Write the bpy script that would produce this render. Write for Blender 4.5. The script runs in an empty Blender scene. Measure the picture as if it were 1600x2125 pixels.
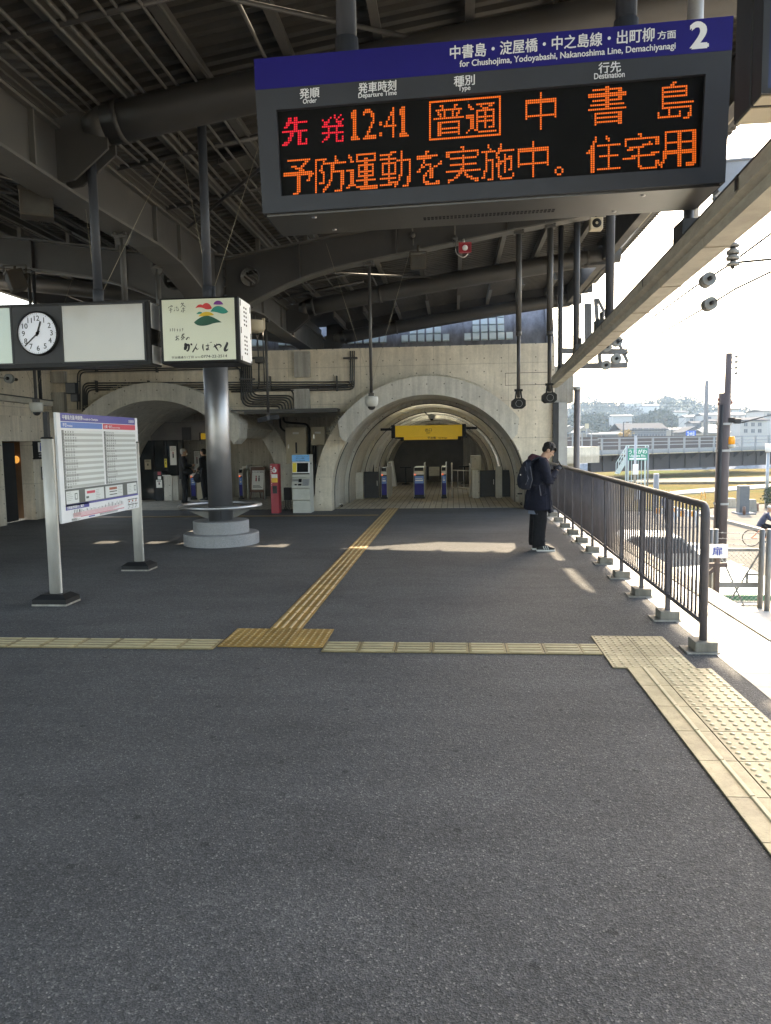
import bpy, bmesh, math, random
import numpy as np
from mathutils import Matrix, Vector, Euler
from mathutils.geometry import tessellate_polygon
random.seed(7)
PI = math.pi
sc = bpy.context.scene
COL = sc.collection

# ------------------------------------------------------------------ camera
CAM_H, FPX, IW, IH = 1.7, 1535.0, 1600.0, 2125.0
YAW, PITCH, ROLL = math.radians(5.273), math.radians(5.407), math.radians(0.9)
_f = Vector((-math.sin(YAW)*math.cos(PITCH), math.cos(YAW)*math.cos(PITCH), -math.sin(PITCH)))
_r = Vector((math.cos(YAW), math.sin(YAW), 0))
_u = _r.cross(_f)
RI = math.cos(ROLL)*_r - math.sin(ROLL)*_u
UP = math.sin(ROLL)*_r + math.cos(ROLL)*_u
cam = bpy.data.cameras.new('camera'); camo = bpy.data.objects.new('camera', cam); COL.objects.link(camo)
m = Matrix.Identity(4)
for i in range(3):
    m[i][0], m[i][1], m[i][2] = RI[i], UP[i], -_f[i]
m[0][3], m[1][3], m[2][3] = 0, 0, CAM_H
camo.matrix_world = m
cam.sensor_fit = 'VERTICAL'; cam.sensor_height = 36.0; cam.lens = FPX/IH*36.0
cam.clip_start = 0.05; cam.clip_end = 5000
sc.camera = camo

def ray(x, y):
    return RI*((x-IW/2)/FPX) + UP*(-(y-IH/2)/FPX) + _f
ORG = Vector((0, 0, CAM_H))
def PZ(x, y, z=0.0):
    d = ray(x, y); return ORG + d*((z-CAM_H)/d.z)
def PY(x, y, Y):
    d = ray(x, y); return ORG + d*(Y/d.y)
def PX(x, y, X):
    d = ray(x, y); return ORG + d*(X/d.x)

# ------------------------------------------------------------------ light
SUN_EL, SUN_AZ = math.radians(37.3), math.radians(16.2)   # azimuth from +Y towards +X
world = bpy.data.worlds.new('World'); sc.world = world; world.use_nodes = True
nt = world.node_tree; nt.nodes.clear()
sky = nt.nodes.new('ShaderNodeTexSky'); sky.sky_type = 'NISHITA'; sky.sun_disc = False
sky.sun_elevation = SUN_EL; sky.sun_rotation = SUN_AZ; sky.dust_density = 2.2; sky.air_density = 1.0; sky.ozone_density = 1.0
bg = nt.nodes.new('ShaderNodeBackground'); bg.inputs[1].default_value = 0.15
wo = nt.nodes.new('ShaderNodeOutputWorld')
nt.links.new(sky.outputs[0], bg.inputs[0]); nt.links.new(bg.outputs[0], wo.inputs[0])
sun = bpy.data.lights.new('sun', 'SUN'); sun.energy = 2.2; sun.angle = math.radians(0.5); sun.color = (1, 0.92, 0.80)
suno = bpy.data.objects.new('sun', sun); COL.objects.link(suno)
sd = Vector((math.sin(SUN_AZ)*math.cos(SUN_EL), math.cos(SUN_AZ)*math.cos(SUN_EL), math.sin(SUN_EL)))
suno.rotation_euler = sd.to_track_quat('Z', 'Y').to_euler(); suno.location = (40, 60, 80)
sc.view_settings.view_transform = 'Standard'; sc.view_settings.look = 'None'
sc.view_settings.exposure = 2.80; sc.view_settings.use_white_balance = True; sc.view_settings.white_balance_temperature = 8100; sc.view_settings.gamma = 1.0; sc.view_settings.use_curve_mapping = False
sc.render.engine = 'CYCLES'
cy = sc.cycles
cy.max_bounces = 12; cy.diffuse_bounces = 6; cy.glossy_bounces = 4; cy.transmission_bounces = 6; cy.volume_bounces = 1
cy.transparent_max_bounces = 16
cy.sample_clamp_indirect = 6.0; cy.caustics_reflective = False; cy.caustics_refractive = False
try:
    cy.use_denoising = True; cy.denoiser = 'OPENIMAGEDENOISE'
except Exception:
    pass

# ------------------------------------------------------------------ materials
MATS = {}
def _new(name):
    mt = bpy.data.materials.new(name); mt.use_nodes = True
    n = mt.node_tree; b = n.nodes['Principled BSDF']
    MATS[name] = mt
    return mt, n, b
def _coord(n, scale=(1, 1, 1), kind='Position'):
    if kind == 'Position':
        g = n.nodes.new('ShaderNodeNewGeometry'); s = g.outputs['Position']
    else:
        g = n.nodes.new('ShaderNodeTexCoord'); s = g.outputs['Object']
    mp = n.nodes.new('ShaderNodeMapping'); mp.inputs['Scale'].default_value = scale
    n.links.new(s, mp.inputs[0]); return mp.outputs[0]
def _noise(n, vec, scale, detail=4, rough=0.6):
    t = n.nodes.new('ShaderNodeTexNoise'); t.inputs['Scale'].default_value = scale
    t.inputs['Detail'].default_value = detail; t.inputs['Roughness'].default_value = rough
    n.links.new(vec, t.inputs['Vector']); return t.outputs['Fac']
def _ramp(n, fac, stops):
    r = n.nodes.new('ShaderNodeValToRGB'); n.links.new(fac, r.inputs[0])
    e = r.color_ramp.elements
    while len(e) < len(stops): e.new(0.5)
    for k, (p, c) in enumerate(stops):
        e[k].position = p; e[k].color = (c, c, c, 1) if isinstance(c, (int, float)) else (*c, 1)
    return r.outputs[0]
def _mul(n, a, b, fac=1.0, mode='MULTIPLY'):
    x = n.nodes.new('ShaderNodeMix'); x.data_type = 'RGBA'; x.blend_type = mode
    if isinstance(fac, (int, float)): x.inputs[0].default_value = fac
    else: n.links.new(fac, x.inputs[0])
    for k, v in ((6, a), (7, b)):
        if isinstance(v, tuple): x.inputs[k].default_value = (*v, 1)
        else: n.links.new(v, x.inputs[k])
    return x.outputs[2]
def _math(n, op, a, b=None):
    x = n.nodes.new('ShaderNodeMath'); x.operation = op
    for k, v in ((0, a), (1, b)):
        if v is None: continue
        if isinstance(v, (int, float)): x.inputs[k].default_value = v
        else: n.links.new(v, x.inputs[k])
    return x.outputs[0]
def _bump(n, b, h, strength, dist=0.01):
    x = n.nodes.new('ShaderNodeBump'); x.inputs['Strength'].default_value = strength; x.inputs['Distance'].default_value = dist
    n.links.new(h, x.inputs['Height']); n.links.new(x.outputs[0], b.inputs['Normal'])
def mat(name, col, rough=0.6, metal=0.0, var=0.12, scale=5.0, streak=1.0, bump=0.0, bscale=80, emit=0.0, spec=0.5, coat=0.0, rvar=0.0):
    if name in MATS: return MATS[name]
    mt, n, b = _new(name)
    v = _coord(n, (1, 1, 1/streak))
    f = _noise(n, v, scale, 5, 0.65)
    lo = tuple(c*(1-var) for c in col); hi = tuple(min(1, c*(1+var)) for c in col)
    n.links.new(_ramp(n, f, [(0.3, lo), (0.7, hi)]), b.inputs['Base Color'])
    b.inputs['Roughness'].default_value = rough; b.inputs['Metallic'].default_value = metal
    if rvar: n.links.new(_ramp(n, f, [(0.3, max(0, rough-rvar)), (0.7, min(1, rough+rvar))]), b.inputs['Roughness'])
    b.inputs['Specular IOR Level'].default_value = spec
    b.inputs['Coat Weight'].default_value = coat
    if bump: _bump(n, b, _noise(n, v, bscale, 3), bump)
    if emit:
        b.inputs['Emission Color'].default_value = (*col, 1); b.inputs['Emission Strength'].default_value = emit
    return mt
def emis(name, col, s):
    if name in MATS: return MATS[name]
    mt, n, b = _new(name)
    b.inputs['Base Color'].default_value = (*[c*0.1 for c in col], 1); b.inputs['Roughness'].default_value = 0.5
    b.inputs['Emission Color'].default_value = (*col, 1); b.inputs['Emission Strength'].default_value = s
    return mt

def concrete(name, col, holes=True, panel=True, stain=0.5):
    if name in MATS: return MATS[name]
    mt, n, b = _new(name)
    p = _coord(n)
    c1 = _ramp(n, _noise(n, p, 0.9, 6, 0.7), [(0.3, tuple(c*0.80 for c in col)), (0.7, tuple(min(1, c*1.14) for c in col))])
    streak = _ramp(n, _noise(n, _coord(n, (5.0, 5.0, 0.35)), 1.6, 6, 0.7), [(0.36, 1-stain), (0.62, 1.0)])
    c2 = _mul(n, c1, streak, 0.8)
    fine = _noise(n, p, 22, 6, 0.75)
    c3 = _mul(n, c2, _ramp(n, fine, [(0.3, 0.86), (0.6, 1.04)]), 0.9)
    blot = _ramp(n, _noise(n, p, 5, 5, 0.8), [(0.60, 1.0), (0.72, 0.72)])
    c3 = _mul(n, c3, blot, 0.6)
    run = _ramp(n, _noise(n, _coord(n, (9.0, 9.0, 0.22)), 1.3, 4, 0.75), [(0.58, 1.0), (0.74, 0.70)])
    c3 = _mul(n, c3, run, _ramp(n, _noise(n, p, 0.7, 3), [(0.42, 0.0), (0.6, 0.85)]))
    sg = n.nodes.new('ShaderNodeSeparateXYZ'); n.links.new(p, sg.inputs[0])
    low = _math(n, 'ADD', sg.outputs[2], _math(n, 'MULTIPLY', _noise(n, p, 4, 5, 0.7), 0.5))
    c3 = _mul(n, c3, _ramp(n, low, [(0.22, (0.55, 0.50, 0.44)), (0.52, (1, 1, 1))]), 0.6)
    if holes or panel:
        sp = n.nodes.new('ShaderNodeSeparateXYZ'); n.links.new(p, sp.inputs[0])
        x = _math(n, 'ADD', sp.outputs[0], _math(n, 'MULTIPLY', sp.outputs[1], 1.0)); z = sp.outputs[2]
    if holes:
        dx = _math(n, 'SUBTRACT', _math(n, 'PINGPONG', x, 0.41), 0.205)
        dz = _math(n, 'SUBTRACT', _math(n, 'PINGPONG', z, 0.32), 0.16)
        d = _math(n, 'SQRT', _math(n, 'ADD', _math(n, 'MULTIPLY', dx, dx), _math(n, 'MULTIPLY', dz, dz)))
        c3 = _mul(n, c3, _ramp(n, d, [(0.013, 0.30), (0.019, 1.0)]), 1.0)
    if panel:
        lx = _math(n, 'PINGPONG', _math(n, 'ADD', x, 0.15), 0.9); lz = _math(n, 'PINGPONG', _math(n, 'ADD', z, 0.05), 0.45)
        l = _math(n, 'MINIMUM', lx, lz)
        c3 = _mul(n, c3, _ramp(n, l, [(0.004, 0.55), (0.012, 1.0)]), 0.55)
    n.links.new(c3, b.inputs['Base Color'])
    b.inputs['Roughness'].default_value = 0.75
    _bump(n, b, fine, 0.25, 0.004)
    return mt

def asphalt():
    mt, n, b = _new('platform asphalt')
    p = _coord(n)
    v = n.nodes.new('ShaderNodeTexVoronoi'); v.inputs['Scale'].default_value = 165; v.inputs['Randomness'].default_value = 1
    n.links.new(p, v.inputs['Vector'])
    cell = n.nodes.new('ShaderNodeSeparateColor'); n.links.new(v.outputs['Color'], cell.inputs[0])
    stones = _ramp(n, cell.outputs[0], [(0.0, (0.060, 0.060, 0.061)), (0.45, (0.083, 0.083, 0.084)), (0.82, (0.108, 0.108, 0.108)), (0.97, (0.155, 0.154, 0.15)), (1.0, (0.26, 0.25, 0.235))])
    v2 = n.nodes.new('ShaderNodeTexVoronoi'); v2.inputs['Scale'].default_value = 48; v2.feature = 'F1'
    n.links.new(p, v2.inputs['Vector'])
    cell2 = n.nodes.new('ShaderNodeSeparateColor'); n.links.new(v2.outputs['Color'], cell2.inputs[0])
    c = _mul(n, stones, _ramp(n, cell2.outputs[1], [(0, 0.84), (1, 1.12)]), 0.8)
    big = _ramp(n, _noise(n, p, 0.55, 6, 0.65), [(0.3, 0.82), (0.7, 1.16)])
    c = _mul(n, c, big, 0.9)
    wear = _ramp(n, _noise(n, _coord(n, (0.5, 1.6, 1)), 1.7, 6, 0.75), [(0.35, 0.86), (0.65, 1.12)])
    c = _mul(n, c, wear, 0.8)
    pock = _ramp(n, _noise(n, p, 30, 3, 0.7), [(0.24, 0.35), (0.34, 1.0)])
    c = _mul(n, c, pock, 0.8)
    # construction joints, gum spots, worn and patched areas
    sp = n.nodes.new('ShaderNodeSeparateXYZ'); n.links.new(p, sp.inputs[0])
    wob = _math(n, 'MULTIPLY', _math(n, 'SUBTRACT', _noise(n, p, 3.0, 3), 0.5), 0.03)
    jy = _math(n, 'ABSOLUTE', _math(n, 'ADD', _math(n, 'SUBTRACT', sp.outputs[1], 13.62), wob))
    c = _mul(n, c, _ramp(n, jy, [(0.010, 0.45), (0.022, 1.0)]), 0.8)
    g = n.nodes.new('ShaderNodeTexVoronoi'); g.inputs['Scale'].default_value = 1.7; g.voronoi_dimensions = '2D'; n.links.new(p, g.inputs['Vector'])
    c = _mul(n, c, _ramp(n, g.outputs['Distance'], [(0.026, 0.55), (0.036, 1.0)]), 0.8)
    g2 = n.nodes.new('ShaderNodeTexVoronoi'); g2.inputs['Scale'].default_value = 11; g2.voronoi_dimensions = '2D'; n.links.new(p, g2.inputs['Vector'])
    gs = n.nodes.new('ShaderNodeSeparateColor'); n.links.new(g2.outputs['Color'], gs.inputs[0])
    chip = _math(n, 'MULTIPLY', _math(n, 'LESS_THAN', g2.outputs['Distance'], 0.055), _math(n, 'GREATER_THAN', gs.outputs[0], 0.72))
    c = _mul(n, c, (0.24, 0.235, 0.22), _math(n, 'MULTIPLY', chip, 0.75), 'MIX')
    patch = _ramp(n, _noise(n, _coord(n, (0.35, 0.55, 1)), 1.1, 3, 0.5), [(0.50, 1.0), (0.56, 0.88)])
    c = _mul(n, c, patch, 0.8)
    scuff = _ramp(n, _noise(n, _coord(n, (0.9, 3.2, 1)), 2.6, 7, 0.8), [(0.56, 1.0), (0.74, 1.35)])
    c = _mul(n, c, scuff, 0.55)
    n.links.new(c, b.inputs['Base Color'])
    b.inputs['Roughness'].default_value = 0.85; b.inputs['Specular IOR Level'].default_value = 0.25
    h = _math(n, 'ADD', v.outputs['Distance'], _math(n, 'MULTIPLY', v2.outputs['Distance'], 0.9))
    h = _math(n, 'ADD', h, _math(n, 'MULTIPLY', _noise(n, p, 60, 4, 0.7), 0.9))
    _bump(n, b, h, 0.55, 0.005)
    return mt
def grid_tiles(name, col, sx, sy, joint=0.004, jcol=0.45, off=0.0, var=0.1):
    mt, n, b = _new(name)
    p = _coord(n)
    t = n.nodes.new('ShaderNodeTexBrick'); n.links.new(p, t.inputs['Vector'])
    t.offset = off; t.squash = 1.0
    t.inputs['Scale'].default_value = 1.0; t.inputs['Mortar Size'].default_value = joint; t.inputs['Mortar Smooth'].default_value = 0.1
    t.inputs['Brick Width'].default_value = sx; t.inputs['Row Height'].default_value = sy
    t.inputs['Color1'].default_value = (*[c*(1-var) for c in col], 1); t.inputs['Color2'].default_value = (*[min(1, c*(1+var)) for c in col], 1)
    t.inputs['Mortar'].default_value = (*[c*jcol for c in col], 1)
    c = _mul(n, t.outputs['Color'], _ramp(n, _noise(n, p, 1.3, 6, 0.7), [(0.3, 0.82), (0.7, 1.08)]), 0.9)
    c = _mul(n, c, _ramp(n, _noise(n, p, 30, 4, 0.7), [(0.3, 0.88), (0.65, 1.04)]), 0.8)
    n.links.new(c, b.inputs['Base Color']); b.inputs['Roughness'].default_value = 0.6
    _bump(n, b, t.outputs['Fac'], -0.25, 0.004)
    return mt

M_asph = asphalt()
M_tile = grid_tiles('concourse paving', (0.44, 0.39, 0.31), 0.155, 0.62, 0.011, 0.35)
M_white = grid_tiles('platform edge tiles', (0.36, 0.35, 0.33), 0.60, 0.30, 0.006, 0.45)
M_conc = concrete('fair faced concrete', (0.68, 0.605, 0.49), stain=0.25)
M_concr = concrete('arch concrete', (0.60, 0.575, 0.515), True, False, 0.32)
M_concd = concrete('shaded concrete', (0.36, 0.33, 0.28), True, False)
M_concp = concrete('plain concrete', (0.42, 0.40, 0.36), False, False)
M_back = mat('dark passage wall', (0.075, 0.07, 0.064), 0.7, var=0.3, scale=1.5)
M_steel = mat('painted canopy steel', (0.046, 0.0435, 0.040), 0.5, var=0.22, scale=1.6, rvar=0.1)
M_steel_lit = mat('floor lit canopy steel', (0.085, 0.081, 0.073), 0.5, var=0.22, scale=1.6)  # paler steel copy with light reflected off the floor painted in
M_steeld = mat('dark canopy steel', (0.032, 0.030, 0.028), 0.5, var=0.22, scale=2.5)
M_deck = mat('corrugated roof deck', (0.052, 0.047, 0.039), 0.65, var=0.25, scale=1.2, streak=1)
M_pipe = mat('conduit pipe', (0.095, 0.09, 0.08), 0.45, var=0.2, scale=3)
M_pipedk = mat('black conduit', (0.035, 0.034, 0.033), 0.45, var=0.25, scale=4)
M_wire = mat('guy wire', (0.30, 0.27, 0.20), 0.5, 0.4, var=0.1)
M_rail = mat('dark brown rail paint', (0.080, 0.072, 0.078), 0.45, var=0.25, scale=6, spec=0.3)
M_chrome = mat('brushed stainless steel', (0.42, 0.42, 0.43), 0.44, 1.0, var=0.08, scale=3, rvar=0.08)
M_satin = mat('satin stainless steel', (0.50, 0.48, 0.44), 0.5, 0.25, var=0.22, scale=6, streak=8, rvar=0.1)
M_granite = mat('grey granite', (0.25, 0.25, 0.255), 0.55, var=0.6, scale=130)
def tile_mat(name, col):
    mt, n, b = _new(name); p = _coord(n)
    oi = n.nodes.new('ShaderNodeObjectInfo')
    c = _mul(n, col, _ramp(n, oi.outputs['Random'], [(0.0, (0.80, 0.79, 0.76)), (1.0, (1.14, 1.13, 1.10))]), 1.0)
    c = _mul(n, c, _ramp(n, _noise(n, p, 8, 6, 0.75), [(0.32, 0.72), (0.6, 1.06)]), 0.9)
    c = _mul(n, c, _ramp(n, _noise(n, p, 60, 4, 0.7), [(0.30, 0.62), (0.45, 1.0)]), 0.7)
    c = _mul(n, c, _ramp(n, _noise(n, p, 2.4, 5, 0.7), [(0.3, (0.70, 0.68, 0.64)), (0.62, (1, 1, 1))]), 0.8)
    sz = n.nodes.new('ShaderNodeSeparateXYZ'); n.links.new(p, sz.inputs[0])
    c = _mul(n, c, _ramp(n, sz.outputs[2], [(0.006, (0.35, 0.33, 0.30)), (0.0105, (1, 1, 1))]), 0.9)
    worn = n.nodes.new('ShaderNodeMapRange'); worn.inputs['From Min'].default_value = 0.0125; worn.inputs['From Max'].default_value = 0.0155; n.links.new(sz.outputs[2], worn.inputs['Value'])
    c = _mul(n, c, (0.74, 0.66, 0.46), _math(n, 'MULTIPLY', worn.outputs[0], 0.36), 'MIX')  # worn raised tops also painted paler to imitate highlights on bars and dots
    n.links.new(c, b.inputs['Base Color']); b.inputs['Roughness'].default_value = 0.55; b.inputs['Specular IOR Level'].default_value = 0.4
    _bump(n, b, _noise(n, p, 90, 4, 0.7), 0.25, 0.003)
    return mt
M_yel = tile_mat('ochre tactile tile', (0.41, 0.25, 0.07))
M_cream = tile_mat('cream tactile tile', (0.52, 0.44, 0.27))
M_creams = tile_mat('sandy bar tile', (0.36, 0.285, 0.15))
M_black = mat('black plastic', (0.013, 0.013, 0.0135), 0.55, var=0.15, spec=0.22)
M_dkgrey = mat('dark grey painted metal', (0.030, 0.031, 0.034), 0.5, var=0.15, scale=4, spec=0.25)
M_navy = mat('navy blue film', (0.014, 0.012, 0.16), 0.45, var=0.06, spec=0.2)
M_slate = mat('slate grey panel', (0.040, 0.044, 0.053), 0.5, var=0.08, scale=2, spec=0.25)
M_ledbg = mat('led panel', (0.005, 0.005, 0.005), 0.7, var=0.1, spec=0.12)
M_ink = mat('white sign lettering', (0.75, 0.76, 0.78), 0.6, var=0.03)
M_blk = mat('black sign lettering', (0.012, 0.012, 0.014), 0.6, var=0.05)
M_bluei = mat('blue sign lettering', (0.02, 0.05, 0.30), 0.6, var=0.05)
M_whitep = mat('white painted metal', (0.72, 0.73, 0.74), 0.45, var=0.06, scale=3)
M_offw = mat('off white casing', (0.44, 0.44, 0.40), 0.5, var=0.08, scale=4)
M_beige = mat('beige cabinet paint', (0.47, 0.41, 0.30), 0.5, var=0.07, scale=3)
M_red = mat('red painted metal', (0.33, 0.02, 0.035), 0.45, var=0.12, scale=3)
M_ysign = mat('yellow sign face', (0.66, 0.44, 0.02), 0.45, var=0.05, emit=0.03)
M_alu = mat('aluminium', (0.55, 0.54, 0.52), 0.35, 0.7, var=0.1)
M_stain = mat('stainless skirt', (0.12, 0.115, 0.11), 0.34, 0.8, var=0.1, scale=2)
M_glassd = mat('dark office glass', (0.02, 0.024, 0.024), 0.08, var=0.1)
M_wood = mat('brown wooden frame', (0.13, 0.06, 0.035), 0.5, var=0.2)
M_paper = mat('white paper', (0.72, 0.71, 0.68), 0.7, var=0.04)
M_zinc = mat('weathered zinc roof', (0.18, 0.185, 0.20), 0.42, 0.55, var=0.4, scale=4, streak=4)
M_galv = mat('galvanised steel', (0.34, 0.35, 0.36), 0.5, 0.4, var=0.12, scale=5)
M_trough = mat('cream painted trough', (0.33, 0.305, 0.25), 0.55, var=0.2, scale=6, streak=0.3)
M_porc = mat('porcelain insulator', (0.24, 0.245, 0.24), 0.25, var=0.1)
def glass_mat(name, col, emit=0):
    mt, n, b = _new(name)
    b.inputs['Base Color'].default_value = (*col, 1); b.inputs['Roughness'].default_value = 0.15
    b.inputs['Transmission Weight'].default_value = 0.0
    b.inputs['Coat Weight'].default_value = 0.6
    return mt
M_gblock = glass_mat('glass block', (0.55, 0.66, 0.68))

# ------------------------------------------------------------------ mesh builder
class MB:
    def __init__(s, mats=None):
        s.v = []; s.f = []; s.mi = []; s.sm = []; s.T = Matrix.Identity(4); s.m = 0; s.mats = mats or []; s.smooth = False
    def add(s, vs, fs, smooth=None):
        o = len(s.v); T = s.T
        s.v += [tuple(T @ Vector(p)) for p in vs]
        s.f += [tuple(i+o for i in f) for f in fs]
        s.mi += [s.m]*len(fs); s.sm += [s.smooth if smooth is None else smooth]*len(fs)
        return s
    def box(s, x0, x1, y0, y1, z0, z1):
        vs = [(x, y, z) for z in (z0, z1) for y in (y0, y1) for x in (x0, x1)]
        return s.add(vs, [(0, 2, 3, 1), (4, 5, 7, 6), (0, 1, 5, 4), (2, 6, 7, 3), (0, 4, 6, 2), (1, 3, 7, 5)], False)
    def cbox(s, c, sx, sy, sz):
        return s.box(c[0]-sx/2, c[0]+sx/2, c[1]-sy/2, c[1]+sy/2, c[2]-sz/2, c[2]+sz/2)
    def bbox(s, x0, x1, y0, y1, z0, z1, r=0.01):
        """box with chamfered edges"""
        bm = bmesh.new(); bmesh.ops.create_cube(bm, size=1)
        for v in bm.verts: v.co = Vector(((x0+x1)/2+v.co.x*(x1-x0), (y0+y1)/2+v.co.y*(y1-y0), (z0+z1)/2+v.co.z*(z1-z0)))
        bmesh.ops.bevel(bm, geom=bm.edges[:], offset=r, segments=2, profile=0.5, affect='EDGES')
        bm.verts.index_update()
        vs = [v.co[:] for v in bm.verts]; fs = [[v.index for v in f.verts] for f in bm.faces]; bm.free()
        return s.add(vs, fs, False)
    def quad(s, a, b, c, d):
        return s.add([a, b, c, d], [(0, 1, 2, 3)], False)
    def bar(s, a, b, w, h=None, up=(0, 0, 1)):
        a = Vector(a); b = Vector(b); h = h or w; d = (b-a).normalized(); u = Vector(up)
        if abs(d.dot(u)) > 0.98: u = Vector((0, 1, 0))
        r = d.cross(u).normalized(); u = r.cross(d)
        vs = [p + r*(sx*w/2) + u*(sz*h/2) for p in (a, b) for sx, sz in ((-1, -1), (1, -1), (1, 1), (-1, 1))]
        return s.add(vs, [(3, 2, 1, 0), (4, 5, 6, 7), (0, 1, 5, 4), (1, 2, 6, 5), (2, 3, 7, 6), (3, 0, 4, 7)], False)
    def tube(s, pts, r, n=10, cap=True, close=False):
        pts = [Vector(p) for p in pts]; N = len(pts)
        rs = r if isinstance(r, (list, tuple)) else [r]*N
        vs = []; prev = None
        for i, p in enumerate(pts):
            if close: d = (pts[(i+1) % N]-pts[i-1]).normalized()
            elif i == 0: d = (pts[1]-pts[0]).normalized()
            elif i == N-1: d = (pts[-1]-pts[-2]).normalized()
            else: d = ((pts[i+1]-p).normalized()+(p-pts[i-1]).normalized()).normalized()
            if prev is None:
                u = Vector((0, 0, 1)) if abs(d.z) < 0.9 else Vector((0, 1, 0))
            else: u = prev
            rr = d.cross(u).normalized(); u = rr.cross(d).normalized(); prev = u
            vs += [p + rr*(math.cos(2*PI*k/n)*rs[i]) + u*(math.sin(2*PI*k/n)*rs[i]) for k in range(n)]
        fs = []
        for i in range(N if close else N-1):
            j = (i+1) % N
            for k in range(n):
                fs.append((i*n+k, i*n+(k+1) % n, j*n+(k+1) % n, j*n+k))
        s.add(vs, fs, True)
        if cap and not close:
            o = len(s.v)-N*n
            s.f += [tuple(o+k for k in reversed(range(n))), tuple(o+(N-1)*n+k for k in range(n))]
            s.mi += [s.m]*2; s.sm += [False]*2
        return s
    def cyl(s, x, y, z0, z1, r, n=24, r2=None):
        return s.tube([(x, y, z0), (x, y, z1)], [r, r if r2 is None else r2], n)
    def lathe(s, prof, c=(0, 0, 0), n=24, axis='z', smooth=True):
        vs = []
        for r, h in prof:
            for k in range(n):
                a = 2*PI*k/n
                p = (r*math.cos(a), r*math.sin(a), h) if axis == 'z' else ((h, r*math.cos(a), r*math.sin(a)) if axis == 'x' else (r*math.cos(a), h, r*math.sin(a)))
                vs.append((p[0]+c[0], p[1]+c[1], p[2]+c[2]))
        fs = [(i*n+k, i*n+(k+1) % n, (i+1)*n+(k+1) % n, (i+1)*n+k) for i in range(len(prof)-1) for k in range(n)]
        return s.add(vs, fs, smooth)
    def ell(s, c, rx, ry, rz, n=16, m=10):
        vs = [(c[0], c[1], c[2]-rz)]
        for i in range(1, m):
            t = -PI/2+PI*i/m
            vs += [(c[0]+rx*math.cos(t)*math.cos(2*PI*k/n), c[1]+ry*math.cos(t)*math.sin(2*PI*k/n), c[2]+rz*math.sin(t)) for k in range(n)]
        vs.append((c[0], c[1], c[2]+rz)); L = len(vs)-1
        fs = [(0, 1+(k+1) % n, 1+k) for k in range(n)]
        for i in range(m-2):
            for k in range(n):
                a = 1+i*n; fs.append((a+k, a+(k+1) % n, a+n+(k+1) % n, a+n+k))
        a = 1+(m-2)*n
        fs += [(a+k, a+(k+1) % n, L) for k in range(n)]
        return s.add(vs, fs, True)
    def prism(s, pts, a0, a1, axis='y', holes=(), smooth_side=False):
        """extrude a 2D outline (with holes) along an axis. axis y: pts are (x,z); axis x: (y,z); axis z: (x,y)"""
        def to3(p, a):
            return (p[0], a, p[1]) if axis == 'y' else ((a, p[0], p[1]) if axis == 'x' else (p[0], p[1], a))
        loops = [list(pts)] + [list(h) for h in holes]
        tris = tessellate_polygon([[Vector((p[0], p[1], 0)) for p in l] for l in loops])
        flat = [p for l in loops for p in l]; N = len(flat)
        s.add([to3(p, a0) for p in flat]+[to3(p, a1) for p in flat],
              [tuple(t) for t in tris]+[tuple(i+N for i in reversed(t)) for t in tris], False)
        base = len(s.v)-2*N; o = 0
        for l in loops:
            for i in range(len(l)):
                j = (i+1) % len(l)
                s.f.append((base+o+i, base+o+j, base+N+o+j, base+N+o+i)); s.mi.append(s.m); s.sm.append(smooth_side)
            o += len(l)
        return s
    def build(s, name, material=None, parent=None, base=None, fixn=True):
        me = bpy.data.meshes.new(name)
        off = Vector(base) if base is not None else (Vector(parent.matrix_world.translation) if parent is not None else Vector((0, 0, 0)))
        if parent is not None and base is None:
            q = parent; off = Vector((0, 0, 0))
            while q is not None: off += q.location; q = q.parent
        me.from_pydata([tuple(Vector(p)-off) for p in s.v], [], s.f)
        ml = s.mats if s.mats else [material]
        for x in ml: me.materials.append(x)
        me.polygons.foreach_set('material_index', s.mi); me.polygons.foreach_set('use_smooth', s.sm)
        me.update()
        if fixn:
            bm = bmesh.new(); bm.from_mesh(me); bmesh.ops.recalc_face_normals(bm, faces=bm.faces[:]); bm.to_mesh(me); bm.free()
        o = bpy.data.objects.new(name, me); COL.objects.link(o)
        if parent is not None: o.parent = parent
        elif base is not None: o.location = base
        return o

def tag(o, label, cat, group=None):
    o['label'] = label; o['category'] = cat
    if group: o['group'] = group
    return o
def thing(name, loc, label, cat, group=None):
    o = bpy.data.objects.new(name, None); COL.objects.link(o); o.location = loc; o.empty_display_size = 0.2
    return tag(o, label, cat, group)
def struct(o):
    o['kind'] = 'structure'; return o
def stuff(o):
    o['kind'] = 'stuff'; return o
def copy_tree(o, parent=None):
    c = o.copy(); COL.objects.link(c)
    if parent is not None: c.parent = parent
    for ch in list(o.children): copy_tree(ch, c)
    return c
def arc(cx, cz, r, a0, a1, n):
    return [(cx+r*math.cos(math.radians(a0+(a1-a0)*i/n)), cz+r*math.sin(math.radians(a0+(a1-a0)*i/n))) for i in range(n+1)]
def smoothpath(pts, r=0.1, n=5):
    """polyline with rounded corners"""
    P = [Vector(p) for p in pts]; out = [P[0]]
    for i in range(1, len(P)-1):
        a = (P[i-1]-P[i]); b = (P[i+1]-P[i]); ra = min(r, a.length*0.49, b.length*0.49)
        p0 = P[i]+a.normalized()*ra; p1 = P[i]+b.normalized()*ra
        for k in range(n+1):
            t = k/n; out.append(p0*(1-t)**2 + P[i]*2*t*(1-t) + p1*t*t)
    out.append(P[-1]); return out

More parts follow.
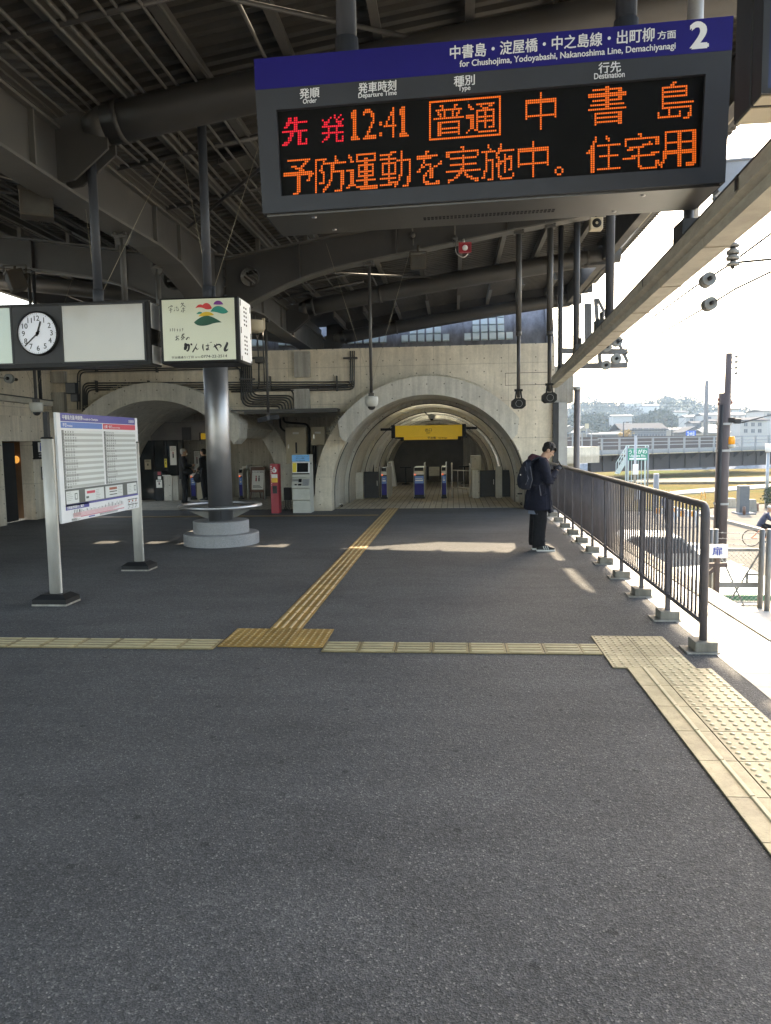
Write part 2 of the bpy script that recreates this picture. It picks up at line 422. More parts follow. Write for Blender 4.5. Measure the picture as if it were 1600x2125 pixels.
# ------------------------------------------------------------------ text
_tc = bpy.data.curves.new('lettering source', 'FONT'); _to = bpy.data.objects.new('lettering source', _tc)
_TX = {}
def glyphs(body, bold=0.0, spacing=1.0):
    """triangles of a string in its own units: (verts Nx2, polys)"""
    k = (body, bold, spacing)
    if k in _TX: return _TX[k]
    COL.objects.link(_to)
    _tc.body = body; _tc.offset = bold; _tc.space_character = spacing; _tc.resolution_u = 4; _tc.space_line = 1.0
    dg = bpy.context.evaluated_depsgraph_get(); dg.update()
    me = bpy.data.meshes.new_from_object(_to.evaluated_get(dg))
    vs = [(v.co.x, v.co.y) for v in me.vertices]; fs = [tuple(p.vertices) for p in me.polygons]
    bpy.data.meshes.remove(me); COL.objects.unlink(_to)
    _TX[k] = (vs, fs); return _TX[k]
def _bold(bold):
    return [(0.0, 0.0, 0.0)] if bold < 0.004 else [(-bold*0.9, 0.0, 0.0), (bold*0.9, 0.0, 0.00025), (0.0, bold*0.7, 0.0005), (0.0, -bold*0.7, 0.00075)]
def text_on(mb, body, o, ux, uy, h=None, bold=0.0, spacing=1.0, align='l', lift=0.0):
    """lay a string on a plane: origin o, unit vectors ux, uy; em height h"""
    vs, fs = glyphs(body, 0.0, spacing)
    if not vs: return
    x0 = min(v[0] for v in vs); x1 = max(v[0] for v in vs)
    dx = -x0 if align == 'l' else (-(x0+x1)/2 if align == 'c' else -x1)
    n = ux.cross(uy).normalized()
    for bx, by, bl_ in _bold(bold): mb.add([o+ux*((v[0]+dx+bx)*h)+uy*((v[1]+by)*h)+n*(lift+bl_) for v in vs], fs, False)
def text_fit(mb, body, bl, br, tl, bold=0.0, lift=0.002, spacing=1.0, nrm=None):
    """stretch the string's own box onto a parallelogram"""
    vs, fs = glyphs(body, 0.0, spacing)
    x0 = min(v[0] for v in vs); x1 = max(v[0] for v in vs); y0 = min(v[1] for v in vs); y1 = max(v[1] for v in vs)
    a = br-bl; b = tl-bl; n = (nrm if nrm is not None else a.cross(b).normalized())
    for bx, by, bl_ in _bold(bold): mb.add([bl+a*((v[0]+bx-x0)/(x1-x0))+b*((v[1]+by-y0)/(y1-y0))+n*(lift+bl_) for v in vs], fs, False)
# ================================================================== ground and platform
ZT, ZS = -1.1, -2.6           # track-bed level, street level
mb = MB([M_asph]); mb.box(-10.1, 2.04, -9, 18.84, -0.4, 0.0)
struct(mb.build('platform_floor'))
mb = MB([M_tile]); mb.box(-12.0, 2.45, 18.84, 36, -0.4, 0.004)
struct(mb.build('concourse_floor'))
mb = MB([M_white]); mb.box(2.04, 2.60, -9, 18.3, -0.4, 0.003)
struct(mb.build('platform_edge_paving'))
mb = MB([M_concp]); mb.box(2.612, 2.86, 6.3, 18.3, -0.4, 0.012); mb.box(2.0, 2.80, -9, 18.3, -1.3, -0.4)
struct(mb.build('platform_kerb'))
M_track = mat('pale track concrete', (0.44, 0.42, 0.38), 0.8, var=0.2, scale=1.5)
mb = MB([M_track]); mb.box(2.8, 14, -9, 13.2, ZT-0.3, ZT)
struct(mb.build('track_bed'))
M_curb = concrete('kerb concrete', (0.40, 0.38, 0.33), False, False)
for nm, (a, b_, w, z0, z1) in {'track_kerb': ((3.62, 6.8), (4.55, 10.6), 0.22, ZT, ZT+0.34), 'track_plinth': ((3.05, 8.2), (3.95, 12.3), 0.3, ZT, ZT+0.10)}.items():
    mb = MB([M_curb]); mb.bar((a[0], a[1], (z0+z1)/2), (b_[0], b_[1], (z0+z1)/2), w, z1-z0)
    tag(mb.build(nm, base=(a[0], a[1], z0)), 'low concrete kerb beside the track near the wire gate' if nm == 'track_kerb' else 'flat concrete plinth strip beside the platform edge', 'kerb')

# ================================================================== canopy
VZ0 = Vector((0, 0, 1))
XC, YC = -4.0, 12.4
def zt(x):
    s = abs(x-XC); return 4.76+0.165*s-0.0035*s*s
def zd(x): return zt(x)+0.42
XE, XW = 4.28, -12.28
canopy = thing('platform_canopy', (XC, YC, 0), 'dark grey steel butterfly canopy over the whole platform', 'canopy')
def deck(y0, y1, xa=XW, xb=XE):
    nx = max(1, int((xb-xa)/1.15)); mb = MB([M_deck]); xs = [xa+(xb-xa)*i/nx for i in range(nx+1)]
    prof = []; y = y0; p = 0.17
    while y < y1-0.01:
        prof += [(y, 0), (y+p*0.42, 0), (y+p*0.55, 0.045), (y+p*0.87, 0.045)]; y += p
    prof.append((y, 0))
    N = len(prof)
    vs = [(x, py, zd(x)+pz) for x in xs for py, pz in prof]
    fs = [(i*N+k, i*N+k+1, (i+1)*N+k+1, (i+1)*N+k) for i in range(nx) for k in range(N-1)]
    mb.add(vs, fs, False)
    return mb.build('roof_deck', parent=canopy, fixn=False)
deck(-8.0, 18.95, XW, 3.51); deck(-8.0, 18.95, 3.86, XE)
for k in range(7): deck(-8.0, 15.9+2.0*(6-k)/6, 3.51+0.05*k, 3.56+0.05*k)  # stepped ends leave an added eave gap, shaped to cast the sun streak
def cover(y0, xa, xb): deck(y0, 22.95, xa, xb)  # strips leave unseen roof slots, added and shaped to cast floor sun patches
cover(18.97, XW, -4.4); cover(19.35, -4.4, -3.1); cover(18.97, -3.1, -2.75); cover(19.28, -2.75, -2.4); cover(18.97, -2.4, -1.4)
for k in range(4): cover(19.05+0.12*k, -1.4+0.18*k, -1.22+0.18*k)
cover(18.97, -0.68, 0.2)
for k in range(12): cover(19.0+0.088*k, 0.2+0.14*k, 0.34+0.14*k)
cover(20.08, 1.88, 3.9); cover(18.97, 3.9, XE)
XR = [1.03+0.855*k for k in range(-4, 4)]
XR = XR + [-4.0, -3.2] + [2*XC-x for x in XR] + [-4.8]
for x in XR:
    for (y0, y1) in ((-8, 18.9), (20.4, 22.9)):
        mb = MB([M_steel_lit]); z = zt(x)+0.2
        mb.box(x-0.03, x+0.0, y0, y1, z+0.02, z+0.2); mb.box(x-0.036, x+0.050, y0, y1, z, z+0.022)
        mb.build('rafter', parent=canopy)
xs_t = [-11.9+(15.8)*i/20 for i in range(21)]
for Y in (2.3, 7.36, 17.5, 22.6):
    for sgn in (-1, 1):
        mb = MB([M_steel])
        x0, x1 = XC+sgn*0.62, XC+sgn*7.75
        pts = [(x0+(x1-x0)*i/12, Y, zt(x0+(x1-x0)*i/12)) for i in range(13)]
        mb.tube(pts, 0.19, 20)
        d0 = Vector(pts[1])-Vector(pts[0])
        for t in (0.02, 0.24, 0.9):
            c = Vector(pts[0])+(Vector(pts[-1])-Vector(pts[0]))*t; cx = c.x; c = Vector((cx, Y, zt(cx)))
            mb.tube([c-d0.normalized()*0.03, c+d0.normalized()*0.03], 0.205, 20)
        # neck and gusset to the centre girder
        mb.tube([(XC+sgn*0.62, Y, zt(x0)), (XC+sgn*0.42, Y, zt(x0)-0.03)], [0.19, 0.125], 20)
        tri = [(XC+sgn*0.13, 4.30), (XC+sgn*0.30, 4.32), (XC+sgn*0.66, 4.60), (XC+sgn*0.66, 4.86), (XC+sgn*0.40, 4.96), (XC+sgn*0.13, 4.90)]
        mb.prism(tri, Y-0.10, Y-0.07); mb.prism(tri, Y+0.07, Y+0.10)
        # seats carrying the rafters
        for x in XR:
            if (x-XC)*sgn > 0.3: mb.box(x-0.03, x+0.03, Y-0.05, Y+0.05, zt(x)+0.15, zt(x)+0.21)
        mb.build('cross_tube', parent=canopy)
mb = MB([M_steeld])
for sgn in (-1, 1):
    xs2 = [XC+sgn*(0.2+7.9*i/12) for i in range(13)]
    mb.prism([(x, zt(x)+0.1) for x in xs2]+[(x, zd(x)+0.03) for x in xs2[::-1]], 22.62, 22.66, 'y')
mb.build('end_fascia', parent=canopy)
# arms over the column
abot = [(0.24, 3.90), (0.45, 3.95), (0.64, 4.03), (0.98, 4.19), (1.3, 4.33), (1.7, 4.465), (2.1, 4.57), (2.7, 4.67), (3.2, 4.75), (4.2, 4.92), (5.0, 5.05), (6.0, 5.20), (7.0, 5.33)]
def atop(d): return zt(XC+d)-0.05
def flange(mb, pts, Y0, Y1, t, axis):
    n = len(pts)
    for i in range(n-1):
        (a, za), (b, zb) = pts[i], pts[i+1]
        if axis == 'x':
            vs = [(a, Y0, za), (b, Y0, zb), (b, Y1, zb), (a, Y1, za), (a, Y0, za-t), (b, Y0, zb-t), (b, Y1, zb-t), (a, Y1, za-t)]
        else:
            vs = [(Y0, a, za), (Y0, b, zb), (Y1, b, zb), (Y1, a, za), (Y0, a, za-t), (Y0, b, zb-t), (Y1, b, zb-t), (Y1, a, za-t)]
        mb.add(vs, [(0, 1, 2, 3), (7, 6, 5, 4), (0, 4, 5, 1), (3, 2, 6, 7), (0, 3, 7, 4), (1, 5, 6, 2)], False)
for sgn in (-1, 1):
    mb = MB([M_steeld]); bot = [(XC+sgn*d, z) for d, z in abot]
    top = [(XC+sgn*d, atop(d)) for d, z in abot]
    hole = [(XC+sgn*0.66+0.15*math.cos(2*PI*k/20), 4.46+0.15*math.sin(2*PI*k/20)) for k in range(20)]
    mb.prism(bot+top[::-1], YC-0.03, YC+0.03, 'y', holes=[hole])
    ring = MB(); mb.lathe([(0.15, -0.09), (0.165, -0.09), (0.165, 0.09), (0.15, 0.09), (0.15, -0.09)], (XC+sgn*0.66, YC, 4.46), 24, 'y')
    for d in (1.5, 3.1, 4.9, 6.4):
        zb = np.interp(d, [q[0] for q in abot], [q[1] for q in abot])
        mb.box(XC+sgn*d-0.012, XC+sgn*d+0.012, YC-0.11, YC+0.11, zb, atop(d))
    mb.build('arm_web', parent=canopy)
    mb = MB([M_steel_lit])
    flange(mb, bot, YC-0.13, YC+0.13, 0.025, 'x'); flange(mb, [(x, z+0.03) for x, z in top], YC-0.13, YC+0.13, 0.025, 'x')
    for x in XR:
        if 0.5 < (x-XC)*sgn < 7.2: mb.box(x-0.03, x+0.03, YC-0.05, YC+0.05, zt(x)-0.02, zt(x)+0.2)
    mb.build('arm_flange', parent=canopy)
# centre girder along the platform
gb = [(0.24, 3.90), (0.6, 4.0), (0.98, 4.09), (1.45, 4.20), (1.93, 4.29), (2.68, 4.34), (4.1, 4.30), (5.0, 4.29)]
for sgn in (-1, 1):
    L = 20.4 if sgn < 0 else 10.2
    bot = [(YC+sgn*d, z) for d, z in gb]+[(YC+sgn*L, 4.29)]; top = [(YC+sgn*d, 4.80) for d, z in gb]+[(YC+sgn*L, 4.80)]
    mb = MB([M_steel]); hole = [(YC+sgn*0.66+0.15*math.cos(2*PI*k/20), 4.46+0.15*math.sin(2*PI*k/20)) for k in range(20)]
    mb.prism(bot+top[::-1], XC-0.13, XC+0.13, 'x', holes=[hole]); 
    mb.build('centre_girder', parent=canopy)
    mb = MB([M_steel_lit]); flange(mb, bot, XC-0.19, XC+0.19, 0.03, 'y'); flange(mb, [(y, z+0.033) for y, z in top], XC-0.19, XC+0.19, 0.03, 'y')
    for d in (1.9, 2.75, 4.4, 5.6):
        mb.box(XC-0.18, XC+0.18, YC+sgn*d-0.012, YC+sgn*d+0.012, 4.31, 4.80)
    mb.build('girder_flange', parent=canopy)
# column head above the shaft
mb = MB([M_steeld]); mb.cyl(XC, YC, 3.6, 5.0, 0.235, 28); mb.cyl(XC, YC, 4.78, 4.83, 0.33, 28); mb.cyl(XC, YC, 3.86, 3.90, 0.30, 28)
for k in range(10): mb.box(XC+0.243, XC+0.27, YC-0.16+0.03*(k % 2)*8, YC-0.10+0.03*(k % 2)*8, 4.02+0.07*k, 4.04+0.07*k)
mb.build('column_head', parent=canopy)
# eaves
for sgn in (-1, 1):
    xa = XC+sgn*7.35; mb = MB([M_steel])
    z0 = zt(XC+7.35)
    mb.box(min(xa, xa+sgn*0.16), max(xa, xa+sgn*0.16), -8, 22.9, z0-0.12, z0+0.38)
    mb.build('eave_beam', parent=canopy)
    mb = MB([M_trough]); xb = xa+sgn*0.30
    mb.prism([(xb-0.10, z0+0.12), (xb+0.10, z0+0.12), (xb+0.12, z0+0.28), (xb+0.10, z0+0.28), (xb+0.085, z0+0.14), (xb-0.085, z0+0.14), (xb-0.10, z0+0.28), (xb-0.12, z0+0.28)], -8, 15.7)
    mb.build('gutter', parent=canopy)
    mb = MB([M_steel]); xe = XC+sgn*8.28
    mb.box(xa+sgn*0.50 if sgn > 0 else xa-0.56, xa+0.56 if sgn > 0 else xa-0.50, -8, 22.9, z0+0.22, z0+0.46)
    mb.build('edge_angle', parent=canopy)
    for Y in (2.3, 7.36, 12.4, 17.5, 22.6):
        mb = MB([M_steeld]); p0 = XC+sgn*6.95; p1 = XC+sgn*8.05
        if Y == 12.4:
            mb.prism([(p0, z0-0.38), (p1-sgn*0.25, z0-0.30), (p1, z0-0.12), (p1, z0+0.05), (p0, z0-0.02)], Y-0.2, Y+0.2)
        else:
            mb.prism([(p0, z0-0.22), (p0+sgn*0.5, z0-0.20), (p1-sgn*0.3, z0+0.1), (p1-sgn*0.3, z0+0.2), (p0, z0+0.2)], Y-0.13, Y+0.13)
        mb.build('eave_bracket', parent=canopy)
# cross ties and diagonal braces under the deck
for Y in (4.9, 6.0, 8.7, 10.2, 14.2, 15.8, 16.7):
    mb = MB([M_steel]); mb.tube([(x, Y, zt(x)+0.17) for x in (-11.5, -8, -4.6)], 0.032, 8); mb.tube([(x, Y, zt(x)+0.17) for x in (-3.9, -3, -1.95)], 0.032, 8)
    mb.build('tie_bar', parent=canopy)
for (a, b_) in (((-3.9, 4.3), (-0.3, 7.3)), ((-3.9, 11.0), (-0.5, 7.5)), ((-4.1, 4.3), (-7.6, 7.3)), ((-4.1, 11.0), (-7.6, 7.5)), ((-3.9, 13.6), (-0.4, 17.4)), ((-4.1, 13.6), (-7.6, 17.4))):
    mb = MB([M_steeld]); mb.tube([(a[0], a[1], zt(a[0])+0.12), (b_[0], b_[1], zt(b_[0])+0.12)], 0.022, 8)
    mb.build('brace_rod', parent=canopy)
# conduits running along the canopy
cond = thing('conduit_bundle', (XC, 6, 4.9), 'bundle of thin grey conduits running lengthways under the canopy deck', 'conduits')
rnd = random.Random(3)
xcs = [-2.30, -2.42, -3.05, -3.12, -3.62, -5.12, -5.66, -6.0, -6.1, -6.6, -6.9, -7.9, -8.0, -8.12, -2.62, -2.72, -2.95, -3.40, -3.52, -3.75, -3.86, -4.45, -4.56, -4.67, -4.9, -5.02, -5.3, -5.42, -5.54, -5.9, -6.3, -6.42, -7.3, -7.42, -1.72]
for k, x in enumerate(xcs):
    mb = MB([M_pipe]); r = rnd.choice((0.010, 0.014, 0.018)); z = zt(x)+0.17-0.02*(k % 2)
    ya, yb = -6, rnd.choice((16.9, 12.0, 18.2, 15.2))
    mb.tube([(x, ya, z), (x, yb, z)], r, 8)
    mb.build('conduit', parent=cond)

pl = thing('reflector_plate', PY(490, 340, 9.6), 'flat dark plate hung under the deck left of the departure board', 'plate')
mb = MB([mat('dull plate', (0.085, 0.08, 0.07), 0.5)]); q_ = [PY(x, y, Y) for x, y, Y in ((452, 341, 9.2), (515, 320, 9.2), (535, 345, 10.1), (478, 362, 10.1))]
mb.add(q_+[v+VZ0*.03 for v in q_], [(3, 2, 1, 0), (4, 5, 6, 7), (0, 1, 5, 4), (1, 2, 6, 5), (2, 3, 7, 6), (3, 0, 4, 7)], False); mb.build('sheet', parent=pl)
for v in q_: mb = MB([M_steel]); mb.bar(v, (v.x, v.y, zd(v.x)), .02); mb.build('strut', parent=pl)
mb = MB([M_steel]); mb.bar(PY(378, 343, 9.2), q_[1]+VZ0*.03, .03); mb.build('cross_strut', parent=pl)

# ================================================================== platform column
colm = thing('platform_column', (XC, YC, 0), 'round polished steel column on a stepped granite base with a ring rail', 'column')
mb = MB([M_chrome]); mb.cyl(XC, YC, 0.40, 3.62, 0.205, 40); mb.build('shaft', parent=colm)
mb = MB([M_granite]); mb.lathe([(0, 0), (0.64, 0), (0.64, 0.185), (0.63, 0.195), (0, 0.195)], (XC, YC, 0), 48, smooth=False)
mb.lathe([(0, 0.195), (0.475, 0.195), (0.475, 0.395), (0.465, 0.405), (0, 0.405)], (XC, YC, 0), 48, smooth=False)
mb.build('granite_base', parent=colm)
mb = MB([M_chrome]); mb.tube([(XC+0.675*math.cos(2*PI*k/56), YC+0.675*math.sin(2*PI*k/56), 0.655) for k in range(56)], 0.038, 12, close=True)
mb.build('ring_rail', parent=colm)
M_frost = mat('frosted bracket plate', (0.15, 0.145, 0.135), 0.4, var=0.1)
for k in range(4):
    a = PI/4*0.4+k*PI/2; mb = MB([M_frost]); mb.T = Matrix.Translation((XC, YC, 0)) @ Matrix.Rotation(a, 4, 'Z')
    mb.prism([(0.20, 0.44), (0.25, 0.44), (0.645, 0.635), (0.20, 0.58)], -0.006, 0.006, 'y')
    mb.build('bracket', parent=colm)

# ================================================================== station wall with its arched vaults
YW = 18.3; CR = (-0.62, 0.43); CL = (-7.55, 0.43); RI0, RO0 = 2.42, 2.84
wall = thing('station_wall', (-3, YW, 0), 'fair faced concrete station front with two vaulted openings', 'wall')
def a_at(c, r, z): return math.degrees(math.asin((z-c[1])/r))
zs = 2.47
path = [(2.45, 0), (2.45, 4.0), (-12, 4.0), (-12, 2.0)]
al = a_at(CL, RI0, 2.0)
path += arc(CL[0], CL[1], RI0, 180-al, al, 28)
path += arc(CL[0], CL[1], RO0, a_at(CL, RO0, 2.2), a_at(CL, RO0, zs), 3)
a1 = a_at(CR, RO0, zs)
path += [(CR[0]-RO0*math.cos(math.radians(a1)), zs)]
path += arc(CR[0], CR[1], RO0, 180-a1, 180, 10) + [(-3.62, 0), (-3.04, 0)]
path += arc(CR[0], CR[1], RI0, 180, 0, 40) + [(1.80, 0)]
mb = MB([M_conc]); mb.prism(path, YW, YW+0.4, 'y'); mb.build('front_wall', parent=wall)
# projecting pilaster blocks and sunk panels
mb = MB([M_concp])
for (p0, p1) in (((1172, 505), None),):
    pass
for (x0, y0, x1, y1) in ((612, 731, 645, 783), (612, 808, 645, 855), (110, 772, 140, 795), (112, 815, 140, 855)):
    a = PY(x0, y0, YW); b_ = PY(x1, y1, YW); mb.box(a.x, b_.x, YW-0.14, YW+0.02, b_.z, min(a.z, 3.99))
mb.build('pilaster_block', parent=wall)
mb = MB([M_pipedk])
for (x0, y0, x1, y1) in ((1048, 774, 1142, 798), (38, 798, 110, 822)):
    a = PY(x0, y0, YW-0.004); b_ = PY(x1, y1, YW-0.004)
    for (u0, v0, u1, v1) in ((a.x, a.z, b_.x, a.z-0.012), (a.x, b_.z+0.012, b_.x, b_.z), (a.x, a.z, a.x+0.012, b_.z)):
        mb.box(u0, u1, YW-0.004, YW+0.004, v1, v0)
mb.build('panel_groove', parent=wall)
# hoods
for c in (CR, CL):
    kk = 17.62/18.3; hx, hz = c[0]*kk, 1.7+(c[1]-1.7)*kk; ri, ro, rm = 2.41*kk, 2.86*kk, 2.60*kk; a0 = 37
    mb = MB([M_concr])
    o = arc(hx, hz, ro, a0+2, 180-a0-2, 44); i_ = arc(hx, hz, ri, 180-a0+5, a0-5, 44)
    mb.prism(o+[(hx+rm*math.cos(math.radians(180-a0+4)), hz+rm*math.sin(math.radians(180-a0+4)))]+i_+[(hx+rm*math.cos(math.radians(a0-4)), hz+rm*math.sin(math.radians(a0-4)))], 17.62, YW+0.02, 'y')
    mb.build('arch_hood', parent=wall)
# stepped vault rings of the right passage: (y0, y1, inner radius)
def ring(name, c, y0, y1, r0, r1, material, par, a0=0, legs=True, a1=180):
    mb = MB([material]); o = arc(c[0], c[1], r1, a0, a1, 48); i_ = arc(c[0], c[1], r0, a1, a0, 48)
    if legs: o = [(c[0]+r1, 0.0)]+o+[(c[0]-r1, 0.0)]; i_ = [(c[0]-r0, 0.0)]+i_+[(c[0]+r0, 0.0)]
    mb.prism(o+i_, y0, y1, 'y', smooth_side=False)
    return mb.build(name, parent=par)
for (y0, y1, r0) in ((YW+0.4, 20.6, 2.415), (20.6, 23.2, 2.30), (23.2, 24.3, 2.17), (25.2, 26.3, 2.16), (26.3, 28.6, 2.04), (28.6, 31.0, 1.93)):
    ring('vault_ring', CR, y0, y1, r0, RO0, M_concr, wall)
for (y0, r0) in ((YW+0.42, 2.40), (20.6, 2.30), (23.2, 2.17), (26.3, 2.04), (28.6, 1.93)):
    ring('vault_joint', CR, y0-0.02, y0-0.004, r0-0.004, r0+0.016, M_pipedk, wall)
ring('vault_ring', CL, YW+0.4, 21.5, 2.42, RO0, M_concr, wall, 36, False, 144)
ring('vault_ring', CL, 21.5, 24.0, 2.40, RO0+0.05, M_concr, wall)
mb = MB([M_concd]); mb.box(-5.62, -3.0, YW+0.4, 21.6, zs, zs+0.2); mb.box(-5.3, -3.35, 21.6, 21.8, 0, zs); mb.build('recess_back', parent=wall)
mb = MB([M_concp]); mb.box(-12, 2.45, YW+0.4, 24.2, 3.86, 4.0); mb.box(-4.0, 2.45, 25.3, 31.2, 3.86, 4.0); mb.box(2.25, 2.45, YW+0.4, 23.6, 0, 3.86); mb.box(2.25, 2.45, 26.0, 31.2, 0, 3.86)
mb.build('roof_slab', parent=wall)
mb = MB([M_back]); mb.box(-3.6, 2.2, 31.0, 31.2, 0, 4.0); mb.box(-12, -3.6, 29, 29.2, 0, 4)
mb.build('end_wall', parent=wall)
mb = MB([M_concp]); mb.box(0.42, 0.58, 30.6, 30.99, 0, 2.4); mb.box(0.58, 1.6, 30.8, 30.99, 0, 2.4); mb.build('end_pier', parent=wall)
# right-hand end: corbel and steel posts
mb = MB([M_concp]); a = PY(1140, 790, YW); b_ = PY(1190, 828, YW); mb.box(2.36, b_.x, YW+0.02, YW+0.7, 2.58, 3.02); mb.box(2.452, b_.x, YW+0.02, YW+0.7, 3.02, 3.45)
mb.build('corbel', parent=wall)
mb = MB([M_dkgrey]); mb.box(2.40, 2.53, YW-0.12, YW-0.004, 0.0, 2.58); mb.build('steel_jamb', parent=wall)
mb = MB([M_galv]); mb.box(2.535, 2.74, YW-0.10, YW+0.2, 0.0, 2.58); mb.build('steel_jamb', parent=wall)
t = thing('drain_post', (2.93, 18.0, 0), 'round brown post rising beside the right end of the concrete wall', 'post')
mb = MB([mat('brown grey post', (0.125, 0.112, 0.115), 0.45)]); mb.cyl(2.93, 18.0, -1.1, 2.9, 0.075, 20); mb.build('pipe', parent=t)
mb = MB([M_galv]); mb.cyl(2.93, 18.0, 2.85, 2.93, 0.09, 20); mb.build('collar', parent=t)

# bird spikes on the hoods
M_spike = mat('bird spike steel', (0.50, 0.45, 0.33), 0.4, 0.5, var=0.1)
for c, nm, aa, bb in (((CR[0]*.963, 1.7+(CR[1]-1.7)*.963), 'row of bird spikes on the right arch hood', 60, 150), ((CL[0]*.963, 1.7+(CL[1]-1.7)*.963), 'row of bird spikes on the left arch hood', 105, 146)):
    mb = MB([M_spike]); k = aa
    rr = random.Random(5)
    while k < bb:
        big = 1.0 if k > 104 else 0.35
        for yy in (-0.28, -0.18, -0.08):
            a = math.radians(k+rr.uniform(-0.4, 0.4)); b2 = a+rr.uniform(-0.05, 0.05)
            mb.tube([(c[0]+2.745*math.cos(a), YW-.28+yy, c[1]+2.745*math.sin(a)), (c[0]+(2.77+0.11*big)*math.cos(b2), YW-.28+yy+rr.uniform(-.05, .05), c[1]+(2.77+0.11*big)*math.sin(b2))], 0.0035, 4)
        k += 1.1
    tag(mb.build('bird_spikes', base=(c[0], YW, 3.2)), nm, 'bird spikes')

# barrel-roofed building behind the wall with glass blocks
bar = thing('barrel_roof', (-2, 27, 3.5), 'weathered zinc barrel roof with glass block windows seen above the wall', 'roof')
def bz(y): return 3.6+3.7*math.sqrt(max(0, 1-((y-27.2)/4.1)**2))
ys = [27.2-4.1*math.cos(math.radians(4+ i*172/40)) for i in range(41)]
mb = MB([M_zinc]); xe = 2.95
vs = [(x, y, bz(y)) for x in (-12, xe) for y in ys]; n = len(ys)
mb.add(vs, [(k, k+1, n+k+1, n+k) for k in range(n-1)], True)
XW0 = [PY(962, 690, 23.6).x-1.94*k for k in range(6)]
for x in XW0:
    for dx in (-0.20, 1.60):
        mb.add([(xx, y, bz(y)+dz) for xx in (x+dx-0.05, x+dx+0.05) for y in ys[1:22] for dz in (0, 0.06)],
               [(2*k+1, 2*k+3, 42+2*k+3, 42+2*k+1) for k in range(20)]+[(2*k, 2*k+2, 2*k+3, 2*k+1) for k in range(20)]+[(42+2*k, 42+2*k+1, 42+2*k+3, 42+2*k+2) for k in range(20)], False)
mb.prism([(y, bz(y)) for y in ys], xe, xe+0.05, 'x')
mb.prism([(y, bz(y)) for y in ys[1:21]]+[(y-0.12, bz(y)+0.12) for y in ys[20:0:-1]], xe-0.1, xe+0.12, 'x')
mb.build('roof_shell', parent=bar, fixn=False)
for x0 in XW0:
    mb = MB([M_gblock, M_zinc]); nx, ny = 6, 7
    for j in range(ny):
        t0 = 3.35+j*0.95
        y0 = np.interp(t0, range(41), ys); y1 = np.interp(t0+0.74, range(41), ys)
        for i in range(nx):
            if i in (0, nx-1) and j > 0: continue
            xa = x0+i*0.255+0.02; xb = xa+0.20
            mb.m = 0
            mb.add([(xa, y0-0.06, bz(y0)+0.02), (xb, y0-0.06, bz(y0)+0.02), (xb, y1-0.06, bz(y1)+0.03), (xa, y1-0.06, bz(y1)+0.03),
                    (xa, y0+.02, bz(y0)-0.02), (xb, y0+.02, bz(y0)-0.02), (xb, y1+.02, bz(y1)-0.02), (xa, y1+.02, bz(y1)-0.02)],
                   [(0, 1, 2, 3), (0, 4, 5, 1), (1, 5, 6, 2), (2, 6, 7, 3), (3, 7, 4, 0)], False)
    mb.m = 1
    for xa in (x0-0.05, x0+6*0.255):
        ya = [np.interp(3.0+k*0.4, range(41), ys) for k in range(21)]
        mb.add([(xx, y-0.08, bz(y)+0.04) for xx in (xa, xa+0.05) for y in ya], [(k, k+1, 22+k, 21+k) for k in range(20)], False)
    mb.build('glass_block_window', parent=bar)

# ================================================================== left side wall with the toilet entrance
lw = thing('toilet_block', (-9.9, 14, 0), 'concrete toilet block at the left edge with an open doorway', 'building')
mb = MB([M_conc]); XL = -9.82
mb.box(XL-0.3, XL, 8.0, 15.42, 0, 1.85); mb.box(XL-0.3, XL, 16.58, 18.2, 0, 1.85); mb.box(XL-0.3, XL+0.003, 8.0, 18.2, 1.85, 2.42)
mb.box(XL-0.75, XL-0.35, 7.0, 18.28, 2.42, 4.9)
mb.build('wall', parent=lw)
mb = MB([M_black]); mb.box(XL-2.3, XL-2.2, 14.6, 17.4, 0, 1.85); mb.box(XL-2.2, XL-0.3, 17.3, 17.4, 0, 1.85); mb.box(XL-2.2, XL-0.3, 14.6, 14.7, 0, 1.85); mb.box(XL-2.3, XL-0.3, 14.6, 17.4, 1.852, 1.9)
mb.build('lobby', parent=lw)
mb = MB([M_black]); mb.T = Matrix.Translation((XL-0.22, 15.44, 0)) @ Matrix.Rotation(math.radians(92), 4, 'Z')
mb.bbox(0, 0.80, -0.02, 0.02, 0.02, 1.82, 0.005); mb.build('door', parent=lw)
M_warm = mat('warm ochre lobby wall', (0.20, 0.105, 0.04), 0.6)
mb = MB([M_warm]); mb.box(XL-1.2, XL-0.32, 16.9, 16.95, 0, 1.85); mb.build('inner_wall', parent=lw)
t = tag(MB([emis('lobby lamp', (1.0, 0.5, 0.12), 0.12)]).ell((XL-0.55, 16.8, 1.42), 0.075, 0.06, 0.09).build('wall_lamp', base=(XL-0.55, 16.86, 1.42)), 'small round warm lamp glowing inside the toilet doorway', 'lamp')
yq = PX(81, 925, XL).y
tp = thing('toilet_sign', (XL+0.02, yq, 1.6), 'black sign with a blue man pictogram by the toilet doorway', 'sign')
mb = MB([M_black]); mb.box(XL+0.004, XL+0.03, 16.59, yq+.5, 1.42, 1.848); mb.build('panel', parent=tp)
ux, uy = Vector((0, 1, 0)), Vector((0, 0, 1)); px_ = XL+0.031
mb = MB([M_paper, M_bluei]); mb.box(px_, px_+0.004, yq-.10, yq+.13, 1.59, 1.82); mb.m = 1; mb.box(px_+0.004, px_+0.007, yq-.025, yq+.045, 1.61, 1.75); mb.lathe([(0, px_+0.004), (0.028, px_+0.004), (0.028, px_+0.007), (0, px_+0.007)], (0, yq+.01, 1.78), 14, 'x'); mb.build('pictogram', parent=tp)
mb = MB([M_ink]); text_on(mb, 'お手洗い', Vector((px_+0.003, yq-.09, 1.52)), ux, uy, 0.055); mb.build('lettering', parent=tp)
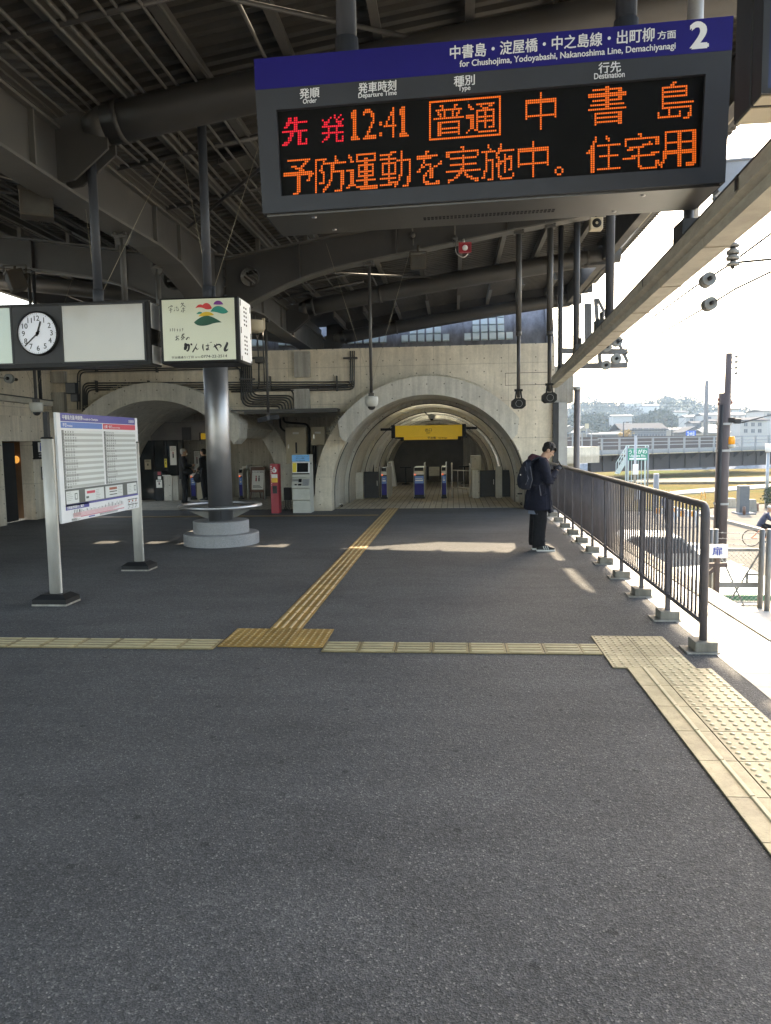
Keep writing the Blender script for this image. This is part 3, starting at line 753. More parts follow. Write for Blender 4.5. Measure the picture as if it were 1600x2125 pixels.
mb = MB([M_ink]); text_on(mb, 'Restroom', Vector((px_+0.003, yq-.09, 1.47)), ux, uy, 0.04); mb.build('lettering', parent=tp)
nb = thing('toilet_notice', (XL+0.01, yq+.1, 1.1), 'small white notice with a black figure under the toilet sign', 'notice')
mb = MB([M_black]); mb.box(XL+0.004, XL+0.018, yq+.02, yq+.30, 0.93, 1.24); mb.build('frame', parent=nb)
mb = MB([M_paper, M_blk]); mb.box(XL+0.018, XL+0.021, yq+.04, yq+.28, 0.95, 1.22); mb.m = 1
for (a, b_) in (((yq+.10, .98), (yq+.15, 1.10)), ((yq+.22, .98), (yq+.16, 1.10)), ((yq+.15, 1.10), (yq+.17, 1.16))): mb.bar((XL+0.022, a[0], a[1]), (XL+0.022, b_[0], b_[1]), 0.02, 0.004)
mb.build('sheet', parent=nb)
# ================================================================== departure board
VX, VY, VZ = Vector((1, 0, 0)), Vector((0, 1, 0)), Vector((0, 0, 1))
YS = 4.5
led = thing('departure_board', PY(1020, 400, YS)+Vector((0, 0.25, 0)), 'hanging blue and grey led departure board for platform 2 with orange text', 'departure board')
def S(x, y): return PY(x, y, YS)
def slab(mb, tl, tr, br, bl, d0, d1):
    """quad pushed along Y from d0 to d1"""
    a = [p+VY*d0 for p in (tl, tr, br, bl)]; b = [p+VY*d1 for p in (tl, tr, br, bl)]
    mb.add(a+b, [(3, 2, 1, 0), (4, 5, 6, 7), (0, 1, 5, 4), (1, 2, 6, 5), (2, 3, 7, 6), (3, 0, 4, 7)], False)
TL, TR, BR, BL = S(527, 123), S(1522, 33), S(1505, 378), S(545, 443)
ML, MR = S(530, 187), S(1519, 104)
mb = MB([M_slate])
tl, bl, br, tr = S(573, 228), S(583, 407), S(1455, 347), S(1465, 153)
for q in ((ML, MR, tr, tl), (tl, bl, BL, ML), (bl, br, BR, BL), (br, tr, MR, BR)): slab(mb, *q, 0, 0.06)
slab(mb, ML, MR, BR, BL, 0.05, 0.47); mb.build('casing', parent=led)
mb = MB([M_navy]); slab(mb, TL, TR, MR, ML, -0.002, 0.47); mb.build('header_band', parent=led)
mb = MB([M_stain, M_black, M_chrome])
d = Vector((0, 0, -0.012)); slab(mb, BL+VX*0.02, BR-VX*0.02, BR-VX*0.02+d, BL+VX*0.02+d, 0.03, 0.46)
# vent holes and screws in the underside
na = BL.lerp(BR, 0.36); nb_ = BL.lerp(BR, 0.655)
mb.m = 1
for i in range(34):
    for j in range(2):
        p = na.lerp(nb_, i/33)+VY*(0.26+0.035*j)+d
        mb.box(p.x-0.008, p.x+0.008, p.y-0.010, p.y+0.010, p.z-0.002, p.z+0.003)
mb.m = 2
for t_ in (0.11, 0.14, 0.80, 0.84):
    p = BL.lerp(BR, t_)+VY*(0.10 if t_ in (0.11, 0.84) else 0.38)+d
    mb.lathe([(0, p.z-0.006), (0.014, p.z-0.005), (0.016, p.z+0.002)], (p.x, p.y, 0), 12)
mb.build('underside_panel', parent=led)
mb = MB([M_ledbg]); slab(mb, tl+VZ*.004, tr+VZ*.004, br-VZ*.004, bl-VZ*.004, 0.028, 0.048); mb.build('screen', parent=led)
F = -0.0045
def stext(nm, s, x0, y0, x1, y1, h, bold=0.012, sp=1.0):
    """text box: baseline-left px, baseline-right px, height px"""
    a, b_, c = S(x0, y0), S(x1, y1), S(x0, y0-h); mb = MB([M_ink])
    text_fit(mb, s, a+VY*F, b_+VY*F, c+VY*F, bold, 0, sp, -VY); mb.build(nm, parent=led)
stext('direction_text', '中書島・淀屋橋・中之島線・出町柳', 934, 124, 1357, 86, 28, 0.022)
stext('direction_subtext', 'for Chushojima, Yodoyabashi, Nakanoshima Line, Demachiyanagi', 954, 144, 1401, 106, 17, 0.026)
stext('direction_text', '方面', 1364, 83, 1402, 80, 17, 0.02); stext('platform_number', '2', 1434, 101, 1467, 98, 52, 0.05)
F = -0.0025
for w in (('発順', 622, 206, 663, 202, 21, 0.02), ('Order', 629, 216, 657, 213, 10, 0.025), ('発車時刻', 744, 195, 822, 188, 22, 0.02), ('Departure Time', 744, 207, 823, 200, 12.5, 0.025),
          ('種別', 942, 180, 985, 176, 21, 0.02), ('Type', 951, 192, 976, 190, 13, 0.025), ('行先', 1242, 153, 1288, 149, 22, 0.02), ('Destination', 1233, 165, 1296, 160, 12, 0.025)):
    stext('column_label', *w)
E_or = emis('orange led', (1.0, 0.175, 0.014), 0.135); E_rd = emis('red led', (1.0, 0.012, 0.045), 0.14)
def led_bits(ch, nx, ny, bold):
    vs, fs = glyphs(ch, 0.0); V = np.array(vs); x0, y0 = V.min(0); x1, y1 = V.max(0)
    gx = x0+(np.arange(nx)+0.5)/nx*(x1-x0); gy = y0+(np.arange(ny)+0.5)/ny*(y1-y0)
    GX, GY = np.meshgrid(gx, gy); out = np.zeros(GX.shape, bool)
    for f in fs:
        for k in range(1, len(f)-1):
            a, b, c = V[f[0]], V[f[k]], V[f[k+1]]
            d1 = (GX-b[0])*(a[1]-b[1])-(a[0]-b[0])*(GY-b[1]); d2 = (GX-c[0])*(b[1]-c[1])-(b[0]-c[0])*(GY-c[1]); d3 = (GX-a[0])*(c[1]-a[1])-(c[0]-a[0])*(GY-a[1])
            out |= ~(((d1 < 0) | (d2 < 0) | (d3 < 0)) & ((d1 > 0) | (d2 > 0) | (d3 > 0)))
    if bold > 0.008: out[:, 1:] |= out[:, :-1].copy()
    return out
def led_digit(ch, nx, ny):
    o = np.zeros((ny, nx), bool)
    if ch == ':':
        c = nx//2; o[int(ny*.12):int(ny*.12)+2, :] = True; o[int(ny*.72):int(ny*.72)+2, :] = True
    else:
        c = nx//2; o[:, c-1:c+1] = True; o[0:1, :] = True; o[0:1, 0:1] = True; o[ny-3:ny-1, c-2:c+1] = True; o[ny-4:ny-2, max(0, c-3):c] = True; o[1, c-2:c+2] = True
    return o
PIT = (tr-tl).length/205.0
def led_char(mb, ch, x0, y0, x1, y1, h, bold=0.0, slope=-0.072):
    """px box -> dots on the led matrix"""
    a, b_, c = S(x0, y0), S(x1, y1), S(x0, y0-h)
    nx = max(3, round((b_-a).length/PIT)); ny = max(3, round((c-a).length/PIT))
    bits = led_digit(ch, nx, ny) if ch in '1:' else led_bits(ch, nx, ny, bold)
    ex = (b_-a)/nx; ey = (c-a)/ny; r = 0.38
    for j in range(ny):
        for i in range(nx):
            if bits[j, i]:
                p = a+ex*(i+0.5)+ey*(j+0.5)+VY*0.0265
                mb.add([p-ex*r-ey*r, p+ex*r-ey*r, p+ex*r+ey*r, p-ex*r+ey*r], [(0, 1, 2, 3)], False)
def led_part(nm, m_, *w):
    mb = MB([m_]); led_char(mb, *w); mb.build(nm, parent=led)
led_part('red_character', E_rd, '先', 583, 300, 636, 296, 59, 0.02); led_part('red_character', E_rd, '発', 662, 293, 716, 290, 58, 0.0)
for ch, x0, x1 in (('1', 727, 746), ('2', 752, 780), (':', 786, 792), ('4', 795, 822), ('1', 828, 848)):
    led_part('time_digit', E_or, ch, x0, 288-(x0-727)*0.07, x1, 288-(x1-727)*0.07, 64 if ch != ':' else 40, 0.005)
led_part('train_type_character', E_or, '普', 899, 280, 963, 275, 65, 0.0); led_part('train_type_character', E_or, '通', 967, 274, 1031, 269, 62, 0.0)
mb = MB([E_or])
for (p, q) in (((892, 286), (1038, 275)), ((892, 208), (1038, 196)), ((892, 286), (892, 208)), ((1038, 275), (1038, 196))):
    A, B = S(*p), S(*q); n = round((B-A).length/PIT)
    for i in range(n+1):
        c = A.lerp(B, i/n)+VY*0.0265; r = PIT*0.4; mb.quad(c+Vector((-r, 0, -r)), c+Vector((r, 0, -r)), c+Vector((r, 0, r)), c+Vector((-r, 0, r)))
mb.build('train_type_frame', parent=led)
for w in (('中', 1091, 268, 1156, 263, 79, 0.005), ('書', 1222, 258, 1302, 252, 81, 0.0), ('島', 1367, 247, 1443, 241, 80, 0.0)): led_part('destination_character', E_or, *w)
for ch, x0, x1, h in (('予', 586, 650, 74), ('防', 652, 717, 76), ('運', 717, 783, 76), ('動', 787, 852, 76), ('を', 864, 917, 72), ('実', 925, 998, 76), ('施', 999, 1068, 76), ('中', 1075, 1140, 76), ('。', 1152, 1171, 19), ('住', 1218, 1290, 76), ('宅', 1294, 1371, 76), ('用', 1369, 1448, 76)):
    yb = 403-(x0-586)*0.0735; led_part('scrolling_character', E_or, ch, x0, yb, x1, yb-(x1-x0)*0.0735, h, 0.0)
def pole(mb, x, y, z0, z1, r, sleeve=None, n=16):
    mb.cyl(x, y, z0, z1, r, n)
    if sleeve: mb.cyl(x, y, z0, z0+sleeve, r*1.16, n)
for xx in (719, 1299):
    p = PY(xx, 60, YS+0.24); mb = MB([M_slate]); pole(mb, p.x, YS+0.24, min(TL.z, TR.z)-0.1, zd(p.x), 0.062, 0.30); mb.build('hanger', parent=led)

# second display cut by the top right corner
Y2 = 3.05
mon = thing('monitor_housing', PY(1560, 200, Y2)+Vector((0.5, 0.2, 0)), 'big dark display housing with stepped bezel in the top right corner', 'display')
c0 = PY(1577, 197, Y2); c3 = PY(1591, 186, Y2)
mb = MB([M_dkgrey]); X1_ = c0.x+1.35; Z1_ = c0.z+0.85
mb.bbox(c0.x, X1_, Y2+0.10, Y2+0.27, c0.z, Z1_, 0.006); mb.bbox(c0.x+0.002, X1_-.002, Y2, Y2+0.094, c0.z+0.002, Z1_-.002, 0.006); mb.build('casing', parent=mon)
mb = MB([M_beige]); mb.box(c0.x+.01, X1_-.01, Y2+.11, Y2+.26, c0.z-.004, c0.z+.002); mb.box(c0.x+.01, X1_-.01, Y2+.008, Y2+.086, c0.z-.003, c0.z+.003); mb.build('underside', parent=mon)  # beige stands for floor light on the dark casing's underside, painted in
mb = MB([M_dkgrey])
for (u0, u1, v0, v1) in ((c0.x, X1_, c0.z, c3.z), (c0.x, c3.x, c3.z, Z1_)): mb.box(u0, u1, Y2-0.012, Y2-.001, v0, v1)
mb.build('bezel', parent=mon)
mb = MB([mat('navy screen glass', (0.03, 0.04, 0.09), 0.2)]); mb.box(c3.x, X1_-.02, Y2-0.006, Y2-0.001, c3.z, Z1_-.02); mb.build('screen', parent=mon)
for xx in (c0.x+0.3, c0.x+1.05):
    mb = MB([M_dkgrey]); mb.cyl(xx, Y2+0.14, c0.z+0.8, zd(xx), 0.055, 16); mb.build('hanger', parent=mon)

# ================================================================== clock box
YK = 7.36
K = lambda x, y, dy=0: PY(x, y, YK)+VY*dy
ck = thing('clock_signboard', K(100, 695)+VY*0.15, 'long black hanging box with a round clock between two blank light panels', 'clock sign')
L, Rr, zt_, zb_ = K(-170, 695).x, K(312, 695).x, K(150, 628).z, K(150, 761).z
mb = MB([M_black]); mb.bbox(L, Rr, YK, YK+0.28, zb_, zt_, 0.012)
mb.box(L, Rr, YK-0.006, YK+0.02, zb_, zb_+0.045); mb.box(L, Rr, YK-0.006, YK+0.02, zt_-0.03, zt_); mb.build('casing', parent=ck)
M_lpan = mat('greenish light panel', (0.44, 0.52, 0.45), 0.16, var=0.05, scale=1, coat=0.25)
M_lpan2 = mat('blank light panel', (0.40, 0.375, 0.335), 0.16, var=0.05, scale=1, coat=0.25)
for (x0, x1, mm) in ((-150, 24, M_lpan), (131, 299, M_lpan2)):
    a, b_ = K(x0, 695).x, K(x1, 695).x
    mb = MB([mm]); mb.box(a, b_, YK-0.004, YK+0.01, zb_+0.05, zt_-0.032); mb.build('light_panel', parent=ck)
    mb = MB([M_dkgrey])
    for (u0, u1, v0, v1) in ((a-0.02, b_+0.02, zb_+0.036, zb_+0.05), (a-0.02, b_+0.02, zt_-0.032, zt_-0.018), (a-0.02, a, zb_+0.05, zt_-0.032), (b_, b_+0.02, zb_+0.05, zt_-0.032)): mb.box(u0, u1, YK-0.012, YK+0.01, v0, v1)
    mb.build('panel_frame', parent=ck)
mb = MB([M_dkgrey]); mb.box(K(27, 695).x, K(127, 695).x, YK-0.008, YK+0.01, zb_+0.046, zt_-0.031); mb.build('clock_plate', parent=ck)
for (za_, zc_) in ((zt_-0.27, zt_-0.02), (zb_+0.02, zb_+0.20)): mb = MB([M_whitep]); mb.box(Rr, Rr+0.006, YK+0.03, YK+0.26, za_, zc_); mb.build('side_panel', parent=ck)
cc = K(80.5, 692.5, -0.012); RC = (K(80, 650)-K(80, 736)).length/2
fc = MB([mat('clock face', (0.66, 0.66, 0.74), 0.25, var=0.02, coat=0.4)]); fc.lathe([(0, cc.y-0.012), (RC, cc.y-0.012), (RC, cc.y+0.01)], (cc.x, 0, cc.z), 48, 'y', False); face = fc.build('clock_face', parent=ck)
mb = MB([M_black]); mb.lathe([(RC, cc.y-0.03), (RC+0.014, cc.y-0.028), (RC+0.016, cc.y+0.01), (RC-0.004, cc.y+0.01), (RC, cc.y-0.03)], (cc.x, 0, cc.z), 48, 'y'); mb.build('rim', parent=face)
mb = MB([M_blk]); yf = cc.y-0.0135
def P2(a, r): return Vector((cc.x+r*RC*math.sin(a), yf, cc.z+r*RC*math.cos(a)))
for k in range(60):
    a = k*PI/30; w = 0.0035 if k % 5 == 0 else 0.0016
    mb.bar(P2(a, 0.90 if k % 5 == 0 else 0.93), P2(a, 0.975), w, 0.001, up=(0, 1, 0))
for k in range(1, 13):
    p = P2(k*PI/6, 0.72); text_on(mb, str(k), p-VZ*0.024, VX, VZ, 0.074, 0.014, 1.0, 'c')
mb.build('numerals', parent=face)
for nm, a, r0, r1, w in (('hour_hand', (12+38/60)*PI/6, -0.14, 0.60, 0.017), ('minute_hand', 38*PI/30, -0.16, 0.90, 0.011)):
    mb = MB([M_blk]); mb.bar(P2(a, r0)-VY*0.004, P2(a, r1)-VY*0.004, w, 0.003, up=(0, 1, 0)); mb.lathe([(0, yf-0.008), (0.016, yf-0.008), (0.016, yf-0.001)], (cc.x, 0, cc.z), 16, 'y'); mb.build(nm, parent=face)
p = K(190, 450, 0.06); mb = MB([M_slate]); pole(mb, p.x, YK+0.06, zt_-0.03, zt(p.x)-0.1, 0.045, 0.16); mb.build('hanger', parent=ck)

# ================================================================== tea advertisement box
A_ = lambda u, v, dy=0: PY(330+u/8.0, 600+v/8.0, YK)+VY*dy
ad = thing('tea_signbox', A_(640, 700)+VY*0.2, 'square light box advertising tea with coloured hills and brush lettering', 'sign')
x0, x1, z1, z0 = A_(5, 600).x, A_(1330, 600).x, A_(600, 130).z, A_(600, 1235).z
mb = MB([M_black]); mb.bbox(x0, x1, YK, YK+0.44, z0, z1, 0.02); mb.build('casing', parent=ad)
a, b_ = A_(62, 600).x, A_(1262, 600).x; zt2, zb2 = A_(600, 165).z, A_(600, 1182).z
mb = MB([mat('tea sign panel', (0.58, 0.60, 0.46), 0.3, var=0.03, scale=2, coat=0.2)]); mb.box(a, b_, YK-0.004, YK+0.01, zb2, zt2); mb.build('face_panel', parent=ad)
def hill(col, pts):
    P = [A_(u, v) for u, v in pts]; n = len(P)
    mb.m = hill.k; mb.prism([(p.x, p.z) for p in P], YK-0.0055-0.0004*hill.k, YK-0.003, 'y'); hill.k += 1
hill.k = 0
mb = MB([mat('hill purple', (0.16, 0.02, 0.22)), mat('hill red', (0.55, 0.03, 0.03)), mat('hill teal', (0.0, 0.22, 0.17)), mat('hill green', (0.0, 0.20, 0.15)), mat('hill yellow', (0.62, 0.40, 0.02)), mat('hill dark green', (0.0, 0.075, 0.04))])
def bez(pts, n=8):
    out = []
    for i in range(0, len(pts)-1, 2):
        p0, p1, p2 = pts[i], pts[i+1], pts[(i+2) % len(pts)]
        for k in range(n):
            t = k/n; out.append(((1-t)**2*p0[0]+2*t*(1-t)*p1[0]+t*t*p2[0], (1-t)**2*p0[1]+2*t*(1-t)*p1[1]+t*t*p2[1]))
    return out
hill(0, bez([(905, 255), (925, 192), (985, 192), (1045, 195), (1068, 255), (985, 265)]))
hill(1, bez([(608, 318), (640, 255), (690, 255), (715, 255), (722, 268), (760, 225), (800, 232), (850, 240), (882, 320), (830, 350), (770, 332), (690, 285)]))
hill(2, bez([(858, 378), (900, 280), (985, 280), (1080, 285), (1152, 378), (1090, 425), (1010, 400), (920, 370)]))
hill(3, bez([(625, 415), (650, 375), (685, 377), (715, 380), (722, 405), (680, 415)]))
hill(4, bez([(655, 455), (720, 375), (800, 377), (875, 378), (918, 432), (800, 445)]))
hill(5, bez([(585, 552), (700, 445), (795, 442), (880, 440), (1045, 553), (930, 555), (860, 585), (720, 630), (640, 598), (600, 580)]))
mb.build('hill_emblem', parent=ad)
mb = MB([M_blk])
def brush(pts, w):
    """tapered brush stroke on the sign face"""
    P = [A_(u, v) for u, v in pts]; n = len(P)
    out = []
    for k in range((n-1)*5+1):
        i = min(k//5, n-2); t = k/5-i
        p0 = P[max(0, i-1)]; p1 = P[i]; p2 = P[i+1]; p3 = P[min(n-1, i+2)]
        out.append(0.5*((2*p1)+(p2-p0)*t+(2*p0-5*p1+4*p2-p3)*t*t+(3*p1-p0-3*p2+p3)*t**3))
    N = len(out); L, R = [], []
    for k, p in enumerate(out):
        d_ = (out[min(N-1, k+1)]-out[max(0, k-1)]).normalized(); nn = Vector((-d_.z, 0, d_.x))
        t = k/(N-1); ww = w*0.00040*(0.55+0.75*math.sin(PI*min(1, t*1.15)))*(1 if t < 0.8 else 1-(t-0.8)*2.6)
        L.append(p+nn*ww-VY*0.0055); R.append(p-nn*ww-VY*0.0055)
    mb.add(L+R, [(k, k+1, N+k+1, N+k) for k in range(N-1)], False)
# ka n ba ya shi
brush([(430, 940), (450, 915), (440, 990), (415, 1000)], 34); brush([(415, 985), (470, 935), (500, 930), (495, 1000), (470, 1030), (455, 1010)], 20); brush([(465, 925), (440, 980), (425, 1005)], 18); brush([(528, 905), (555, 935)], 20)
brush([(632, 905), (600, 980), (560, 1050), (600, 985), (628, 985), (632, 1010), (665, 985)], 13)
brush([(735, 910), (730, 970), (745, 1030)], 14); brush([(775, 945), (840, 935)], 11); brush([(812, 905), (818, 960), (815, 1005), (790, 1005), (800, 985), (845, 1015)], 12); brush([(850, 880), (858, 895)], 8); brush([(868, 876), (876, 892)], 8)
brush([(905, 965), (990, 920), (1035, 945), (1010, 975)], 15); brush([(955, 905), (965, 930)], 11); brush([(922, 918), (948, 968), (990, 1032)], 17)
brush([(1120, 885), (1135, 905), (1100, 985), (1100, 1020), (1135, 1010), (1150, 990)], 26)
# uji cha (top) and the two small lines
brush([(200, 265), (205, 280)], 7); brush([(165, 300), (225, 280), (215, 300)], 6); brush([(165, 300), (160, 320)], 6); brush([(185, 325), (215, 315)], 5); brush([(170, 355), (230, 335)], 5); brush([(198, 325), (200, 375), (192, 400)], 6)
brush([(265, 300), (272, 306)], 6); brush([(258, 330), (266, 336)], 6); brush([(250, 370), (270, 345)], 6); brush([(305, 285), (290, 315), (325, 305)], 5); brush([(300, 330), (300, 360), (325, 355), (322, 325), (300, 330)], 5)
brush([(385, 225), (365, 260)], 6); brush([(405, 225), (395, 260), (360, 310)], 7); brush([(375, 245), (420, 240)], 5); brush([(400, 265), (445, 300)], 7); brush([(385, 325), (440, 318)], 5); brush([(405, 295), (405, 380), (392, 375)], 7); brush([(385, 345), (368, 385)], 6); brush([(420, 345), (435, 360)], 6)
for k, (u, v) in enumerate(((190, 680), (228, 675), (262, 678), (308, 682), (352, 682), (395, 670))):
    brush([(u-12, v-12), (u+12, v-18)], 4); brush([(u, v-26), (u+2, v+5), (u-6, v+36)], 4); brush([(u-10, v+8), (u+14, v+2)], 4)
brush([(275, 800), (320, 790)], 9); brush([(300, 765), (298, 830), (280, 850), (310, 820), (335, 840), (310, 855)], 9); brush([(325, 775), (335, 790)], 8)
brush([(400, 740), (392, 775)], 9); brush([(420, 735), (412, 755)], 9); brush([(375, 770), (425, 755)], 7); brush([(400, 765), (365, 820)], 9); brush([(400, 780), (435, 815)], 9); brush([(378, 815), (425, 812)], 7); brush([(402, 800), (400, 850)], 9); brush([(385, 830), (370, 850)], 7)
brush([(485, 795), (455, 825), (460, 840), (490, 800), (510, 815), (495, 838)], 7)
text_fit(mb, '宇治橋通り1丁目', A_(215, 1160)-VY*.0055, A_(575, 1148)-VY*.0055, A_(215, 1118)-VY*.0055, 0.012, 0, 1, -VY)
text_fit(mb, '0774-22-2514', A_(705, 1143)-VY*.0055, A_(1132, 1130)-VY*.0055, A_(705, 1098)-VY*.0055, 0.014, 0, 1, -VY)
text_fit(mb, '☎', A_(598, 1146)-VY*.0055, A_(640, 1145)-VY*.0055, A_(598, 1115)-VY*.0055, 0.0, 0, 1, -VY)
text_fit(mb, '宇治', A_(645, 1140)-VY*.0055, A_(692, 1138)-VY*.0055, A_(645, 1120)-VY*.0055, 0.02, 0, 1, -VY)
mb.build('lettering', parent=ad)
mb = MB([M_whitep, M_black]); mb.box(x1, x1+0.006, YK+0.025, YK+0.42, z0+0.03, z1-0.02)
mb.m = 1
for zz in [z1-0.10-0.042*k for k in range(5)]+[z0+0.10+0.042*k for k in range(5)]:
    for q in (0.17, 0.24): mb.box(x1+0.006, x1+0.009, YK+q-0.015, YK+q+0.015, zz, zz+0.018)
for zz in (z1-0.06, z1-0.33, z0+0.04):
    mb.box(x1+0.006, x1+0.009, YK+0.04, YK+0.055, zz-0.03, zz+0.03); mb.box(x1+0.006, x1+0.009, YK+0.38, YK+0.395, zz-0.05, zz+0.01)
mb.build('side_panel', parent=ad)
p = K(412, 450, 0.2); mb = MB([M_slate]); pole(mb, p.x, YK+0.2, z1-0.02, zt(p.x)-0.1, 0.045, 0.16); mb.cyl(p.x+0.06, YK+0.2, z1-0.02, z1+0.14, 0.02, 10); mb.build('hanger', parent=ad)
mb = MB([M_wire])
for (dx, dz) in ((-0.45, 1.1), (0.5, 1.15)):
    mb.tube([(p.x+0.03, YK+0.2, z1+0.02), (p.x+dx, YK+0.2+abs(dx)*1.2, zt(p.x)+0.1)], 0.0026, 5)
mb.build('guy_wire', parent=ad)
# wires of the clock box
mb = MB([M_wire]); q = K(190, 600, 0.06)
for (dx, dy) in ((-0.5, 0.9), (0.45, 1.0)):
    mb.tube([(q.x, YK+0.1, zt_+0.0), (q.x+dx, YK+dy, zt(q.x)+0.05)], 0.0026, 5)
mb.build('guy_wire', parent=ck)

# ================================================================== timetable board
XB = -4.28
tt = thing('timetable_board', (XB, 8.68, 0), 'white timetable board on two steel posts beside the column', 'timetable')
yb0, yb1, zb0, zb1 = 7.72, 9.80, 0.86, 2.075
mb = MB([M_whitep]); mb.bbox(XB-0.03, XB, yb0, yb1, zb0, zb1, 0.004); panel = mb.build('panel', parent=tt)
for (yp, top) in ((7.60, 1.79), (9.76, 1.74)):
    mb = MB([M_satin]); mb.T = Matrix.Translation((XB-0.05, yp, 0)) @ Matrix.Diagonal((1.0, 0.75, 1, 1))
    mb.cyl(0, 0, 0.10, top, 0.066, 24); mb.box(0.062, 0.070, -0.02, 0.02, 0.10, top); pst = mb.build('post', parent=tt)
    mb = MB([M_black]); mb.T = Matrix.Translation((XB-0.05, yp, 0)) @ Matrix.Diagonal((1.0, 0.75, 1, 1)); mb.cyl(0, 0, top, top+0.02, 0.075, 24, 0.055)
    if yp < 8: mb.box(-0.02, 0.03, -0.03, 0.03, top+0.015, 2.075)
    mb.build('post_cap', parent=pst)
    mb = MB([M_black, M_concp]); w = 0.19; h = 0.15
    vs = [(XB-0.05+sx*w, yp+sy*h, 0.02) for sx, sy in ((-1, -1), (1, -1), (1, 1), (-1, 1))]+[(XB-0.05+sx*w, yp+sy*h, 0.07) for sx, sy in ((-1, -1), (1, -1), (1, 1), (-1, 1))]+[(XB-0.05+sx*w*0.62, yp+sy*h*0.62, 0.115) for sx, sy in ((-1, -1), (1, -1), (1, 1), (-1, 1))]
    mb.add(vs, [(0, 1, 5, 4), (1, 2, 6, 5), (2, 3, 7, 6), (3, 0, 4, 7), (4, 5, 9, 8), (5, 6, 10, 9), (6, 7, 11, 10), (7, 4, 8, 11), (8, 9, 10, 11), (3, 2, 1, 0)], False)
    mb.m = 1; mb.box(XB-0.05-w-.005, XB-0.05+w+.005, yp-h-.005, yp+h+.005, 0.001, 0.02)
    mb.build('foot', parent=tt)
M_tnavy = mat('timetable navy', (0.075, 0.075, 0.30), 0.4, var=0.03); M_tblue = mat('timetable blue', (0.09, 0.19, 0.50), 0.4, var=0.03); M_tred = mat('timetable red', (0.60, 0.06, 0.10), 0.4, var=0.03)
M_tgrey = mat('timetable grey row', (0.42, 0.44, 0.42), 0.4, var=0.02); M_tdk = mat('timetable dark grey', (0.10, 0.115, 0.11), 0.4, var=0.03); M_tpale = mat('timetable pale', (0.64, 0.67, 0.66), 0.4, var=0.02); M_tpink = mat('timetable pink', (0.60, 0.25, 0.30), 0.4, var=0.02); M_tbrn = mat('timetable brown', (0.35, 0.10, 0.06), 0.4)
mb = MB([M_tnavy, M_tblue, M_tred, M_tgrey, M_tdk, M_tpale, M_tpink, M_ink, M_blk, M_tbrn])
W_, H_ = yb1-yb0, zb1-zb0
def tr_(u0, u1, v0, v1, mi, l=1):
    """rect on the board: u along, v down, both 0..1"""
    mb.m = mi; mb.box(XB-0.002, XB+0.0012*l, yb0+W_*u0, yb0+W_*u1, zb1-H_*v1, zb1-H_*v0)
def ttxt(s, u, v, h, mi, l=5, bold=0.01, al='l'):
    mb.m = mi; text_on(mb, s, Vector((XB+0.0012*l, yb0+W_*u, zb1-H_*v)), VY, VZ, h, bold, 1.0, al)
tr_(0.04, 0.96, 0.0, 0.075, 0); tr_(0.04, 0.505, 0.08, 0.135, 1); tr_(0.515, 0.96, 0.08, 0.135, 2)
ttxt('中書島方面 時刻表', 0.055, 0.055, 0.055, 7, bold=0.02); ttxt('Timetable for Chushojima', 0.27, 0.055, 0.036, 7); ttxt('京阪電車', 0.86, 0.055, 0.042, 7, bold=0.02)
ttxt('平日', 0.055, 0.122, 0.045, 7, bold=0.02); ttxt('Weekdays', 0.10, 0.122, 0.028, 7); ttxt('土曜・休日', 0.527, 0.122, 0.042, 7, bold=0.02); ttxt('Saturdays & Holidays', 0.63, 0.122, 0.026, 7)
rt = random.Random(11)
for (u0, u1) in ((0.045, 0.50), (0.522, 0.955)):
    for k in range(20):
        v0 = 0.155+k*0.0268; v1 = v0+0.0268
        tr_(u0, u1, v0, v1, 3 if k % 2 else 5)
        tr_(u0, u0+0.02, v0+0.001, v1-0.001, 4, 2)
        ttxt(str((5+k) % 24), u0+0.010, v1-0.004, 0.026, 7, 4, 0.0, 'c')
        n = rt.choice((4, 4, 4, 5, 5)) if 1 < k < 18 else (2 if k == 19 else 4)
        m0 = rt.randint(1, 9)
        for j in range(n):
            ttxt('%02d' % ((m0+j*60//n) % 60), u0+0.032+j*0.026, v1-0.004, 0.026, 8, 3, 0.006)
tr_(0.045, 0.955, 0.695, 0.845, 4); tr_(0.045, 0.955, 0.838, 0.856, 0, 2); tr_(0.045, 0.30, 0.84, 0.888, 0, 2)
for (u0, u1) in ((0.055, 0.19), (0.26, 0.485), (0.505, 0.735), (0.80, 0.94)): tr_(u0, u1, 0.715, 0.832, 5, 2)
for u in (0.145, 0.90): tr_(u, u+0.028, 0.74, 0.80, 4, 3); tr_(u+0.005, u+0.023, 0.748, 0.792, 5, 4)
for (u0, u1, v) in ((0.28, 0.375, 0.735), (0.555, 0.655, 0.73)): tr_(u0, u1, v, v+0.025, 9 if u0 > 0.5 else 2, 3)
for v in (0.77, 0.80): tr_(0.555, 0.655, v, v+0.008, 8, 3)
for u, n in ((0.065, 5), (0.385, 6), (0.67, 5), (0.815, 5)):
    for k in range(n): tr_(u, u+0.06*rt.uniform(0.6, 1), 0.73+k*0.017, 0.7355+k*0.017, 3, 3)
tr_(0.27, 0.30, 0.785, 0.805, 4, 3)
ttxt('京阪線停車駅のご案内', 0.055, 0.878, 0.038, 7, bold=0.02)
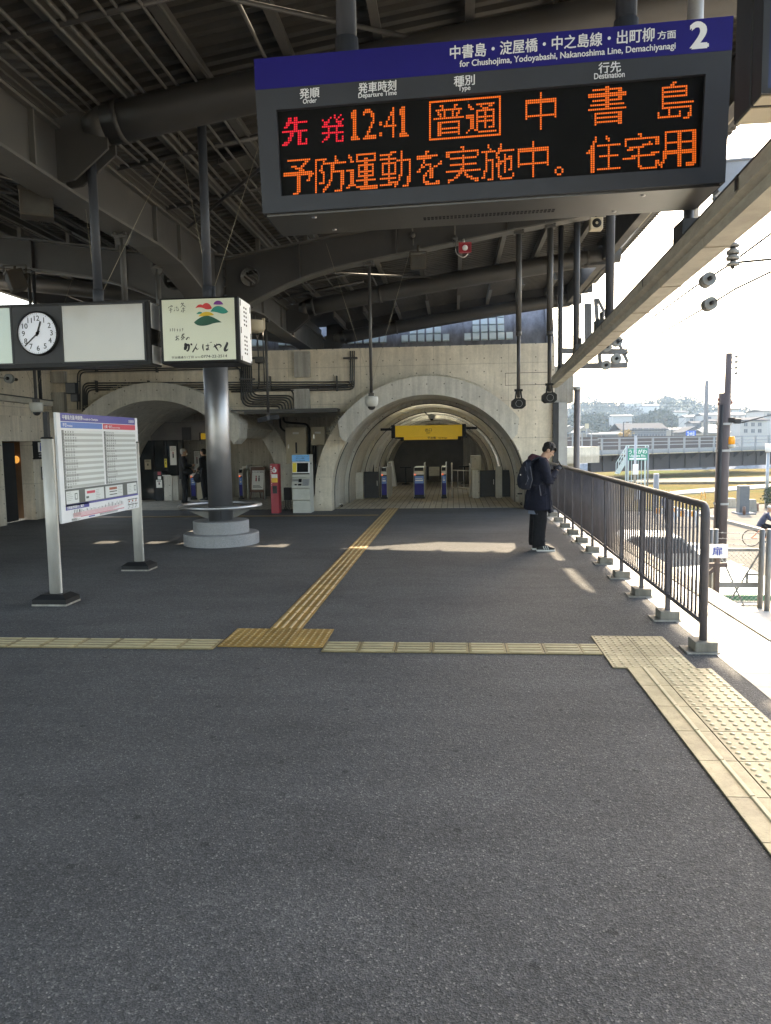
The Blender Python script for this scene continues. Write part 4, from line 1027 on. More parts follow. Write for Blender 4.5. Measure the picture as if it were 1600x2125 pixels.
# route diagram
tr_(0.20, 0.745, 0.962, 0.972, 6)
for k in range(7): tr_(0.12, 0.735-0.03*k, 0.925+k*0.0062, 0.9275+k*0.0062, 6 if k % 2 else 2, 2)
for k in range(38):
    u = 0.19+k*0.0145; h = rt.uniform(0.010, 0.028)*(1 if k < 24 else 1.7); tr_(u, u+0.004, 0.922-h*0.9, 0.921, 3 if k % 3 else 8, 2)
for k in range(5): tr_(0.13+k*0.018, 0.134+k*0.018, 0.893, 0.925, 4, 2); 
tr_(0.115, 0.20, 0.925, 0.955, 3, 1); tr_(0.10, 0.16, 0.972, 0.985, 3, 1)
for k in range(6): tr_(0.10, 0.10+rt.uniform(.04, .1), 0.975+k*0.004, 0.9765+k*0.004, 8, 2)
tr_(0.29, 0.36, 0.977, 0.988, 0, 2); tr_(0.42, 0.66, 0.975, 0.979, 4, 2)
for k in range(16): tr_(0.425+k*0.0145, 0.428+k*0.0145, 0.979, 0.992, 8, 2)
for r in range(2):
    for k in range(3):
        u = 0.80+k*0.05; v = 0.885+r*0.055; tr_(u, u+0.043, v, v+0.011, 4, 2); tr_(u+0.012, u+0.03, v+0.017, v+0.032, 3 if r else 9, 2); tr_(u+0.005, u+0.011, v+0.037, v+0.048, 4, 2); tr_(u+0.014, u+0.04, v+0.039, v+0.042, 3, 2)
mb.build('printed_sheet', parent=panel)

# ================================================================== hung cameras, lamps and speakers
def hang_pole(mb, x, y, z0, z1, r):
    mb.cyl(x, y, z0, z1, r, 14); mb.cbox((x, y, z1-0.03), 0.16, 0.10, 0.05); mb.cbox((x-0.06, y, z1+0.01), 0.04, 0.16, 0.06); mb.cbox((x+0.06, y, z1+0.01), 0.04, 0.16, 0.06)
def dome_camera(pxy, Y, top, label, wires=True, pr=0.026):
    p = PY(pxy[0], pxy[1], Y); t = thing('dome_camera', p, label, 'camera', 'dome cameras hung on poles')
    mb = MB([M_steel]); hang_pole(mb, p.x, Y, p.z+0.14, top, pr); mb.cbox((p.x, Y, p.z+0.14), 0.09, 0.09, 0.08); mb.build('pole', parent=t)
    mb = MB([M_offw]); mb.lathe([(0.02, 0.13), (0.105, 0.12), (0.112, 0.09), (0.112, 0.02), (0.098, -0.02), (0.088, -0.045), (0.0, -0.045)], p, 24); mb.build('housing', parent=t)
    mb = MB([M_dkgrey]); mb.ell((p.x, Y, p.z-0.045), 0.065, 0.065, 0.06, 18, 12); mb.build('dome', parent=t)
    if wires:
        mb = MB([M_wire])
        for s in (-1, 1): mb.tube([(p.x, Y, p.z+0.30), (p.x+s*0.62, Y+0.5*s, top+0.2)], 0.0026, 5)
        mb.build('guy_wire', parent=t)
    return t
zarm = lambda d: float(np.interp(abs(d), [q[0] for q in abot], [q[1] for q in abot]))
x_ = PY(771, 840, 12.4).x
dome_camera((771, 838), 12.4, zarm(x_-XC)-0.03, 'white dome camera on a long pole in front of the right arch')
x_ = PY(76, 852, 12.4).x
dome_camera((76, 850), 12.4, zarm(x_-XC)-0.03, 'white dome camera on a pole under the clock box at far left')
p = PY(896, 866, 20.7); t = thing('dome_camera', p, 'small white dome camera on the vault above the yellow exit sign', 'camera')
mb = MB([M_offw]); mb.lathe([(0.10, 0.075), (0.105, 0.0), (0.08, -0.04), (0, -0.04)], p, 20); mb.box(p.x-0.05, p.x+0.05, p.y, p.y+0.15, p.z+0.05, p.z+0.09); mb.build('housing', parent=t)
mb = MB([M_black]); mb.ell((p.x, p.y, p.z-0.04), 0.05, 0.05, 0.05); mb.build('dome', parent=t)
mb = MB([M_black]); mb.tube(smoothpath([p+Vector((0, 0.02, 0.08)), p+Vector((-0.12, 0, 0.06)), p+Vector((-0.20, 0.1, 0.16))], 0.05), 0.015, 8); mb.build('cable', parent=t)
def platform_camera(pxy, Y, label, step_px, r0=0.045):
    p = PY(pxy[0], pxy[1], Y); top = min(zarm(p.x-XC), 6)-0.02; zs_ = PY(pxy[0], step_px, Y).z
    t = thing('platform_camera', p, label, 'camera', 'octagonal cameras on steel poles')
    mb = MB([M_steel]); hang_pole(mb, p.x, Y, zs_, top, r0); mb.cyl(p.x, Y, p.z+0.10, zs_+0.01, r0*0.66, 14); mb.cyl(p.x, Y, zs_-0.05, zs_+0.02, r0, 14, r0*1.02)
    mb.build('pole', parent=t)
    mb = MB([M_black]); s = 0.098; c = 0.040
    octo = [(-s, -s+c+.02), (-s+c, -s+.02), (s-c, -s+.02), (s, -s+c+.02), (s, s-c-.01), (s-c, s-.01), (-s+c, s-.01), (-s, s-c-.01)]
    mb.prism([(p.x+a*1.12, p.z+b) for a, b in octo], Y-0.10, Y+0.16, 'y')
    for sx in (-1, 1): mb.bar((p.x+sx*0.05, Y, p.z+0.09), (p.x+sx*0.035, Y, p.z+0.22), 0.022)
    mb.cbox((p.x, Y, p.z+0.22), 0.13, 0.07, 0.035); mb.build('housing', parent=t)
    mb = MB([M_galv, M_black]); mb.lathe([(0.046, -0.105), (0.055, -0.110), (0.055, -0.10), (0.046, -0.10), (0.046, -0.105)], (p.x, Y, p.z), 20, 'y'); mb.m = 1; mb.lathe([(0, -0.108), (0.052, -0.108)], (p.x, Y, p.z), 20, 'y'); mb.build('lens', parent=t)
platform_camera((1076, 838), 12.4, 'black octagonal camera hanging on a long stepped steel pole', 690)
platform_camera((1140, 826), 12.4, 'black octagonal camera at the end of the cream lighting trough', 690, 0.05)
# twin gun camera
p = PY(557, 868, 15.5); t = thing('gun_camera', p, 'grey twin camera on a thin pole above the cable shelf', 'camera')
mb = MB([M_steel]); hang_pole(mb, p.x, 15.5, p.z+0.06, 4.28, 0.028); mb.cbox((p.x, 15.5, p.z+0.05), 0.06, 0.06, 0.14); mb.build('pole', parent=t)
mb = MB([M_slate]); mb.T = Matrix.Translation(p-Vector((0.09, 0.05, 0.02))) @ Matrix.Rotation(math.radians(12), 4, 'Y').inverted() @ Matrix.Rotation(math.radians(70), 4, 'Z'); mb.bbox(-0.06, 0.06, -0.13, 0.13, -0.05, 0.05, 0.01); mb.build('housing', parent=t)
mb = MB([M_dkgrey]); mb.T = Matrix.Translation(p+Vector((0.10, 0.03, 0.02))) @ Matrix.Rotation(math.radians(-75), 4, 'Z'); mb.bbox(-0.055, 0.055, -0.12, 0.12, -0.05, 0.05, 0.01); mb.build('housing', parent=t)
mb = MB([M_wire])
for s in (-1, 1): mb.tube([(p.x, 15.5, p.z+0.15), (p.x+s*0.13, 15.5, p.z+0.42)], 0.0026, 5)
mb.build('guy_wire', parent=t)
# plain hanger poles of the left group and their box sign behind
for (px0, py0, py1, Y) in ((253, 487, 640, 9.0), (326, 535, 700, 10.6)):
    p = PY(px0, py0, Y); q = PY(px0+4, py1, Y)
    t = thing('hanger_pole', (p.x, Y, q.z), 'thin grey pole hanging from the centre girder %s' % ('behind the blank light panel' if Y < 10 else 'beside the tea light box'), 'pole')
    mb = MB([M_steel]); hang_pole(mb, p.x, Y, q.z, 4.28, 0.036); mb.build('tube', parent=t)
    mb = MB([M_steel]); mb.prism([(p.x-0.11, 4.27), (p.x+0.11, 4.27), (p.x+0.05, 4.15), (p.x-0.05, 4.15)], Y-0.03, Y+0.03); mb.build('bracket', parent=t)
# floodlight boxes
M_fld = mat('brown floodlight paint', (0.052, 0.044, 0.034), 0.6, var=0.2, spec=0.2); M_fldg = mat('dusty floodlight glass', (0.045, 0.042, 0.036), 0.5, var=0.3, spec=0.3)
def flood(pxy, Y, label, s, rz, tilt, top):
    p = PY(pxy[0], pxy[1], Y); t = thing('floodlight', p, label, 'floodlight', 'square floodlights on the canopy steel')
    T = Matrix.Translation(p) @ Matrix.Rotation(rz, 4, 'Z') @ Matrix.Rotation(tilt, 4, 'X')
    mb = MB([M_fld]); mb.T = T; mb.bbox(-s, s, -s*0.6, s*0.7, -s*0.85, s*0.85, 0.008); mb.box(-s*1.06, s*1.06, -s*0.66, -s*0.5, s*0.70, s*0.9); mb.build('housing', parent=t)
    mb = MB([M_fldg]); mb.T = T; mb.box(-s*0.8, s*0.8, -s*0.615, -s*0.58, -s*0.68, s*0.62); mb.build('glass', parent=t)
    mb = MB([M_fld])
    for sx in (-1, 1): mb.bar(p+Vector((sx*s*1.05, 0, 0)), p+Vector((sx*s*1.05, 0, s*1.35)), 0.025, 0.012)
    mb.bar(p+Vector((-s*1.05, 0, s*1.35)), p+Vector((s*1.05, 0, s*1.35)), 0.025, 0.015); mb.cyl(p.x, p.y, p.z+s*1.3, top, 0.02, 8); mb.build('yoke', parent=t)
flood((868, 545), 12.2, 'brown floodlight hung below the right arm with its square glass facing us', 0.125, 0.05, 0.1, 4.83)
flood((76, 425), 7.6, 'large boxy floodlight under the big cross tube at the upper left', 0.16, 0.5, 0.0, 4.55)
flood((32, 583), 11.0, 'dark floodlight hung at the left edge above the clock box', 0.17, -0.9, 0.3, 4.4)
p = PY(965, 516, 12.25); t = thing('alarm_horn', p, 'red horn speaker with a white round centre under the right arm', 'speaker')
mb = MB([M_red]); mb.prism([(p.x-0.10, p.z-0.075), (p.x+0.10, p.z-0.075), (p.x+0.10, p.z+0.075), (p.x-0.10, p.z+0.075)], 12.16, 12.20, holes=[[(p.x-0.085, p.z-0.06), (p.x+0.085, p.z-0.06), (p.x+0.085, p.z+0.06), (p.x-0.085, p.z+0.06)]])
mb.box(p.x-0.085, p.x+0.085, 12.20, 12.30, p.z-0.06, p.z+0.06); mb.build('horn', parent=t)
mb = MB([M_whitep]); mb.lathe([(0, 12.17), (0.04, 12.17), (0.045, 12.20)], (p.x, 0, p.z), 20, 'y'); mb.build('centre_disc', parent=t)
mb = MB([M_alu]); mb.cyl(p.x-0.02, 12.25, p.z+0.075, p.z+0.15, 0.018, 10); mb.tube(smoothpath([(p.x-0.16, 12.25, p.z+0.10), (p.x-0.14, 12.25, p.z-0.08), (p.x-0.02, 12.25, p.z-0.15), (p.x+0.05, 12.25, p.z-0.08)], 0.06), 0.008, 6)
mb.build('bracket', parent=t)
for (x, y) in ((856, 488), (944, 495)):
    p = PY(x, y, 12.25); t = thing('junction_box', p, 'round grey junction box on the right arm %s' % ('above the brown floodlight' if x < 900 else 'beside the red horn'), 'junction box')
    mb = MB([M_steel]); mb.lathe([(0, -0.03), (0.045, -0.03), (0.05, 0.02), (0, 0.02)], p, 16, 'y'); mb.build('box', parent=t)
    mb = MB([M_pipe]); mb.cyl(p.x, p.y, p.z+0.04, p.z+0.28, 0.012, 8); mb.cyl(p.x+0.01, p.y, p.z-0.16, p.z-0.03, 0.010, 8); mb.build('conduit', parent=t)
p = PY(1237, 465, 11.4); t = thing('box_speaker', p, 'small beige box speaker high under the right eave', 'speaker')
mb = MB([M_beige]); mb.bbox(p.x-0.09, p.x+0.09, 11.34, 11.5, p.z-0.085, p.z+0.085, 0.012); mb.build('cabinet', parent=t)
mb = MB([M_black]); mb.lathe([(0.02, 11.33), (0.065, 11.335), (0.07, 11.345), (0, 11.345)], (p.x, 0, p.z), 18, 'y'); mb.build('cone', parent=t)
mb = MB([M_steel]); mb.cyl(p.x, 11.42, p.z+0.07, zd(p.x), 0.015, 8); mb.build('bracket', parent=t)
p = PY(528, 678, 14.6); t = thing('drum_lamp', p, 'beige drum shaped lamp just right of the tea light box', 'lamp')
mb = MB([M_beige]); mb.lathe([(0.20, 0.11), (0.20, -0.05), (0.18, -0.10), (0.10, -0.12), (0, -0.125)], p, 28); mb.box(p.x+0.16, p.x+0.21, p.y-0.03, p.y+0.03, p.z-0.05, p.z+0.16); mb.build('shade', parent=t)
mb = MB([M_steel]); mb.cyl(p.x, p.y, p.z+0.10, 4.25, 0.03, 10); mb.build('stem', parent=t)

# ================================================================== cream lighting trough along the platform edge with its hangers
Fp = PX(1150, 797, 2.3); zb = Fp.z
def beam_px(x):
    y = 378+(1600-x)*(797-378)/(1600-1150); return PZ(x, y, zb)
N_ = beam_px(1650)
Np = N_+(N_-Fp).normalized()*3.0
tro = thing('lighting_trough', (Fp+Np)/2, 'long cream painted lighting trough hung along the platform edge', 'light fitting')
mb = MB([M_trough]); d = (Fp-Np).normalized(); rgt = d.cross(VZ).normalized()
def sect(p, pts): return [p+rgt*a+VZ*b for a, b in pts]
prof = [(-0.125, 0.07), (-0.125, -0.01), (-0.085, -0.03), (-0.075, -0.085), (0.075, -0.085), (0.085, -0.03), (0.125, -0.01), (0.125, 0.07)]
vs = sect(Np, prof)+sect(Fp, prof); n = len(prof)
mb.add(vs, [(k, (k+1) % n, n+(k+1) % n, n+k) for k in range(n)]+[tuple(range(n))[::-1], tuple(range(n, 2*n))], False); mb.build('body', parent=tro)
mb = MB([M_dkgrey]); pr2 = [(-0.11, 0.071), (0.11, 0.071), (0.11, 0.10), (-0.11, 0.10)]; vs = sect(Np, pr2)+sect(Fp, pr2)
mb.add(vs, [(k, (k+1) % 4, 4+(k+1) % 4, 4+k) for k in range(4)]+[(3, 2, 1, 0), (4, 5, 6, 7)], False)
for s in (-1, 1):
    pr3 = [(s*0.085-0.008, -0.034), (s*0.085+0.008, -0.034), (s*0.085+0.008, -0.026), (s*0.085-0.008, -0.026)]; 
L_ = (Fp-Np).length; k = 1.0
while k < L_:
    p = Np+d*k; mb.add(sect(p-d*0.02, [(-0.135, 0.075), (0.135, 0.075), (0.135, -0.0), (-0.135, 0.0)])+sect(p+d*0.02, [(-0.135, 0.075), (0.135, 0.075), (0.135, -0.0), (-0.135, 0.0)]), [(0, 1, 5, 4), (1, 2, 6, 5), (3, 0, 4, 7)], False); k += 2.4
mb.build('top_rail', parent=tro)
mb = MB([M_trough])
for k in range(int(L_/1.2)):
    p = Np+d*(0.6+k*1.2); mb.T = Matrix.Identity(4); mb.add(sect(p-d*0.012, [(-0.088, -0.03), (-0.078, -0.092), (0.078, -0.092), (0.088, -0.03)])+sect(p+d*0.012, [(-0.088, -0.03), (-0.078, -0.092), (0.078, -0.092), (0.088, -0.03)]), [(0, 1, 5, 4), (1, 2, 6, 5), (2, 3, 7, 6), (0, 4, 7, 3), (0, 3, 2, 1), (4, 5, 6, 7)], False)
mb.build('joint_strap', parent=tro)
for px_ in (1432, 1264, 1195, 1162):
    p = beam_px(px_); mb = MB([M_galv if px_ > 1300 else M_slate]); mb.cyl(p.x, p.y, zb+0.08, zd(p.x)-0.05, 0.052, 18); mb.cbox((p.x, p.y, zb+0.13), 0.14, 0.16, 0.05); mb.build('hanger', parent=tro)
for px_ in (1428, 1250, 1205):
    mb = MB([M_pipedk]); p = beam_px(px_)-d*0.15; mb.cbox((p.x-0.06, p.y, zb+0.15), 0.10, 0.22, 0.12); mb.cyl(p.x-0.02, p.y+.05, zb+0.18, zb+0.32, 0.03, 10); mb.build('ballast_box', parent=tro)

# left platform trough and its insulator
Fl, Nl = PZ(102, 838, 2.62), PZ(-40, 821, 2.62)
tl2 = thing('lighting_trough', (Fl+Nl)/2, 'short end of a cream lighting trough at the left edge above the timetable', 'light fitting')
dl = (Fl-Nl).normalized(); mb = MB([M_trough]); mb.bar(Nl-dl*3, Fl, .16, .10); mb.build('body', parent=tl2)
mb = MB([M_dkgrey]); mb.bar(Nl-dl*3+VZ*.06, Fl+VZ*.06, .20, .02)
q = PZ(85, 836, 2.62); mb.cyl(q.x, q.y, 2.66, zd(q.x)-.1, .035, 12); mb.build('hanger', parent=tl2)
c = PY(21, 786, 13.0); t = thing('overhead_wire', c, 'thin wire with a round porcelain insulator at the left edge under the clock box', 'overhead wire')
mb = MB([M_dkgrey]); mb.tube([PY(-60, 778, 12.0), c], .008, 6); mb.build('wire', parent=t)
mb = MB([M_porc, M_black]); R = .085
for k in range(2): z_ = -.06+.06*k; mb.lathe([(R*.28, z_+.03), (R*.34, z_-.012), (R*.44, z_+.014), (R*.52, z_-.014), (R*.62, z_+.014), (R*.70, z_-.014), (R*.82, z_+.012), (R*.98, z_-.012), (R, z_+.006), (R*.6, z_+.035), (R*.28, z_+.05)], c, 20, 'y')
mb.m = 1; mb.lathe([(0, -.10), (.03, -.09), (.03, .2)], c, 12, 'y'); mb.build('insulator', parent=t)
# ================================================================== conduits on the station wall
def W(x, y, Y=YW-0.035): return PY(x, y, Y)
wc = thing('wall_conduits', W(500, 800), 'black electrical conduits clipped across the concrete station wall', 'conduits')
def pipe(pts, r=0.022, rad=0.16, par=wc, m=M_pipedk, Y=YW-0.035, n=8):
    mb = MB([m]); mb.tube(smoothpath([W(x, y, Y) for x, y in pts], rad, 6), r, n); return mb.build('pipe', parent=par)
for k, y in enumerate((795.0, 800.0, 804.5, 809.0)):
    pipe([(172+k*3, 858), (172+k*3, y), (735-0*k, y-2.5)] if k < 3 else [(172+k*3, 858), (172+k*3, y), (608, y-1), (613, 853)], 0.019)
pipe([(480, 813.5), (525, 813), (536, 806), (538, 745)], 0.015)
for k, x in enumerate((161, 166)): pipe([(x, 850), (x, 768+k*4), (498+k*6, 763+k*4-2), (501+k*4, 830)], 0.017)
for k in range(6):
    x = 502+k*4.1; pipe([(x-1.5, 752), (x, 843-k*4.4), (579+k*6, 843-k*4.4), (581+k*6, 854)], 0.019, 0.22, Y=YW-0.075)
for k in range(3):
    x = 727+k*4; pipe([(x, 728), (x, 800+k*4), (700, 801+k*4), (480, 804+k*4)], 0.016, 0.14, Y=YW-0.075)
for x, y0 in ((519, 716), (534, 716), (545, 718)): pipe([(x, 690), (x+2, y0+18), (x+4, 752 if x < 530 else 800)], 0.016)
mb = MB([M_pipedk])
for (x0, y0, x1, y1) in ((498, 786, 529, 789), (518, 742, 534, 745), (560, 781, 563, 812), (698, 780, 701, 812), (713, 742, 742, 745), (200, 790, 203, 814), (325, 763, 328, 773), (308, 790, 311, 814), (200, 763, 203, 772)):
    a, b_ = W(x0, y0), W(x1, y1); mb.box(a.x, b_.x, YW-0.115, YW-0.0, b_.z, a.z)
mb.build('clip', parent=wc)
for nm, (x0, y0, x1, y1) in {'grey square junction box on the wall above the left arch': (138, 795, 160, 817), 'smaller grey junction box under the square one near the left arch': (149, 818, 164, 833), 'black junction box on the wall behind the gun camera': (530, 741, 548, 753)}.items():
    a, b_ = W(x0, y0, YW-0.1), W(x1, y1, YW-0.1); t = thing('junction_box', ((a.x+b_.x)/2, YW, b_.z), nm, 'junction box')
    mb = MB([M_pipedk if 'black' in nm else M_slate]); mb.bbox(a.x, b_.x, YW-0.17, YW-0.0, b_.z, a.z, 0.006); mb.build('case', parent=t)
    mb = MB([M_pipedk if 'black' in nm else mat('junction lid', (0.13, 0.14, 0.16), 0.5)]); mb.bbox(a.x+.012, b_.x-.012, YW-0.178, YW-0.17, b_.z+.012, a.z-.012, 0.002); mb.build('lid', parent=t)
# cable shelf over the recess
cs = thing('cable_shelf', PY(600, 855, YW), 'dark steel cable shelf along the wall above the ticket machine', 'shelf')
mb = MB([M_pipedk]); a = PY(480, 853, YW-0.5); b_ = PY(702, 853, YW-0.3)
mb.prism([(a.x, YW-0.52), (b_.x, YW-0.52), (b_.x, YW-0.002), (a.x+0.5, YW-0.002)], 2.50, 2.535, 'z')
for k in range(4): mb.box(a.x+0.3, b_.x, YW-0.44+0.11*k, YW-0.40+0.11*k, 2.44, 2.50)
mb.build('tray', parent=cs)
rc = thing('recess_conduits', PY(640, 900, 19.0), 'black pipes running down inside the recess behind the cabinets', 'conduits')
for (pts, Y) in (([(581, 868), (582, 888), (592, 895)], 21.5), ([(588, 866), (590, 876), (636, 880), (642, 888), (642, 960)], 21.5), ([(650, 925), (650, 1055)], 21.5), ([(655, 925), (655, 1055)], 21.5)):
    pipe(pts, 0.03, 0.12, rc, M_black, Y)
for k in range(3): pipe([(653+k*5, 1028), (660+k*5, 1062)], 0.035, 0.1, rc, M_black, 18.6)
# cabinets
for nm, (x0, y0, x1, y1), lab in (('electric_cabinet', (592, 887, 637, 962), 'tall beige electrical cabinet on the wall behind the ticket machine'), ('electric_cabinet', (645, 886, 674, 923), 'small beige electrical cabinet right of the tall one')):
    Yc = 21.35; a, b_ = PY(x0, y0, Yc), PY(x1, y1, Yc); t = thing(nm, ((a.x+b_.x)/2, Yc, b_.z), lab, 'cabinet')
    mb = MB([M_beige]); mb.bbox(a.x, b_.x, Yc, 21.6, b_.z, a.z, 0.01); mb.build('case', parent=t)
    mb = MB([M_beige]); mb.bbox(a.x+.02, b_.x-.02, Yc-0.015, Yc, b_.z+.02, a.z-.02, 0.004); dr = mb.build('door', parent=t)
    mb = MB([M_alu]); mb.box(a.x+0.07, a.x+0.10, Yc-0.03, Yc-0.015, (a.z+b_.z)/2-0.08, (a.z+b_.z)/2+0.04); mb.build('handle', parent=dr)
    mb = MB([M_paper, M_blk]); cx = (a.x+b_.x)/2
    mb.box(cx-0.09, cx+0.09, Yc-0.018, Yc-0.015, a.z-0.20, a.z-0.14)
    if x0 < 600: mb.m = 1; mb.box(cx-0.02, cx+0.03, Yc-0.018, Yc-0.015, b_.z+0.30, b_.z+0.62)
    mb.build('name_plate', parent=dr)

# ================================================================== ticket machine and red intercom pillar
Yt = 17.72; a, b_ = PY(604, 944, Yt), PY(644, 1064, Yt); x0, x1 = a.x, b_.x; zT = a.z
tm = thing('ticket_machine', ((x0+x1)/2, Yt+0.25, 0), 'grey ticket adjusting machine with a blue header and dark screen', 'ticket machine')
mb = MB([M_offw]); prof = [(Yt+0.5, 0.0), (Yt+0.06, 0.0), (Yt+0.06, 0.30), (Yt+0.02, 0.32), (Yt+0.02, 0.60), (Yt-0.03, 0.62), (Yt-0.03, 0.67), (Yt+0.10, 0.86), (Yt+0.06, 0.88), (Yt+0.12, zT-0.17), (Yt+0.08, zT-0.17), (Yt+0.08, zT), (Yt+0.5, zT)]
mb.prism([(y, max(z, 0.0)) for y, z in prof], x0, x1, 'x'); mb.build('cabinet', parent=tm)
mb = MB([mat('sky blue header film', (0.10, 0.38, 0.74), 0.4, var=0.03), M_blk]); mb.box(x0+0.004, x1-0.004, Yt+0.074, Yt+0.08, zT-0.165, zT-0.004)
mb.m = 1; text_on(mb, 'ICカードチャージ', Vector((x0+0.12, Yt+0.0735, zT-0.055)), VX, VZ, 0.036, 0.01); text_on(mb, 'のりこし精算', Vector((x0+0.10, Yt+0.0735, zT-0.10)), VX, VZ, 0.036, 0.01); text_on(mb, 'Fare Adjustment', Vector((x0+0.10, Yt+0.0735, zT-0.148)), VX, VZ, 0.034, 0.006)
mb.build('header', parent=tm)
def tmq(u0, u1, z0, z1, m_, nm, dy=0.006, yb=None):
    """panel on the sloped front between the desk and header"""
    y0 = np.interp(z0, [0.88, zT-0.17], [Yt+0.06, Yt+0.12]); y1 = np.interp(z1, [0.88, zT-0.17], [Yt+0.06, Yt+0.12])
    mb = MB([m_]); X0, X1 = x0+(x1-x0)*u0, x0+(x1-x0)*u1
    mb.add([(X0, y0-dy, z0), (X1, y0-dy, z0), (X1, y1-dy, z1), (X0, y1-dy, z1), (X0, y0+.01, z0), (X1, y0+.01, z0), (X1, y1+.01, z1), (X0, y1+.01, z1)], [(0, 1, 2, 3), (0, 4, 5, 1), (1, 5, 6, 2), (2, 6, 7, 3), (3, 7, 4, 0)], False)
    return mb.build(nm, parent=tm)
tmq(0.0, 1.0, 0.98, zT-0.18, M_whitep, 'screen_bezel', 0.004); tmq(0.27, 0.90, 1.0, zT-0.20, M_ledbg, 'screen', 0.010)
tmq(0.02, 0.24, 1.0, zT-0.20, mat('yellow notice', (0.75, 0.58, 0.05), 0.5), 'yellow_notice', 0.008); tmq(0.0, 0.97, 0.945, 0.975, M_black, 'slot_strip', 0.008)
mb = MB([M_alu, M_black, M_galv])
for k, (u0, u1, t0, t1, mi) in enumerate(((0.05, 0.34, .55, .85, 0), (0.36, 0.53, .45, .85, 1), (0.16, 0.28, .08, .22, 1), (0.36, 0.54, .05, .25, 1), (0.60, 0.95, .02, .80, 2))):
    mb.m = mi; f = lambda t: (Yt-0.03+0.13*t-0.006, 0.67+0.19*t+0.004)
    (ya, za), (yb_, zb_2) = f(t0), f(t1); X0, X1 = x0+(x1-x0)*u0, x0+(x1-x0)*u1
    mb.add([(X0, ya, za), (X1, ya, za), (X1, yb_, zb_2), (X0, yb_, zb_2), (X0, ya+.012, za-.01), (X1, ya+.012, za-.01), (X1, yb_+.012, zb_2-.01), (X0, yb_+.012, zb_2-.01)], [(0, 1, 2, 3), (0, 4, 5, 1), (1, 5, 6, 2), (2, 6, 7, 3), (3, 7, 4, 0)], False)
mb.build('coin_tray', parent=tm)
mb = MB([mat('pale grey panel', (0.46, 0.46, 0.42), 0.5)]); mb.bbox(x0+0.01, x1-0.01, Yt+0.008, Yt+0.022, 0.335, 0.585, 0.004); mb.box(x0+.03, x1-.02, Yt+0.053, Yt+0.061, 0.08, 0.09); mb.build('front_panel', parent=tm)
mb = MB([M_alu, M_black]); mb.box(x1, x1+0.01, Yt+0.18, Yt+0.24, zT-0.16, zT-0.04); mb.m = 1; mb.box(x1, x1+0.01, Yt+0.17, Yt+0.25, zT-0.24, zT-0.20); mb.build('side_fittings', parent=tm)
a, b_ = PY(560, 963, Yt), PY(579, 1064, Yt); x0, x1 = a.x, b_.x; zr = a.z
rp = thing('intercom_pillar', ((x0+x1)/2, Yt+0.15, 0), 'slim red intercom pillar left of the ticket machine', 'intercom')
mb = MB([M_red]); mb.bbox(x0, x1, Yt, Yt+0.30, 0.0, zr, 0.006); mb.build('body', parent=rp)
mb = MB([M_ink, M_red]); cx = x0+(x1-x0)*0.55; mb.lathe([(0, Yt-0.004), (0.055, Yt-0.004), (0.055, Yt+0.01)], (cx, 0, zr-0.16), 24, 'y'); mb.lathe([(0, Yt-0.004), (0.022, Yt-0.004), (0.022, Yt+0.01)], (cx, 0, zr-0.095), 16, 'y')
for k, ch in enumerate('駅係員呼出インターホン'): text_on(mb, ch, Vector((x0+0.012, Yt-0.002, zr-0.075-0.046*k)), VX, VZ, 0.036, 0.02)
mb.m = 1; text_on(mb, '駅', Vector((cx-0.02, Yt-0.006, zr-0.175)), VX, VZ, 0.04, 0.02); mb.build('lettering', parent=rp)
mb = MB([M_paper, mat('amber label', (0.72, 0.42, 0.04), 0.5)]); mb.box(cx-0.075, cx+0.075, Yt-0.004, Yt, zr-0.34, zr-0.25); mb.m = 1; mb.box(cx-0.075, cx+0.075, Yt-0.004, Yt, zr-0.45, zr-0.342); mb.build('label', parent=rp)
mb = MB([M_dkgrey, M_black]); mb.bbox(cx-0.055, cx+0.055, Yt-0.008, Yt, zr-0.72, zr-0.53, 0.003); mb.m = 1
for k in range(4): mb.box(cx-0.03+0.018*k, cx-0.022+0.018*k, Yt-0.0095, Yt-0.008, zr-0.60, zr-0.56)
mb.build('speaker_panel', parent=rp)
bn = thing('cable_box', PY(598, 1062, 18.25), 'black cable box with hanging leads between pillar and ticket machine', 'box'); c = PY(598, 1062, 18.25)
mb = MB([M_black]); mb.bbox(c.x-0.09, c.x+0.09, 18.2, 18.34, 0.28, 0.60, 0.01); mb.build('case', parent=bn)
for k in range(4):
    mb = MB([M_pipedk]); xx = c.x-0.06+0.04*k; mb.tube(smoothpath([(xx, 18.26, 0.29), (xx, 18.26, 0.12), (xx-0.05, 18.24, 0.02)], 0.08), 0.012, 7); mb.build('lead', parent=bn)
# wooden A-board
p = PZ(534, 1036); t = thing('easel_board', (p.x, p.y, 0), 'brown wooden easel with a white toilet notice near the gates', 'notice board')
mb = MB([M_wood]); w = 0.235; T = Matrix.Translation((p.x, p.y, 0)) @ Matrix.Rotation(math.radians(-12), 4, 'X'); mb.T = T
mb.box(-w, -w+.03, -0.015, 0.015, 0.25, 1.0); mb.box(w-.03, w, -0.015, 0.015, 0.25, 1.0); mb.box(-w, w, -0.016, 0.014, 0.97, 1.01); mb.box(-w, w, -0.016, 0.014, 0.22, 0.26); mb.box(-w+.03, w-.03, 0.0, 0.012, 0.26, 0.97); mb.build('frame', parent=t)
for s in (-1, 1):
    mb = MB([M_wood]); mb.T = T; mb.bar((s*w*0.8, 0, 0.25), (s*w*0.9, -0.03, 0.0), 0.028); mb.build('leg', parent=t)
mb = MB([M_wood]); mb.bar((p.x, p.y+0.15, 0.6), (p.x, p.y+0.42, 0.0), 0.028); mb.build('leg', parent=t)
mb = MB([M_paper, M_blk, M_red]); mb.T = T; mb.box(-w+.05, w-.05, -0.006, -0.001, 0.30, 0.90); mb.m = 1
